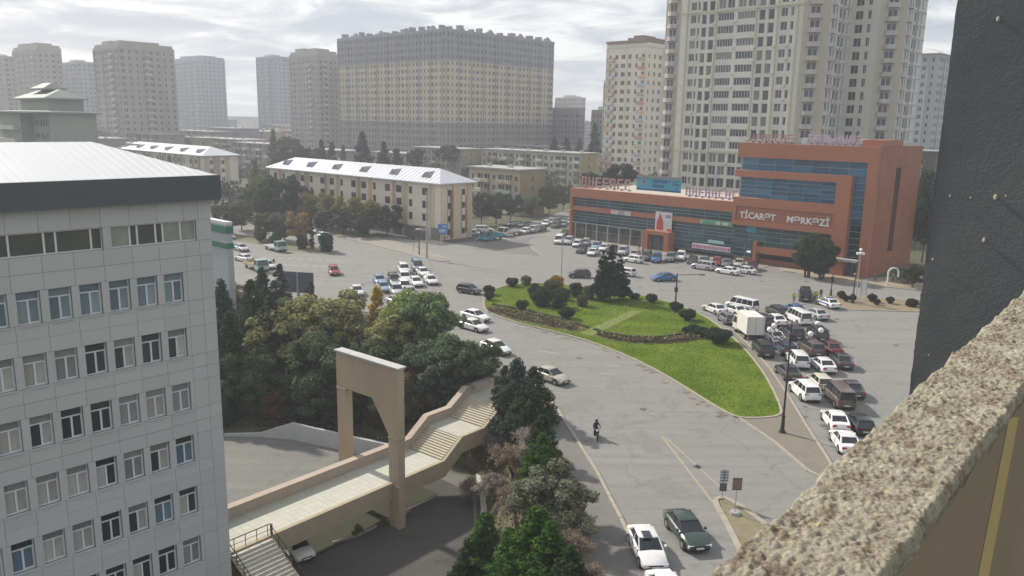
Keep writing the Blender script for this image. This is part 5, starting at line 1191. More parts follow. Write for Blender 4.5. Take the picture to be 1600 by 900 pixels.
def tree(kind, px, py, h, col, lab, wide=1.0, z=None, world=None, group=None):
    if kind == 'broad' and col is DK: col = (.065, .085, .045)
    if world is None and kind in ('broad', 'thin', 'bare', 'poplar') and not isinstance(col, str): col = tuple(x*1.3 for x in col)
    CNT[0] += 1; p = world if world else (GT(px, py) if z is None else G(px, py, z)); s = h/8.0
    tm, cm, tw = proto(kind, CNT[0] % 2)
    r = empty(NAMES[kind], p, random.uniform(0, 6.28), lab, 'bush' if kind in ('bush', 'topiary') else 'tree', group); r.scale = (s*wide, s*wide, s)
    part('trunk', tm, r); c_ = srgb(col) if isinstance(col, str) else col; part('crown', cm, r, color=c_)
    if tw: part('twigs', tw, r, kind='stuff', color=tuple(.5*x+.05 for x in c_) if kind == 'thin' else c_)
    return r
DK = (.045, .068, .036); DB = (.055, .082, .062); OL = (.20, .20, .085); YG = (.17, .205, .065); GG = (.10, .14, .06); BR = (.20, .155, .12); PU = (.24, .205, .19); OR = (.34, .24, .05); RD = (.15, .07, .04); FR = (.055, .11, .022); GY = (.115, .125, .085); YL = (.16, .15, .035)
T = [
 # wood between the yard and the square
 ('thin', 347, 505, 7, (.15, .13, .09), 'brown bushy tree against the office wall in front of the kiosk building', 1.2),
 ('conifer', 352, 560, 8.5, DB, 'dark conifer touching the office wall, uppermost of those against it'), ('conifer', 398, 590, 10, DK, 'tall dark conifer second from the office block at the left of the wood'),
 ('conifer', 366, 640, 9.5, DK, 'dark conifer beside the office wall above the yard corner'), ('broad', 398, 650, 7, DK, 'dark rounded tree in the shade above the end of the retaining wall'),
 ('conifer', 428, 610, 9.5, DB, 'blue green conifer in front of the billboard posts'), ('thin', 362, 490, 6.6, (.15, .13, .09), 'grey brown leafless tree under the kiosk building'), ('thin', 378, 500, 5.6, (.17, .15, .10), 'pale brown thin tree beyond the first dark conifers'),
 ('conifer', 440, 500, 6.5, DB, 'small pointed spruce left of the billboard'), ('conifer', 412, 505, 6.5, DK, 'small dark spruce with a narrow top near the square edge'), ('pine', 487, 508, 5, DB, 'dark pine poking up right beneath the billboard'),
 ('broad', 468, 600, 9.5, OL, 'wide olive yellow tree in the middle left of the wood', 1.15), ('broad', 522, 575, 8.5, OL, 'olive tree with a brownish crown behind the arch top', 1.2), ('broad', 440, 560, 7, GG, 'green tree left of the wide olive yellow one'),
 ('thin', 545, 545, 7, PU, 'mauve grey half bare tree near the parked queue'), ('thin', 568, 560, 7, PU, 'second mauve grey half bare tree beside the orange tree'), ('poplar', 591, 556, 7.2, OR, 'bright orange yellow autumn tree in the wood', 1.25),
 ('broad', 636, 570, 8, YG, 'yellow green tree right of the orange tree', 1.1), ('broad', 668, 580, 8, GG, 'mid green tree at the road side of the wood', 1.1), ('broad', 610, 600, 7.5, OL, 'dull green tree below the orange one', 1.1),
 ('thin', 700, 600, 7.5, BR, 'brown half bare tree near the passing white cars'), ('thin', 718, 600, 7, GY, 'greyish brown tree at the road edge'), ('bare', 655, 620, 7.5, BR, 'bare brown tree behind the right arch leg'),
 ('broad', 505, 650, 8.5, (.08, .105, .06), 'grey green leafy tree just left of the arch', 1.1), ('conifer', 470, 660, 7.5, DK, 'dark conifer below the wide olive tree'), ('bush', 437, 660, 4.5, RD, 'dull red shrub in the shade left of the arch'), ('bush', 592, 668, 3.4, RD, 'small red brown shrub seen through the arch opening'),
 ('broad', 575, 650, 8, DK, 'dark tree seen through the arch opening', 1.1), ('broad', 640, 665, 6.0, (.11, .085, .05), 'reddish brown tree right of the arch leg', .9), ('broad', 690, 650, 7.8, (.07, .095, .065), 'blue green tree between the arch and the stairs', 1.15),
 ('broad', 660, 645, 7, DK, 'dark green tree behind the right arch leg', 1.0), ('thin', 742, 596, 4.8, (.12, .12, .065), 'thin olive tree beside the white car leaving the wood'), ('broad', 735, 632, 5.8, DK, 'very dark rounded tree above the stairs', 1.2),
 ('broad', 715, 625, 6.5, GG, 'mid green tree above the upper stair landing'), ('conifer', 540, 660, 8, DK, 'dark conifer behind the left arch leg'), ('broad', 400, 655, 5.5, DK, 'dark low tree at the left end of the retaining wall', 1.3), ('broad', 500, 655, 5.5, DK, 'dark low tree over the middle of the retaining wall', 1.5), ('broad', 560, 662, 5.5, (.03, .04, .022), 'dark low tree over the right part of the retaining wall', 1.5),
 ('broad', 618, 672, 5, DK, 'dark shrubby tree between the arch legs and stairs', 1.2), ('bush', 345, 668, 4, DK, 'dark bush at the corner of the office block and yard'),
 # right of the stairs, down the slope by the sidewalk
 ('conifer', 788, 662, 5.8, DK, 'dark conifer at the top of the stairs, leftmost of three', 1.15), ('conifer', 806, 672, 7, DB, 'dark conifer at the top of the stairs, middle of three', 1.3), ('conifer', 832, 668, 5.6, DK, 'dark conifer at the top of the stairs beside the sidewalk', 1.5),
 ('bare', 772, 722, 5.5, PU, 'mauve bare tree right of the footbridge stairs', 1.2), ('bare', 748, 745, 5, BR, 'brown bare tree under the footbridge stairs', 1.2), ('bare', 800, 752, 5.5, BR, 'brown bare tree right of the mauve one', 1.2), ('bare', 770, 790, 5, PU, 'mauve bare tree above the lowest green conifer', 1.2), ('bare', 738, 790, 4, BR, 'brown bare shrub at the edge of the lower yard', 1.2), ('bare', 825, 720, 4.5, PU, 'mauve bare shrub below the three dark conifers', 1.2),
 ('conifer', 846, 730, 4.4, DK, 'dark conifer beside the sidewalk below the stairs', 1.5), ('conifer', 846, 764, 4.4, FR, 'green conifer halfway down the sidewalk', 1.6), ('thin', 838, 812, 5.5, GY, 'grey green leafy thicket above the fresh conifers', 1.4), ('broad', 862, 838, 5.2, GY, 'wide grey green tree leaning over the sidewalk', 1.35), ('bare', 884, 868, 5.0, GY, 'grey leafless tree beside the wide grey green one', 1.3), ('bare', 893, 905, 4.6, BR, 'brown bare tree near the kerb by the white saloon', 1.2),
 ('bare', 806, 822, 5, BR, 'brown bare tree in front of the lower conifers', 1.2), ('thin', 898, 835, 3.8, (.16, .15, .08), 'pale yellowish shrub overhanging the kerb', 1.2), ('conifer', 757, 925, 6.0, FR, 'fresh green conifer at the edge of the lower yard', 1.4), ('conifer', 733, 945, 5.0, DK, 'dark conifer at the bottom left of the lower conifers', 1.4),
 ('conifer', 835, 935, 6.0, FR, 'fresh green conifer in the middle of the lower row', 1.6), ('conifer', 796, 955, 5.6, FR, 'green conifer between two taller fresh green ones', 1.5), ('conifer', 858, 950, 5.4, FR, 'fresh green conifer at the bottom beside the brown bare tree', 1.5), ('conifer', 888, 968, 4.4, DK, 'small dark conifer at the bottom edge by the sidewalk', 1.4), ('bare', 912, 950, 4.2, BR, 'reddish brown bare shrub by the sidewalk at the bottom', 1.1),
 ('thin', 345, 985, 6.5, (.10, .11, .04), 'olive bush at the foot of the office block'), ('thin', 560, 838, 1.9, (.12, .12, .06), 'low green shrub under the footbridge, nearer the parked car'), ('thin', 596, 822, 1.6, (.13, .12, .07), 'low green shrub under the footbridge beside the arch leg'),
]
for i_, t_ in enumerate(T):
    t_ = list(t_)
    if i_ < 40 and t_[0] != 'bush': t_[3] *= 1.2
    tree(*t_)
# lawn
for px, py, h, w, lab in ((847,480,5,1,'round dark bush at the left of the shrub group on the lawn'), (872,482,4.6,1,'round dark bush second from the left in the shrub group'), (835,465,3.6,.9,'upright dark bush at the back of the shrub group'), (862,462,4.2,1,'olive bush behind the shrub group on the lawn'), (880,470,3.2,1,'bushy shrub in the middle of the lawn shrub group'), (910,480,3.2,1,'round grey green bush at the right of the lawn shrub group'), (900,465,3.8,1,'dark bush between the shrub group and the fir'), (920,468,3.6,1,'dull green bush beside the fir')):
    tree('bush', px, py, h*.70, (.045, .065, .03) if 'olive' not in lab and 'grey' not in lab and 'dull' not in lab else (.10, .11, .06), lab, w)
tree('bush', 868, 456, 3.0, (.34, .22, .02), 'yellow autumn bush at the back of the lawn shrub group'); tree('bush', 822, 447, 2.0, GG, 'green ball shrub beside the yellow bush')
for dx, h, n_ in ((940, 8.2, 'left'), (953, 9.2, 'middle'), (966, 7.6, 'right')): tree('pine', dx, 470, h*.92, (.030, .050, .034), 'dark fir with layered branches on the lawn, '+n_+' of three trunks', .95)
for i, (px, py, h, w) in enumerate(((764,462,1.9,1), (764,470,1.6,1), (800,449,1.9,1.1), (816,486,1.9,1), (885,500,2.1,1.1), (1018,474,1.7,1.1), (1056,488,1.8,1.1), (1074,502,2.0,1.2), (1122,538,2.4,1.4), (1083,525,1.8,.9), (990,468,1.2,1.6), (1070,527,1.6,.6), (1095,528,1.7,1.2))):
    L_ = ['at the left tip of the lawn, upper of the pair', 'at the left tip of the lawn, lower of the pair', 'near the top edge of the lawn', 'above the long flower bed', 'standing alone left of the lawn path', 'near the upper right edge of the lawn', 'beside the black street lamp', 'just right of the black street lamp', 'largest and rightmost on the lawn', 'behind the curved flower bed', 'low and flat right of the fir', 'small at the curved flower bed', 'at the right end of the curved flower bed'][i]
    tree('topiary', px, py, h, (.04, .055, .035), 'small clipped dark shrub '+L_, w*.95)
# planted island at the right
for px, py, h, w, L_ in ((1314,468,1.6,.8,'leftmost'), (1321,472,1.3,.8,'second from left'), (1332,473,1.6,.6,'beside the lamp base'), (1362,473,1.7,.8,'under the sign frame'), (1369,478,1.3,.8,'lower of the middle pair'), (1390,476,1.5,.8,'between the pair and the wide one')): tree('topiary', px, py, h, (.04, .038, .025), 'small brown green shrub on the right planted island, '+L_, w)
tree('bush', 1424, 480, 1.5, (.025, .035, .02), 'wide low dark shrub at the right end of the planted island', 1.5)
# trees by the shopping centre
tree('dense', 1263, 434, 8.3, (.05, .07, .035), 'large dense evergreen tree in front of the shopping centre', 1.12)
tree('dense', 1281, 437, 7.9, (.045, .062, .032), 'second dense evergreen crown merging with the large one at the shopping centre', 1.12)
tree('broad', 1440, 410, 17, (.03, .042, .018), 'tall dark tree between the shopping centre side wall and the dark wall', .55, z=0); tree('broad', 1428, 392, 14, (.04, .05, .02), 'tall tree close to the shopping centre side wall', .5, z=0); tree('broad', 1455, 395, 20, (.035, .05, .02), 'tallest tree partly hidden by the dark wall', .55, z=0)
tree('thin', 1412, 446, 6, (.05, .06, .035), 'small loose tree beside the white gate by the shopping centre', 1.1); tree('broad', 1425, 452, 4.6, (.045, .055, .03), 'low tree beside the dark wall at the pavement'); tree('bare', 1402, 440, 5, BR, 'thin bare tree at the shopping centre corner')
# median and left square
for k, px, py, h, c, w, L_ in (('topiary', 407, 379, 2.6, DK, .8, 'small dark shrub on the tree median beside the flatbed'), ('bush', 431, 382, 2.6, DK, .9, 'dark shrub under the dark crowned tree on the median'), ('broad', 415, 374, 5.5, (.06, .065, .03), 1.2, 'green tree with a flat crown on the median'), ('broad', 445, 378, 5.6, (.06, .05, .05), 1.25, 'dusky purple tree on the median'), ('broad', 470, 387, 7, (.17, .12, .05), .8, 'golden brown tree on the median'),
    ('cypress', 487, 389, 5.4, DK, .9, 'narrow dark cypress on the median'), ('bush', 510, 394, 3.8, (.022, .04, .022), .8, 'round dark green bush at the tip of the median'), ('bush', 473, 390, 2.8, (.03, .05, .03), .8, 'low green bush at the foot of the golden brown tree'),
    ('broad', 352, 366, 6.5, (.07, .06, .045), 1.0, 'brownish tree behind the kiosk building'), ('broad', 378, 360, 6.5, (.075, .07, .045), 1.1, 'brownish olive tree above the left road'), ('broad', 395, 345, 8, (.06, .075, .03), 1.1, 'green tree left of the big dark green trees'),
    ('broad', 415, 350, 11.5, (.05, .072, .025), .9, 'big green tree left of the painted flats'), ('broad', 440, 352, 11.5, (.028, .045, .022), .9, 'big dark green tree at the left end of the painted flats'), ('broad', 465, 350, 10, (.03, .048, .025), .8, 'dark green tree against the painted flats, left end'),
    ('broad', 490, 356, 8, (.10, .09, .03), .9, 'yellow tinged tree under the painted flats, leftmost'), ('broad', 520, 360, 8, (.12, .10, .035), .9, 'ochre tree under the painted flats near the mast'), ('broad', 548, 364, 8, (.11, .10, .03), 1, 'yellow olive tree under the painted flats, middle'), ('broad', 575, 366, 7.5, (.12, .11, .03), 1, 'yellow green tree under the painted flats, right of middle'), ('broad', 605, 370, 6.8, (.022, .034, .024), 1.1, 'dark green low tree under the painted flats'),
    ('broad', 505, 362, 4.5, (.028, .04, .025), 1.4, 'dark bushy tree by the road under the painted flats, left'), ('broad', 535, 367, 4.5, (.03, .042, .026), 1.4, 'dark bushy tree by the road under the painted flats, middle'), ('broad', 568, 371, 4.5, (.028, .038, .026), 1.4, 'dark bushy tree by the road under the painted flats, right'),
    ('thin', 668, 372, 7, (.09, .085, .05), .9, 'thin tree before the mural end of the painted flats'), ('broad', 682, 372, 6.5, (.08, .085, .045), .7, 'pale green tree behind the blue street sign'),
    ('broad', 752, 352, 9, (.03, .045, .022), .9, 'dark tree just right of the painted flats'), ('broad', 775, 350, 9, (.035, .05, .024), 1, 'dark tree behind the blue truck'), ('broad', 798, 345, 8, (.03, .045, .025), 1, 'dark tree left of the tan end wall'), ('broad', 828, 342, 7, (.055, .07, .03), .9, 'green tree under the tan end wall'), ('broad', 858, 338, 9.5, (.06, .07, .028), .85, 'olive tree between the tan end wall and the shopping centre'), ('poplar', 845, 334, 8, (.15, .09, .035), 1, 'rusty autumn tree beside the tan end wall'), ('broad', 880, 330, 9, (.05, .065, .025), .9, 'green tree at the left corner of the shopping centre'),
    ('poplar', 402, 330, 15, (.11, .115, .05), 1.1, 'pale green poplar between the two white roofs'), ('thin', 205, 300, 13, (.07, .08, .045), .6, 'narrow tree in front of the second white roof, left'), ('poplar', 268, 300, 13, (.08, .09, .05), .9, 'poplar in front of the second white roof, right'), ('broad', 290, 315, 11, (.10, .10, .04), 1.1, 'yellow green tree above the office roof edge')):
    if px < 620 and py > 342: h *= 1.18; w *= 1.05
    if isinstance(c, tuple) and px < 900: c = tuple(x*1.25+.008 for x in c)
    tree(k, px, py, h, c, L_, w, z=0)
# trees among the flats
for k, px, py, t, h, c, w, L_ in (('conifer', 567, 250, 300, 22, (.012, .025, .028), .9, 'tall blue black conifer in front of the huge block, left'), ('conifer', 600, 258, 300, 18, (.014, .028, .026), .9, 'blue black conifer in front of the huge block, middle'), ('poplar', 619, 262, 295, 15, (.055, .10, .03), 1.5, 'bright green poplar in front of the huge block'), ('poplar', 519, 250, 300, 14, (.06, .09, .04), 1.2, 'green poplar behind the painted flats roof'), ('poplar', 537, 252, 300, 13, (.12, .15, .04), .9, 'small light green poplar behind the painted flats roof'), ('conifer', 503, 250, 305, 16, (.02, .035, .035), .8, 'dark conifer left of the green poplar'),
    ('broad', 450, 240, 330, 17, (.045, .06, .035), 1.4, 'wide green tree at the foot of the beige tower'), ('broad', 478, 250, 320, 13, (.03, .045, .03), 1.3, 'dark tree behind the left end of the painted flats roof'), ('poplar', 428, 232, 330, 17, (.09, .11, .05), .9, 'pale poplar left of the beige tower'), ('conifer', 928, 246, 330, 26, (.010, .020, .026), .62, 'tall blue black pointed cypress left of the pink and white tower'), ('conifer', 866, 240, 360, 15, (.012, .022, .024), 1.1, 'dark tree clump at the foot of the grey flats, left'), ('conifer', 885, 240, 355, 14, (.012, .024, .022), 1.1, 'dark tree clump at the foot of the grey flats, right'), ('conifer', 905, 240, 350, 13, (.02, .035, .025), .9, 'green conifer left of the pointed cypress'),
    ('broad', 970, 282, 235, 13, (.022, .036, .022), 1.1, 'dark round tree behind the rooftop billboard'), ('broad', 925, 285, 240, 8, (.04, .055, .03), 1.2, 'low green tree behind the rooftop letters'), ('broad', 700, 240, 330, 9, (.05, .05, .035), 1.4, 'small brown green tree on the slope at the foot of the huge block'), ('broad', 650, 246, 310, 9, (.04, .05, .03), 1.1, 'dark tree right of the bright green poplar'), ('broad', 780, 262, 300, 7, (.045, .05, .035), 1.3, 'small tree among the balcony flats')):
    p = AT(px, py, t); tree(k, 0, 0, h, c, L_, w, world=Vector((p.x, p.y, p.z-h*.55 if p.z-h*.55 > 0 else 0)))
rg = np.random.default_rng(5); C = []; R_ = []
for i in range(420):
    x = rg.uniform(-330, 190); y = rg.uniform(230, 620); C.append((x, y, rg.uniform(2, 6))); R_.append(rg.uniform(2.5, 5.5))
V_, F_ = leaves(C, R_, 60000, 1.0, rg); o = part('treetops', np_mesh('treetops', V_, F_, leaf_m), color=(.04, .05, .028), kind='stuff'); tag(o, 'hazy mass of small trees filling the streets between the far flats', 'trees')
# low bushes and litter covering the slopes
n = 26000; P = np.stack([RNG.uniform(-50, 8, n), RNG.uniform(38, 117, n)], -1); dl, il = sdist(P, LOW); dh, ih = sdist(P, HIGH); k = ih & ~il & (dl > .6) & (dh > 1.6); P = P[k]; z = hgt(P[:, 0], P[:, 1])
V_, F_ = leaves(np.stack([P[:, 0], P[:, 1], z+.25], -1), np.full(len(P), .35), 52000, .16, RNG, .6, .4); o = part('undergrowth', np_mesh('undergrowth', V_, F_, leaf_m), color=(.15, .13, .085), kind='stuff'); tag(o, 'brown green undergrowth and fallen leaves covering the wooded slope', 'undergrowth')

# ================================================================== VEHICLES
TY = dict(
 sedan=dict(L=4.6, W=1.78, H=1.45, deck=(.80, .98, .96, .93, .90, .86, .70), cab=(-1.75, 1.05, -1.0, .20), nose=.62),
 hatch=dict(L=4.1, W=1.74, H=1.50, deck=(.92, .98, .96, .94, .92, .88, .72), cab=(-1.95, 1.05, -1.55, .25), nose=.62),
 suv=dict(L=4.7, W=1.88, H=1.74, deck=(1.05, 1.14, 1.12, 1.10, 1.08, 1.04, .86), cab=(-2.25, 1.15, -1.95, .40), nose=.78),
 wagon=dict(L=4.6, W=1.78, H=1.50, deck=(.92, 1.0, .97, .95, .92, .88, .72), cab=(-2.22, 1.05, -1.95, .25), nose=.62),
 van=dict(L=5.0, W=1.92, H=1.98, deck=(1.1, 1.16, 1.14, 1.12, 1.10, 1.06, .90), cab=(-2.46, 1.75, -2.36, 1.15), nose=.80))
def arcw(): pass
CM = {}
def car_meshes(ty):
    if ty in CM: return CM[ty]
    p = TY[ty]; L, W, Hh = p['L']/2, p['W']/2, p['H']; dk = p['deck']; b = MB()
    ys_ = [-L, -L+.10, -L*.72, -L*.3, L*.15, L*.52, L*.90, L]
    top = [dk[0]-.08, dk[1]-.04, dk[1], dk[2], dk[3], dk[4], dk[6]+.04, dk[6]-.10]; hw = [W*.84, W*.93, W, W, W, W, W*.93, W*.80]; bot = [.38, .28, .22, .20, .20, .22, .26, .36]
    rings = []
    for y, t, w, z in zip(ys_, top, hw, bot):
        m_ = z+(t-z)*.55; r = [(-.88*w, z), (-w, z+.13), (-w*1.0, m_), (-.965*w, t-.08), (-.86*w, t), (0, t+.025), (.86*w, t), (.965*w, t-.08), (w, m_), (w, z+.13), (.88*w, z)]
        rings.append([(x, y, zz) for x, zz in r])
    n = len(rings[0]); vs = [q for r in rings for q in r]; fs = []
    for i in range(len(rings)-1):
        for j in range(n-1): fs.append((i*n+j, i*n+j+1, (i+1)*n+j+1, (i+1)*n+j))
        fs.append((i*n+n-1, i*n, (i+1)*n, (i+1)*n+n-1))
    fs.append(tuple(range(n-1, -1, -1))); fs.append(tuple(range((len(rings)-1)*n, len(rings)*n)))
    b.raw(vs, [f[::-1] for f in fs])
    yb, yf, rb, rf = p['cab']; zb = (dk[2]+dk[3])/2-.03; bw = W*.86; rw = W*.70; zr = Hh-.05
    base = [(-bw, yb), (bw, yb), (bw, yf), (-bw, yf)]; roof = [(-rw, rb), (rw, rb), (rw, rf), (-rw, rf)]
    g = MB(); g.raw([(*q, zb) for q in base]+[(x*.985, y*.99, zr) for x, y in roof], [(0, 1, 5, 4), (1, 2, 6, 5), (2, 3, 7, 6), (3, 0, 4, 7), (4, 5, 6, 7)])
    # roof cap rounded
    R_ = [(-rw*1.03, rb-.07), (-rw*.8, rb-.12), (rw*.8, rb-.12), (rw*1.03, rb-.07), (rw*1.03, rf+.03), (rw*.8, rf+.12), (-rw*.8, rf+.12), (-rw*1.03, rf+.03)]
    top_ = [(x*.86, y*.9+(rb+rf)/2*.1, Hh) for x, y in R_]; mid = [(x*1.0, y, zr+.0) for x, y in R_]; low = [(x, y, zr-.05) for x, y in R_]
    b.raw(low+mid+top_, [(i, (i+1) % 8, 8+(i+1) % 8, 8+i) for i in range(8)]+[(8+i, 8+(i+1) % 8, 16+(i+1) % 8, 16+i) for i in range(8)]+[tuple(range(16, 24)), tuple(range(7, -1, -1))])
    for i, rr in ((0, .085), (1, .085), (2, .05), (3, .05)): b.cyl((*[c*1.005 for c in base[i]], zb-.02), (*roof[i], zr), rr, rr*.8, 5)
    mids = [.5] if ty in ('sedan', 'hatch') else [.33, .68] if ty != 'van' else [.25, .5, .75]
    for t in mids:
        for s in (-1, 1): y0 = yb+(yf-yb)*(t*.96); y1 = rb+(rf-rb)*t; b.cyl((s*bw*1.0, y0, zb), (s*rw*1.01, y1, zr), .045, .04, 4)
    for s in (-1, 1):
        b.box(s*W+(0 if s > 0 else -.16), s*W+(.16 if s > 0 else 0), yf-.38, yf-.22, zb+.02, zb+.15)
    # door seams and sill in black trim
    b.raw([], []); t_ = MB()
    wy = (L-.86, -L+.92); wr = .33 if ty not in ('suv', 'van') else .37
    for y in wy:
        for s in (-1, 1): t_.cyl((s*(W-.10), y, wr), (s*(W+.006), y, wr), wr+.075, n=14)
    for y in ((yf-.1), (yf+yb)/2+.05, yb+.55):
        for s in (-1, 1): t_.box(s*(W-.005)-.006, s*(W-.005)+.006, y-.008, y+.008, .3, zb-.05)
    t_.box(-W*.72, W*.72, L-.06, L+.015, .30, .45); t_.box(-W*.5, W*.5, L-.05, L+.005, .50, .60); t_.box(-W*.75, W*.75, -L-.012, -L+.05, .30, .42)
    wh = MB(); wh.cyl((-.10, 0, 0), (.10, 0, 0), wr, n=14)
    rim = MB(); rim.cyl((-.112, 0, 0), (.112, 0, 0), wr*.64, n=10); [rim.cyl((-.118, 0, 0), (.118, 0, 0), wr*.16, n=6)]
    hl = MB(); hl.raw([(-.2, -.10, -.07), (.2, -.02, -.07), (.2, -.02, .07), (-.2, -.10, .07), (-.2, -.3, .09), (.2, -.28, .09)], [(0, 1, 2, 3), (3, 2, 5, 4)]); hl.box(-.2, .2, -.14, -.005, -.08, .07)
    tl = MB(); tl.box(-.19, .19, -.02, .12, -.09, .09); pl = MB(); pl.box(-.26, .26, -.02, .02, -.055, .055)
    CM[ty] = dict(body=b.mesh('body', paint, False), glass=g.mesh('windows', carglass), trim=t_.mesh('trim', trim_m), wheel=wh.mesh('tyre', tyre_m, False), rim=rim.mesh('rim', rim_m), hl=hl.mesh('headlight', lamp_m), tl=tl.mesh('taillight', tail_m), pl=pl.mesh('number_plate', plate_m), wy=wy, wr=wr, p=p)
    for k in ('body',):
        me = CM[ty][k]; me.polygons.foreach_set('use_smooth', [True]*len(me.polygons))
        try: me.set_sharp_from_angle(angle=rad(38))
        except Exception: pass
    return CM[ty]
CC = dict(white=(.72, .72, .71), cream=(.60, .58, .50), silver=(.42, .43, .44), grey=(.16, .165, .17), dark=(.045, .047, .052), black=(.018, .018, .02), blue=(.03, .11, .30), navy=(.025, .035, .075), red=(.32, .03, .03), maroon=(.12, .02, .025), brown=(.11, .085, .075), green=(.025, .045, .035), paleblue=(.22, .32, .45), steel=(.20, .25, .32), teal=(.03, .25, .33), gold=(.40, .37, .31))
GRP = {'q': 'vehicles queueing beside the lawn', 'm': 'cars parked in front of the shopping centre', 'w': 'cars waiting on the west side of the square', 's': 'cars parked in the side street', 'r': 'vehicles driving across the square'}
def heading(px, py, d):
    if isinstance(d, str): v = {'+A': A, '-A': -A, '+B': B, '-B': -B}[d]
    else: v = G(px+d[0], py+d[1])-G(px, py)
    return math.atan2(-v.x, v.y)+random.uniform(-.04, .04)
def car(ty, px, py, d, col, lab, grp=None, z0=0.0, name='car', cat='car', p2=None):
    m_ = car_meshes(ty); zc = z0+.03; p = G(px, py, zc+.62); r = empty(name, (p.x, p.y, zc), heading(px, py, d), lab, cat, GRP.get(grp)); c = CC[col] if isinstance(col, str) else col
    k_ = random.uniform(.90, 1.05); c = tuple(x*k_ for x in c); L = m_['p']['L']/2; W = m_['p']['W']/2; dk = m_['p']['deck']
    part('body', m_['body'], r, color=c); part('windows', m_['glass'], r); part('trim', m_['trim'], r)
    for y in m_['wy']:
        for s in (-1, 1): w = part('wheel', m_['wheel'], r, (s*(W-.085), y, m_['wr'])); part('rim', m_['rim'], w)
    for s in (-1, 1): part('headlight', m_['hl'], r, (s*W*.66, L-.02, dk[6]-.13)); part('taillight', m_['tl'], r, (s*W*.68, -L+.02, dk[1]-.20))
    part('number_plate', m_['pl'], r, (0, -L-.02, .55)); part('number_plate', m_['pl'], r, (0, L+.02, .46))
    return r
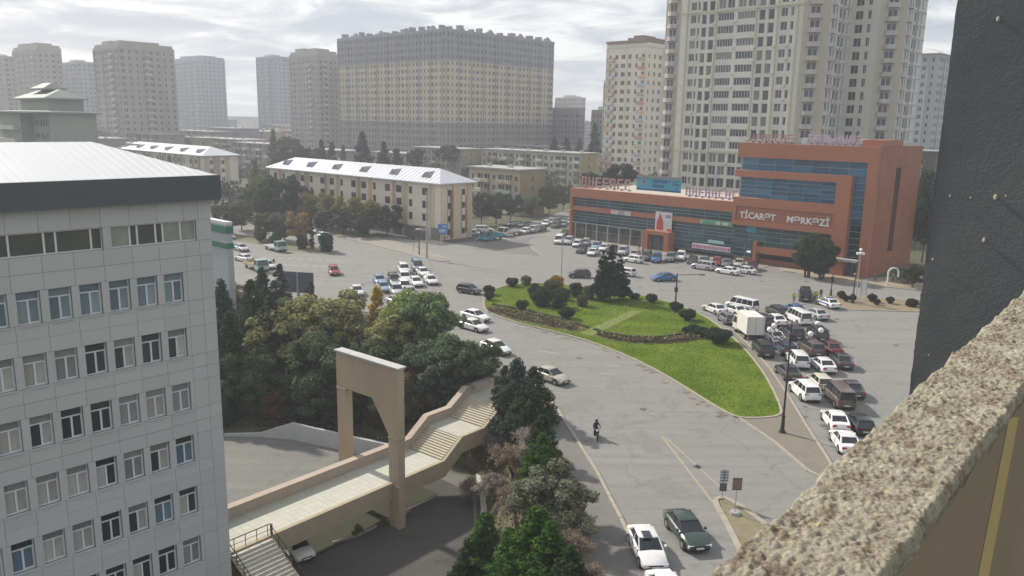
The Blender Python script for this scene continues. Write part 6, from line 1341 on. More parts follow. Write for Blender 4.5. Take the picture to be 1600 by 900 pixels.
C_ = [
 # near
 ('sedan', 1073, 826, (30, 38), 'green', 'dark green saloon driving towards the bottom of the view on the main road', 'r'), ('sedan', 1011, 853, (20, 36), 'white', 'white saloon with a dark sunroof stopped at the west kerb', 'r'), ('sedan', 1047, 930, (20, 36), 'white', 'white car only just showing at the bottom edge behind the white saloon', 'r'),
 ('sedan', 861, 586, (26, 9), 'gold', 'pale silver saloon alone on the road between lawn and wood', 'r'), ('sedan', 775, 542, (24, 9), 'white', 'white saloon just clearing the wood below the lawn', 'r'), ('sedan', 740, 508, (24, 7), 'white', 'white saloon, nearer of two at the left tip of the lawn', 'r'), ('sedan', 743, 493, (24, 6), 'white', 'white saloon, farther of two at the left tip of the lawn', 'r'),
 ('hatch', 733, 452, (20, 3), 'dark', 'dark hatchback passing the far left tip of the lawn', 'r'), ('sedan', 670, 474, (4, 12), 'white', 'white saloon coming round the edge of the wood', 'w'), ('suv', 681, 490, (4, 12), 'dark', 'dark car half hidden by the wood behind the white saloon', 'w'), ('hatch', 686, 503, (5, 12), 'grey', 'grey car mostly hidden by the trees at the road edge', 'w'),
 ('hatch', 905, 428, (-20, 0), 'dark', 'dark grey hatchback driving left above the shrub group', 'r'), ('sedan', 1037, 433, (-20, 1), 'blue', 'bright blue saloon left of the black street lamp', 'r'), ('hatch', 977, 425, (-20, -3), 'white', 'white hatchback partly behind the fir', 'r'),
 # west queue
 ('suv', 631, 421, (7, 9), 'white', 'white four wheel drive at the back of the west queue, left of the van', 'w'), ('van', 652, 416, (7, 10), 'steel', 'steel blue van at the back of the west queue', 'w'), ('sedan', 661, 425, (10, 8), 'white', 'white saloon farther of two in the right lane of the west queue', 'w'), ('sedan', 673, 437, (10, 9), 'white', 'white saloon at the right front of the west queue', 'w'),
 ('suv', 632, 434, (6, 9), 'white', 'white four wheel drive in the centre of the west queue', 'w'), ('sedan', 650, 440, (8, 8), 'white', 'white saloon between the centre and right lanes of the west queue', 'w'), ('suv', 616, 438, (7, 9), 'green', 'dark green four wheel drive in the west queue', 'w'), ('sedan', 593, 437, (7, 10), 'paleblue', 'dusty pale blue saloon behind the blue one in the west queue', 'w'), ('sedan', 599, 448, (7, 9), 'paleblue', 'light blue saloon at the left of the west queue', 'w'), ('suv', 632, 448, (7, 8), 'white', 'white roofed car below the centre of the west queue', 'w'), ('suv', 619, 454, (7, 8), 'silver', 'silver car near the front of the west queue', 'w'), ('sedan', 641, 456, (7, 7), 'silver', 'grey silver car at the front of the west queue', 'w'), ('sedan', 622, 471, (12, 4), 'silver', 'pale car nearest the wood at the front of the west queue', 'w'), ('sedan', 558, 454, (5, 10), 'white', 'white saloon alone left of the west queue', 'w'), ('hatch', 522, 423, (3, 9), 'red', 'small red car alone in the middle of the square', 'r'),
 # left square
 ('sedan', 377, 387, (12, 4), 'silver', 'silver saloon below the tree median', 'r'), ('sedan', 381, 403, (-12, -3), 'white', 'white car with only its roof in sight above the bushes', 'r'), ('hatch', 418, 414, (10, 4), 'white', 'white hatchback beside the standing person', 'r'), ('wagon', 358, 369, (10, 4), 'paleblue', 'light blue estate car parked under the median trees', 's'), ('suv', 353, 359, (10, 4), 'white', 'white vehicle half behind the kiosk building', 's'), ('hatch', 487, 360, (8, 6), 'white', 'white car behind the golden brown tree', 'r'), ('wagon', 508, 369, (14, 3), 'white', 'long white estate car on the road behind the cypress', 'r'), ('sedan', 398, 343, (10, 2), 'white', 'white car on the far left road, left of two', 's'), ('sedan', 412, 344, (10, 2), 'cream', 'cream car on the far left road, right of two', 's'),
 # side street
 ('sedan', 741, 364, (12, 1), 'silver', 'silver saloon parked at the corner of the painted flats', 's'), ('suv', 757, 359, (12, 0), 'white', 'white four wheel drive behind the blue truck', 's'), ('sedan', 801, 349, (-12, 1), 'silver', 'silver saloon under the dark trees of the side street', 's'), ('hatch', 818, 351, (-12, 2), 'grey', 'grey hatchback under the dark trees of the side street', 's'), ('hatch', 821, 361, (-10, 3), 'white', 'white hatchback in front of the flatbed lorry row', 's'), ('suv', 834, 359, (-10, 3), 'silver', 'silver four wheel drive in the side street row', 's'), ('sedan', 845, 357, (-10, 3), 'dark', 'dark saloon in the side street row', 's'), ('hatch', 853, 349, (-8, 4), 'white', 'white hatchback in the side street row near the shopping centre', 's'), ('wagon', 861, 346, (-8, 4), 'silver', 'silver estate car in the side street row', 's'), ('suv', 869, 352, (-8, 4), 'dark', 'large dark four wheel drive in the side street row', 's'), ('sedan', 868, 341, (-8, 3), 'gold', 'beige saloon farther along the side street', 's'), ('hatch', 880, 350, (-8, 5), 'paleblue', 'pale blue hatchback near the shopping centre corner', 's'), ('sedan', 890, 346, (-8, 5), 'silver', 'silver saloon at the shopping centre corner', 's'), ('hatch', 897, 343, (-8, 5), 'navy', 'navy hatchback at the shopping centre corner', 's'),
 # in front of the shopping centre
 ('suv', 885, 365, (-12, 3), 'green', 'dark green four wheel drive at the left end of the parking', 'm'), ('van', 874, 376, (-8, 7), 'white', 'white van at the left end of the parking', 'm'), ('suv', 889, 377, (-8, 7), 'silver', 'silver four wheel drive next to the white van', 'm'), ('hatch', 902, 381, (-8, 7), 'white', 'white hatchback third from the left end of the parking', 'm'), ('suv', 909, 390, (-9, 7), 'dark', 'dark four wheel drive beside the first white saloons', 'm'), ('wagon', 915, 379, (-9, 7), 'gold', 'beige estate car behind the dark four wheel drive', 'm'), ('sedan', 927, 394, (-11, 6), 'white', 'white saloon sticking out of the parking row, left', 'm'), ('hatch', 932, 384, (-9, 7), 'paleblue', 'pale blue hatchback behind the first white saloon', 'm'), ('sedan', 944, 387, (-9, 7), 'white', 'white saloon in the second rank behind the first', 'm'), ('suv', 957, 392, (-8, 7), 'black', 'black four wheel drive behind the fir top', 'm'), ('suv', 974, 393, (-9, 7), 'silver', 'silver lilac four wheel drive right of the black one', 'm'), ('sedan', 992, 397, (-9, 7), 'silver', 'light silver saloon left of the entrance', 'm'), ('hatch', 990, 405, '+B', 'white', 'white hatchback parked lengthways before the entrance', 'm'), ('suv', 1010, 401, (-7, 8), 'brown', 'dark brown four wheel drive before the entrance', 'm'), ('suv', 1026, 404, (-5, 8), 'blue', 'blue four wheel drive before the entrance', 'm'), ('suv', 1048, 403, (-6, 8), 'grey', 'dark grey green car right of the entrance', 'm'), ('suv', 1064, 401, (-6, 8), 'white', 'white four wheel drive right of the entrance', 'm'), ('sedan', 1082, 406, (-6, 7), 'dark', 'dark saloon right of the white four wheel drive', 'm'), ('sedan', 1100, 407, (-6, 7), 'steel', 'steel blue saloon behind the silver lengthways car', 'm'), ('hatch', 1120, 409, (-6, 7), 'red', 'red hatchback in the right part of the parking', 'm'), ('sedan', 1136, 411, (-6, 7), 'grey', 'grey saloon right of the red hatchback', 'm'), ('sedan', 1155, 411, (-6, 7), 'silver', 'silver green saloon in the right part of the parking', 'm'), ('suv', 1175, 417, (-6, 7), 'maroon', 'dark maroon car at the right end of the parking', 'm'), ('suv', 1099, 416, '+B', 'silver', 'silver four wheel drive parked lengthways in the outer rank', 'm'), ('sedan', 1137, 423, '+B', 'white', 'white saloon parked lengthways in the outer rank, left of two', 'm'), ('sedan', 1163, 422, '+B', 'white', 'white saloon parked lengthways in the outer rank, right of two', 'm'),
 # queue beside the lawn
 ('sedan', 1117, 482, (-22, -9), 'white', 'white saloon leading the queue beside the lawn kerb', 'q'), ('sedan', 1147, 484, (-22, -8), 'white', 'white saloon second in the middle lane of the queue', 'q'), ('van', 1159, 478, (-22, -5), 'white', 'white minivan at the head of the middle lane', 'q'), ('hatch', 1136, 497, (-18, -13), 'grey', 'dark silver hatchback between the lawn kerb and the box truck', 'q'),
 ('wagon', 1213, 485, (-16, -9), 'dark', 'dark estate car right of the middle lane near the head', 'q'), ('sedan', 1241, 483, (-18, -8), 'blue', 'bright blue car behind the white minibus', 'q'), ('sedan', 1211, 499, (-18, -9), 'white', 'white saloon left of the white minibus', 'q'), ('van', 1247, 497, (-22, -12), 'white', 'white minibus with dark side windows', 'q'), ('sedan', 1275, 490, (-18, -8), 'silver', 'pale silver saloon right of the white minibus', 'q'), ('suv', 1191, 503, (-14, -10), 'navy', 'navy car hidden behind the right corner of the box truck', 'q'),
 ('sedan', 1207, 524, (-20, -12), 'white', 'white saloon behind the box truck', 'q'), ('suv', 1192, 545, (-16, -16), 'black', 'black four wheel drive beside the lawn kerb', 'q'), ('suv', 1238, 520, (-16, -12), 'dark', 'dark car under the lamp globes of the tall lamp', 'q'), ('suv', 1277, 522, (-16, -13), 'black', 'large black four wheel drive with a white pack on its roof', 'q'), ('suv', 1267, 544, (-20, -14), 'brown', 'dark brown car with red lights in the queue', 'q'), ('sedan', 1297, 543, (-14, -11), 'maroon', 'dark maroon saloon right of the brown car', 'q'),
 ('wagon', 1227, 543, (-16, -13), 'navy', 'navy estate car with a pale roof crossed by the tall lamp', 'q'), ('suv', 1246, 562, (-12, -13), 'white', 'white four wheel drive just right of the tall lamp post', 'q'), ('sedan', 1285, 569, (-15, -12), 'white', 'white saloon with a wide dark rear window', 'q'), ('sedan', 1315, 563, (-10, -12), 'dark', 'dark grey saloon right of the white one with a wide rear window', 'q'), ('sedan', 1231, 580, (-14, -14), 'dark', 'dark saloon behind the tall lamp post by the kerb', 'q'), ('hatch', 1281, 596, (-13, -14), 'cream', 'cream green hatchback before the brown minivan', 'q'), ('suv', 1257, 610, (-15, -14), 'white', 'white four wheel drive nearest the tip of the lawn', 'q'), ('van', 1311, 620, (-16, -17), 'brown', 'brownish grey minivan in the middle of the near queue', 'q'), ('sedan', 1329, 606, (-12, -13), 'dark', 'dark saloon with a tail spoiler at the outer edge of the queue', 'q'),
 ('sedan', 1305, 655, (-14, -17), 'white', 'white saloon near the end of the queue', 'q'), ('hatch', 1343, 661, (-12, -15), 'black', 'black hatchback half behind the rough ledge', 'q'), ('sedan', 1320, 688, (-13, -17), 'white', 'white saloon at the end of the queue partly behind the ledge', 'q'),
 ('van', 1258, 462, (-2, -9), (.04, .035, .04), 'dark plum van standing between the officers', 'r'),
]
for t_ in C_:
    nm = 'minivan' if t_[0] == 'van' else 'car'; car(*t_[:6], t_[6], name=nm, cat='van' if t_[0] == 'van' else 'car')
pc_ = car('sedan', 1294, 473, (-15, -6), 'white', 'white police saloon with blue markings beside the officers', 'r', name='police_car')
b = MB(); b.box(-.6, .6, -.5, -.3, 1.45, 1.56); b.box(-.9, -.885, -1.6, 1.2, .6, .78); b.box(.885, .9, -1.6, 1.2, .6, .78); part('light_bar', b.mesh('light_bar', mat('police_blue', (.02, .06, .35), rough=.4)), pc_)
car('hatch', 462, 853, (9, 8), 'white', 'white car with a dark grille parked under the near end of the footbridge', z0=-7.0)
b = MB(); b.box(-.2, .35, -.4, .5, 1.46, 1.475); sr_ = [o for o in bpy.data.objects if o.get('label', '').startswith('white saloon with a dark sunroof')][0]; part('sunroof', b.mesh('sunroof', carglass), sr_)
bk = [o for o in bpy.data.objects if o.get('label', '').startswith('large black four')][0]; b = MB(); b.sph((0, .1, 2.0), .45, 10, 0, .75); tag(part('roof_pack', b.mesh('roof_pack', mat('pack_white', (.6, .6, .6), rough=.7), True), loc=bk.location, rz=bk.rotation_euler.z), 'round white wrapped pack tied on the roof of the large black car', 'bundle')

def truck(kind, px, py, d, lab, cabc, boxc=None, L=6.0, name='truck', h=None, z0=.03):
    p = G(px, py, 1.0); r = empty(name, (p.x, p.y, z0), heading(px, py, d), lab, 'truck', GRP['r']); l = L/2; W = 1.05
    q = MB(); cy0, cy1 = l-1.7, l
    q.raw([(-W, cy0, .55), (W, cy0, .55), (W, cy1, .5), (-W, cy1, .5), (-W, cy0, 1.35), (W, cy0, 1.35), (W, cy1, 1.25), (-W, cy1, 1.25), (-W*.93, cy0, 2.2), (W*.93, cy0, 2.2), (W*.93, cy1-.42, 2.2), (-W*.93, cy1-.42, 2.2)], [(0,3,2,1),(0,1,5,4),(1,2,6,5),(2,3,7,6),(3,0,4,7),(4,5,9,8),(8,9,10,11)])
    for a_, c_ in (((-W, cy1, 1.25), (-W*.93, cy1-.42, 2.2)), ((W, cy1, 1.25), (W*.93, cy1-.42, 2.2)), ((-W, cy0, 1.35), (-W*.93, cy0, 2.2)), ((W, cy0, 1.35), (W*.93, cy0, 2.2))): q.cyl(a_, c_, .07, n=5)
    q.box(-W*.96, W*.96, cy0-.02, cy1-.36, 2.13, 2.26)
    part('cab', q.mesh('cab', paint), r, color=cabc)
    g = MB(); g.raw([(-W*.98, cy0+.1, 1.33), (W*.98, cy0+.1, 1.33), (W*.98, cy1-.02, 1.24), (-W*.98, cy1-.02, 1.24), (-W*.92, cy0+.1, 2.15), (W*.92, cy0+.1, 2.15), (W*.92, cy1-.43, 2.15), (-W*.92, cy1-.43, 2.15)], [(0,1,5,4),(1,2,6,5),(2,3,7,6),(3,0,4,7)]); part('windows', g.mesh('windows', carglass), r)
    q = MB(); q.box(-.4, .4, -l, cy0, .5, .72); q.box(-W, W, cy1-.1, cy1+.06, .35, .55); part('chassis', q.mesh('chassis', trim_m), r)
    wm = MB(); wm.cyl((-.13, 0, 0), (.13, 0, 0), .40, n=14); wm = wm.mesh('tyre', tyre_m); rm = MB(); rm.cyl((-.14, 0, 0), (.14, 0, 0), .24, n=10); rm = rm.mesh('rim', rim_m)
    for y in (l-.9, -l+1.1):
        for s in (-1, 1): w = part('wheel', wm, r, (s*(W-.14), y, .40)); part('rim', rm, w)
    q = MB()
    if kind == 'box':
        q.box(-1.12, 1.12, -l-.05, cy0-.12, .85, 3.15); [q.box(-1.15, 1.15, y-.03, y+.03, .83, 3.18) for y in (-l-.04, cy0-.13)]; [q.box(x-.02, x+.02, -l-.09, -l-.05, .9, 3.1, 1) for x in (-1.0, 0, 1.0)]
        part('box_body', q.mesh('box_body', [mat('truck_box', (.62, .61, .56), rough=.6, noise=.08), metal_m]), r)
    else:
        q.box(-1.1, 1.1, -l, cy0-.1, .75, .92)
        if kind == 'sides':
            for a_ in ((-1.12, -1.06, -l, cy0-.1), (1.06, 1.12, -l, cy0-.1), (-1.06, 1.06, -l-.03, -l+.03), (-1.06, 1.06, cy0-.16, cy0-.1)): q.box(*a_, .92, 1.4)
        part('bed', q.mesh('bed', paint), r, color=boxc)
    for s in (-1, 1):
        q = MB(); q.box(s*.8-.15, s*.8+.15, cy1+.02, cy1+.05, .7, .9); part('headlight', q.mesh('headlight', lamp_m), r); q = MB(); q.box(s*.85-.12, s*.85+.12, -l-.10, -l-.04, .6, .75); part('taillight', q.mesh('taillight', tail_m), r)
    return r
truck('box', 1168, 513, (-24, -18), 'cream box truck waiting in the queue beside the lawn', (.62, .61, .56), L=5.6, name='box_truck')
truck('flat', 430, 384, (24, 7), 'white flatbed truck with a pale green cab beside the tree median', (.30, .45, .40), (.6, .6, .6), L=6.6, name='flatbed_truck')
truck('sides', 400, 413, (18, 7), 'pale green lorry with a wooden load bed near the standing person', (.30, .42, .38), (.42, .33, .18), L=7.2, name='lorry')
truck('sides', 768, 369, (-24, 4), 'bright blue truck with an open load bed at the side street corner', CC['teal'], CC['teal'], L=6.6, name='blue_truck')
truck('flat', 797, 362, (-22, 3), 'white cabbed flatbed lorry behind the blue truck', (.6, .62, .62), (.2, .19, .19), L=7, name='flatbed_truck')

# ================================================================== PEOPLE
def person(px, py, lab, top=(.05, .05, .06), legs=(.03, .03, .035), pose='stand', face=(0, 10), z0=0.03, vest=None, h=1.75, at=None, rz=None):
    p = at if at else G(px, py, z0); s = h/1.75; r = bpy.data.objects.new('person', None)
    me = bpy.data.meshes.new('p'); V_ = []; E_ = []; Rr = []
    def v(x, y, z, rr, pa=None):
        V_.append((x*s, y*s, z*s)); Rr.append(rr*s)
        if pa is not None: E_.append((pa, len(V_)-1))
        return len(V_)-1
    ride = pose == 'ride'; k = .13 if pose == 'walk' else .02
    pel = v(0, 0, .95, .135); sp1 = v(0, .0, 1.15, .125, pel); ch = v(0, .02 if not ride else .10, 1.36, .15, sp1); nk = v(0, .03 if not ride else .16, 1.50, .06, ch); hd = v(0, .04 if not ride else .2, 1.60, .088, nk); v(0, .045 if not ride else .21, 1.70, .085, hd)
    for sd_ in (-1, 1):
        sh = v(sd_*.19, .02 if not ride else .1, 1.40, .065, ch)
        if ride: el = v(sd_*.30, .33, 1.22, .045, sh); v(sd_*.27, .58, 1.08, .035, el)
        else: el = v(sd_*.25, -sd_*k*.6, 1.13, .045, sh); v(sd_*.25, -sd_*k*.9+.08, .87, .035, el)
        hp = v(sd_*.10, 0, .90, .095, pel)
        if ride: kn = v(sd_*.19, .40, .72, .065, hp); an_ = v(sd_*.17, .22, .36, .045, kn); v(sd_*.17, .36, .32, .04, an_)
        else: kn = v(sd_*.11, sd_*k+.03, .50, .062, hp); an_ = v(sd_*.12, sd_*k*1.6-.02, .09, .045, kn); v(sd_*.13, sd_*k*1.6+.12, .04, .04, an_)
    me.from_pydata(V_, E_, []); o = bpy.data.objects.new('p', me); COL.objects.link(o); sk = o.modifiers.new('s', 'SKIN'); sk.use_smooth_shade = True; o.modifiers.new('u', 'SUBSURF').levels = 1
    for i, rr in enumerate(Rr): me.skin_vertices[0].data[i].radius = (rr, rr)
    me.skin_vertices[0].data[0].use_root = True; bpy.context.view_layer.update(); m2 = bpy.data.meshes.new_from_object(o.evaluated_get(bpy.context.evaluated_depsgraph_get())); bpy.data.objects.remove(o)
    m2.materials.clear(); ms = [mat('skin', (.35, .21, .15), rough=.6), mat('cloth_%d' % (int(sum(top)*1e4)), top, rough=.9), mat('cloth_%d' % (int(sum(legs)*1e4)+7), legs, rough=.9), mat('hair', (.015, .012, .01), rough=.8)]
    for x in ms: m2.materials.append(x)
    for f in m2.polygons:
        c = f.center/s; f.material_index = (3 if c.z > 1.66 or (c.z > 1.56 and c.y < (.0 if not ride else .15)) else 0) if c.z > 1.50 else (0 if (not ride and abs(c.x) > .2 and c.z < .93) else 1 if (c.z > .93 or (ride and c.y > .25 and c.z > 1.0)) else 2)
    a = rz if rz is not None else heading(px, py, face)
    r = part('person', m2, None, (p[0], p[1], p[2] if at else z0), a); tag(r, lab, 'person')
    if vest:
        q = MB(); q.raw([(x*s, y*s, z*s) for z in (.98, 1.44) for x, y in ((-.2, -.13), (.2, -.13), (.2, .17), (-.2, .17))], [(0,1,5,4),(1,2,6,5),(2,3,7,6),(3,0,4,7)]); part('vest', q.mesh('vest', mat('hi_vis', (.45, .62, .06), rough=.8)), r)
    return r
person(1240, 473, 'officer in a yellow green vest left of the dark plum van', vest=1, legs=(.05, .04, .03)); person(1271, 471, 'officer in a yellow green vest just right of the dark plum van', vest=1); person(1275, 470, 'second officer in a yellow green vest, touching the first, right of the plum van', vest=1); person(1282, 467, 'person in dark clothes standing beside the two officers')
person(428, 418, 'person in dark clothes standing alone on the square at the left'); person(695, 380, 'person in dark clothes walking past the blue street sign', pose='walk', face=(10, 1)); person(1367, 441, 'person in black walking on the pavement by the shopping centre side', pose='walk', face=(-10, 1)); person(1004, 399, 'person in a red coat at the left of the entrance', top=(.16, .05, .045)); person(998, 390, 'person in dark clothes near the left entrance pillar'); person(910, 374, 'person in black between the parked cars and the shop windows'); person(1016, 393, 'person standing in the shade of the entrance frame', top=(.1, .05, .05))
person(591, 708, 'person in dark clothes beyond the footbridge parapet under the arch', z0=-6.96, at=tuple(G(591, 706, -6.96))); person(1395, 440, 'person in pale clothes near the white gate', top=(.35, .33, .3))
# motorcycle and its rider
p = G(931, 684, .03); hd_ = heading(931, 684, (6, 22))
R = empty('motorcycle', (p.x, p.y, .03), hd_, 'black motorcycle ridden down the middle of the main road', 'motorcycle')
wm = MB(); [wm.cyl((-.06, 0, 0), (.06, 0, 0), .31, n=14)]; wm = wm.mesh('wheel', tyre_m); rm = MB(); rm.cyl((-.065, 0, 0), (.065, 0, 0), .19, n=10); rm = rm.mesh('rim', rim_m)
for y in (-.62, .68): w = part('wheel', wm, R, (0, y, .31)); part('rim', rm, w)
b = MB(); b.cyl((0, -.3, .45), (0, .3, .5), .2, .18, 8); b.cyl((0, .68, .31), (0, .42, 1.0), .035, n=6); b.sph((0, .18, .82), .19, 8, 0, .8); b.box(-.13, .13, -.75, .05, .74, .84); b.cyl((-.33, .40, 1.05), (.33, .40, 1.05), .02, n=5); b.box(-.05, .05, -.62, -.1, .3, .4); part('body', b.mesh('body', trim_m), R)
b = MB(); b.sph((0, .56, .88), .11, 8); part('headlight', b.mesh('headlight', lamp_m), R)
rd_ = person(0, 0, 'rider in dark clothes and a dark helmet on the motorcycle', pose='ride', at=(p.x+.12*math.sin(hd_), p.y-.12*math.cos(hd_), -.02), rz=hd_)
b = MB(); b.sph((0, .2, 1.66), .145, 10); part('helmet', b.mesh('helmet', mat('helmet_black', (.02, .02, .025), rough=.25), True), rd_)

# ================================================================== STREET FURNITURE
def root(name, px, py, lab, cat, z0=.1, rz=0, group=None): g_ = G(px, py, z0); return empty(name, (g_.x, g_.y, z0), rz, lab, cat, group), g_
def toph(px, py, g_): # height of picture point above the ground point's vertical
    r = ray(px, py); t = math.hypot(g_.x, g_.y)/math.hypot(r.x, r.y); return H+r.z*t
R, g_ = root('street_lamp', 877, 438, 'tall thin pale lamp post with a flat head behind the shrub group', 'lamp'); h = toph(878, 376, g_)
b = MB(); b.cyl((0, 0, 0), (0, 0, h), .10, .06, 8); part('pole', b.mesh('pole', metal_m), R); b = MB(); b.box(-.9, .9, -.15, .15, h, h+.12); part('lamp_head', b.mesh('lamp_head', mat('lamp_head_pale', (.5, .5, .5), rough=.5)), R)
R, g_ = root('street_lamp', 1055, 482, 'black street lamp with one long arm at the top edge of the lawn', 'lamp'); h = toph(1057, 428, g_)
b = MB(); b.cyl((0, 0, 0), (0, 0, h), .13, .09, 8); b.cyl((0, 0, 0), (0, 0, 1.2), .22, .15, 8); b.box(-.25, .2, -.2, .2, h*.48, h*.60); part('pole', b.mesh('pole', dark), R)
b = MB(); b.cyl((0, 0, h-.25), (3.5, .1, h-.15), .05, n=6); part('arm', b.mesh('arm', dark), R); b = MB(); b.box(3.3, 4.1, -.12, .3, h-.25, h-.08); part('lamp_head', b.mesh('lamp_head', mat('lamp_brown', (.10, .08, .06), rough=.5)), R)
R, g_ = root('street_lamp', 1222, 676, 'tall black ornate lamp with scrolled arms and white globes by the tip of the lawn', 'lamp'); h = toph(1236, 508, g_)
b = MB(); b.cyl((0, 0, 0), (0, 0, 1.5), .20, .14, 10); b.cyl((0, 0, 1.5), (0, 0, h), .10, .06, 10); b.cyl((0, 0, 0), (0, 0, .25), .34, .26, 10); b.cyl((0, 0, 1.5), (0, 0, 1.62), .18, n=10); b.cyl((0, 0, h-.5), (0, 0, h+.4), .10, .02, 8); part('pole', b.mesh('pole', dark), R)
for i, (a, L_) in enumerate(((.1, 2.5), (.95, 1.9), (3.0, 2.0), (3.9, 1.6))):
    q = MB(); d = Vector((math.cos(a), -math.sin(a), 0)); pts = [Vector((0, 0, h-.9)), d*L_*.35+Vector((0, 0, h-1.5)), d*L_*.8+Vector((0, 0, h-1.2)), d*L_+Vector((0, 0, h-.7))]
    for u, v_ in zip(pts[:-1], pts[1:]): q.cyl(u, v_, .035, n=6)
    c = d*L_*.52+Vector((0, 0, h-.95)); ring = [c+d*.38*math.cos(t)+Vector((0, 0, .38*math.sin(t))) for t in np.linspace(0, 6.283, 11)]
    for u, v_ in zip(ring[:-1], ring[1:]): q.cyl(u, v_, .028, n=5)
    arm_ = part('arm', q.mesh('arm', dark), R); q = MB(); q.sph(tuple(pts[-1]+Vector((0, 0, .25))), .24, 12); part('globe', q.mesh('globe', mat('globe_white', (.75, .75, .73), rough=.35), True), arm_)
R, g_ = root('street_lamp', 655, 398, 'grey lamp post with a white lantern near the tip of the narrow island', 'lamp'); h = toph(657, 360, g_)
b = MB(); b.cyl((0, 0, 0), (0, 0, h), .14, .09, 8); part('pole', b.mesh('pole', dark), R); b = MB(); b.box(-.7, .7, -.2, .2, h, h+.25); part('lamp_head', b.mesh('lamp_head', mat('lantern_white', (.6, .6, .6), rough=.4)), R)
R, g_ = root('utility_pole', 667, 404, 'tall concrete pole with a cross arm at the tip of the narrow island', 'pole'); h = toph(669, 300, g_)
b = MB(); b.cyl((0, 0, 0), (0, 0, h), .22, .14, 8); part('pole', b.mesh('pole', mat('pole_concrete', (.33, .32, .31), rough=.9)), R); b = MB(); b.box(-1.2, .4, -.06, .06, h*.42, h*.45); b.box(-.15, .15, -.2, .2, h*.3, h*.4); part('crossarm', b.mesh('crossarm', metal_m), R)
R, g_ = root('traffic_light', 646, 393, 'thin signal post left of the lamp on the narrow island', 'traffic light'); b = MB(); b.cyl((0, 0, 0), (0, 0, 3.2), .06, n=6); part('pole', b.mesh('pole', metal_m), R); b = MB(); b.box(-.15, .15, -.12, .12, 2.5, 3.4); part('signal_head', b.mesh('signal_head', trim_m), R)
for px, lab in ((499, 'tall thin twin mast before the painted flats, left post'), (503, 'tall thin twin mast before the painted flats, right post')):
    R, g_ = root('mast', px, 360, lab, 'mast'); h = toph(px, 322, g_); b = MB(); b.cyl((0, 0, 0), (0, 0, h), .09, .05, 6); part('pole', b.mesh('pole', mat('mast_pale', (.5, .5, .5), rough=.5)), R); b = MB(); b.box(0, .9, -.05, .05, h-.6, h-.5); part('arm', b.mesh('arm', metal_m), R)
R, g_ = root('traffic_sign', 556, 382, 'dark small sign on a post on the narrow island, left part', 'sign'); b = MB(); b.cyl((0, 0, 0), (0, 0, 2.4), .05, n=6); part('pole', b.mesh('pole', metal_m), R); b = MB(); b.box(-.4, .4, -.05, .05, 1.9, 2.7); part('sign_plate', b.mesh('sign_plate', dark), R)
for px, py, ty_, lab, br in ((1298, 462, 428, 'dark post with a small box on the pavement by the shopping centre tree', .1), (1332, 474, 430, 'brown lamp post on the right planted island', .12)):
    R, g_ = root('street_lamp' if br > .1 else 'traffic_light', px, py, lab, 'lamp' if br > .1 else 'traffic light'); h = toph(px+2, ty_, g_); b = MB(); b.cyl((0, 0, 0), (0, 0, h), br, br*.6, 8); b.cyl((0, 0, 0), (0, 0, 1.1), br*2, br*1.4, 8); part('pole', b.mesh('pole', dark), R); b = MB(); b.box(-.2, .2, -.15, .15, h*.62, h*.85) if br <= .1 else b.cyl((0, 0, h), (0, 0, h+.3), .3, .1, 8); part('lamp_head' if br > .1 else 'signal_head', b.mesh('head', trim_m if br <= .1 else mat('lamp_bronze', (.12, .08, .05), rough=.5)), R)
# lamp with white angel-like bulbs in front of the side entrance
R, g_ = root('street_lamp', 1338, 460, 'pale lamp with a cluster of white bulbs before the glazed corner entrance', 'lamp'); h = toph(1340, 398, g_); b = MB(); b.cyl((0, 0, 0), (0, 0, h), .09, .06, 8); part('pole', b.mesh('pole', mat('pole_pale', (.42, .40, .38), rough=.6)), R)
for x, z in ((-.45, .1), (.45, .1), (0, .75), (0, .15)): b = MB(); b.sph((x, 0, h+z), .26, 10); part('globe', b.mesh('globe', mat('globe_white', (.75,)*3), True), R)
R, g_ = root('sign_frame', 1347, 476, 'narrow white sign frame on two legs on the right planted island', 'sign'); b = MB(); [b.box(x-.05, x+.05, -.05, .05, 0, 4.0) for x in (-.45, .45)]; part('leg', b.mesh('leg', metal_m), R); b = MB(); b.box(-.35, .35, -.04, .04, 1.6, 3.9); part('sign_plate', b.mesh('sign_plate', mat('sign_white', (.55, .55, .55), rough=.6)), R)
R, g_ = root('gate_frame', 1394, 446, 'white round topped gate frame on the pavement by the shopping centre', 'gate'); b = MB()
pts = [Vector((.9*math.cos(t)+.0, 0, 2.2+.9*math.sin(t))) for t in np.linspace(0, math.pi, 9)]
for u, v_ in zip(pts[:-1], pts[1:]): b.cyl(u, v_, .18, n=6)
b.cyl((-.9, 0, 0), (-.9, 0, 2.2), .18, n=6); b.cyl((.9, 0, 1.5), (.9, 0, 2.2), .18, n=6); part('arch', b.mesh('arch', mat('gate_white', (.6, .6, .58), rough=.7)), R)
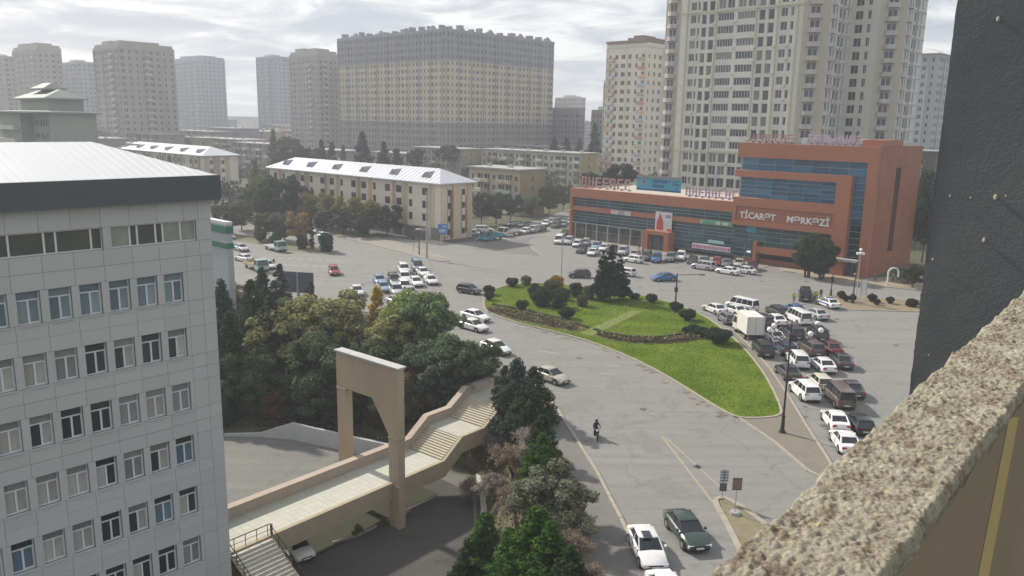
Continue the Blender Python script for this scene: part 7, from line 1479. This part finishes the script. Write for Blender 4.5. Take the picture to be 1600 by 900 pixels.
# signs on the median
R, g_ = root('road_sign', 1128, 784, 'grey road sign of two stacked plates at the median tip', 'sign', z0=.12); b = MB(); b.cyl((0, 0, 0), (0, 0, 2.6), .035, n=6); part('pole', b.mesh('pole', metal_m), R)
b = MB(); b.box(-.30, .34, -.06, -.03, 1.55, 2.55); [b.box(-.26, .30, -.07, -.061, 1.65+.22*k, 1.72+.22*k, 1) for k in range(4)]; b.box(-.02, .06, -.072, -.062, 1.6, 2.5, 1); part('sign_plate', b.mesh('sign_plate', [mat('sign_silver', (.45, .46, .48), rough=.5), mat('sign_dark', (.12, .13, .15), rough=.6)]), R)
b = MB(); b.box(-.26, .26, -.06, -.03, .85, 1.5); [b.box(-.24, .24, -.072, -.061, .95+.17*k, 1.02+.17*k, 1) for k in range(3)]; part('sign_plate', b.mesh('sign_plate', [mat('sign_grey_dark', (.14, .13, .13), rough=.6), mat('sign_dark2', (.06,)*3, rough=.6)]), R)
R, g_ = root('road_sign', 1148, 803, 'brown square road sign on a post on the median', 'sign', z0=.12); b = MB(); b.cyl((0, 0, 0), (0, 0, 2.7), .035, n=6); b.cyl((0, 0, 0), (0, 0, .2), .4, .35, 10); part('pole', b.mesh('pole', metal_m), R)
b = MB(); b.box(-.34, .34, -.06, -.03, 1.85, 2.75); b.box(-.34, .34, -.075, -.061, 2.68, 2.75, 1); b.box(-.34, .34, -.075, -.061, 1.85, 1.92, 1); part('sign_plate', b.mesh('sign_plate', [mat('sign_brown', (.20, .14, .12), rough=.6), mat('sign_brown_dark', (.08, .05, .05), rough=.6)]), R)
# blue sign before the mural, billboard back
R, g_ = root('street_sign', 692, 377, 'blue street sign board at the corner of the painted flats', 'sign'); b = MB(); b.cyl((0, 0, 0), (0, 0, 3), .06, n=6); part('pole', b.mesh('pole', metal_m), R); b = MB(); b.box(-1.1, 1.1, -.08, .08, 1.7, 3.9); b.box(-.9, .7, -.095, -.081, 2.0, 2.8, 1); b.box(-.2, .9, -.095, -.081, 3.2, 3.6, 1); part('sign_plate', b.mesh('sign_plate', [mat('street_blue', (.05, .17, .42), rough=.5), mat('street_pale', (.30, .42, .58), rough=.5)]), R)
g_ = AT(466, 441, 122); R = empty('billboard', (g_.x, g_.y, gz(g_.x, g_.y)), rad(-12), 'back of a grey blue billboard on posts above the wood', 'billboard'); zc_ = g_.z-R.location.z
b = MB(); b.box(-2.5, 2.5, -.1, .1, zc_-1.6, zc_+1.6); part('board', b.mesh('board', mat('board_back', (.13, .14, .18), rough=.7, noise=.15)), R)
b = MB(); [b.box(x-.05, x+.05, -.2, -.11, zc_-1.6, zc_+1.6, 0) for x in np.linspace(-2.4, 2.4, 9)]; [b.box(-2.5, 2.5, -.16, -.101, zc_+z-.04, zc_+z+.04) for z in (-1, 0, 1)]; part('ribs', b.mesh('ribs', mat('board_ribs', (.10, .11, .14), rough=.7)), R); b = MB(); b.box(-.12, .12, -.32, -.21, zc_-1.7, zc_+1.6); b.cyl((0, 0, -.5), (0, 0, zc_-1.6), .25, n=8); part('post', b.mesh('post', metal_m), R)
# ================================================================== HAZE
if HAZE:
    b = MB(); b.box(-1500, 1500, -40, 2200, -9, 96); me = b.mesh('haze', []); M = bpy.data.materials.new('haze'); M.use_nodes = True; t = M.node_tree; t.nodes.clear(); ou = N(t, 'ShaderNodeOutputMaterial'); pv = N(t, 'ShaderNodeVolumePrincipled'); pv.inputs['Density'].default_value = HAZE; pv.inputs['Color'].default_value = (.88, .93, 1, 1); pv.inputs['Anisotropy'].default_value = .2
    LK(t, pv.outputs[0], ou.inputs['Volume']); me.materials.append(M); o = part('haze', me, kind='stuff'); tag(o, 'thin pale haze filling the air over the city', 'haze')
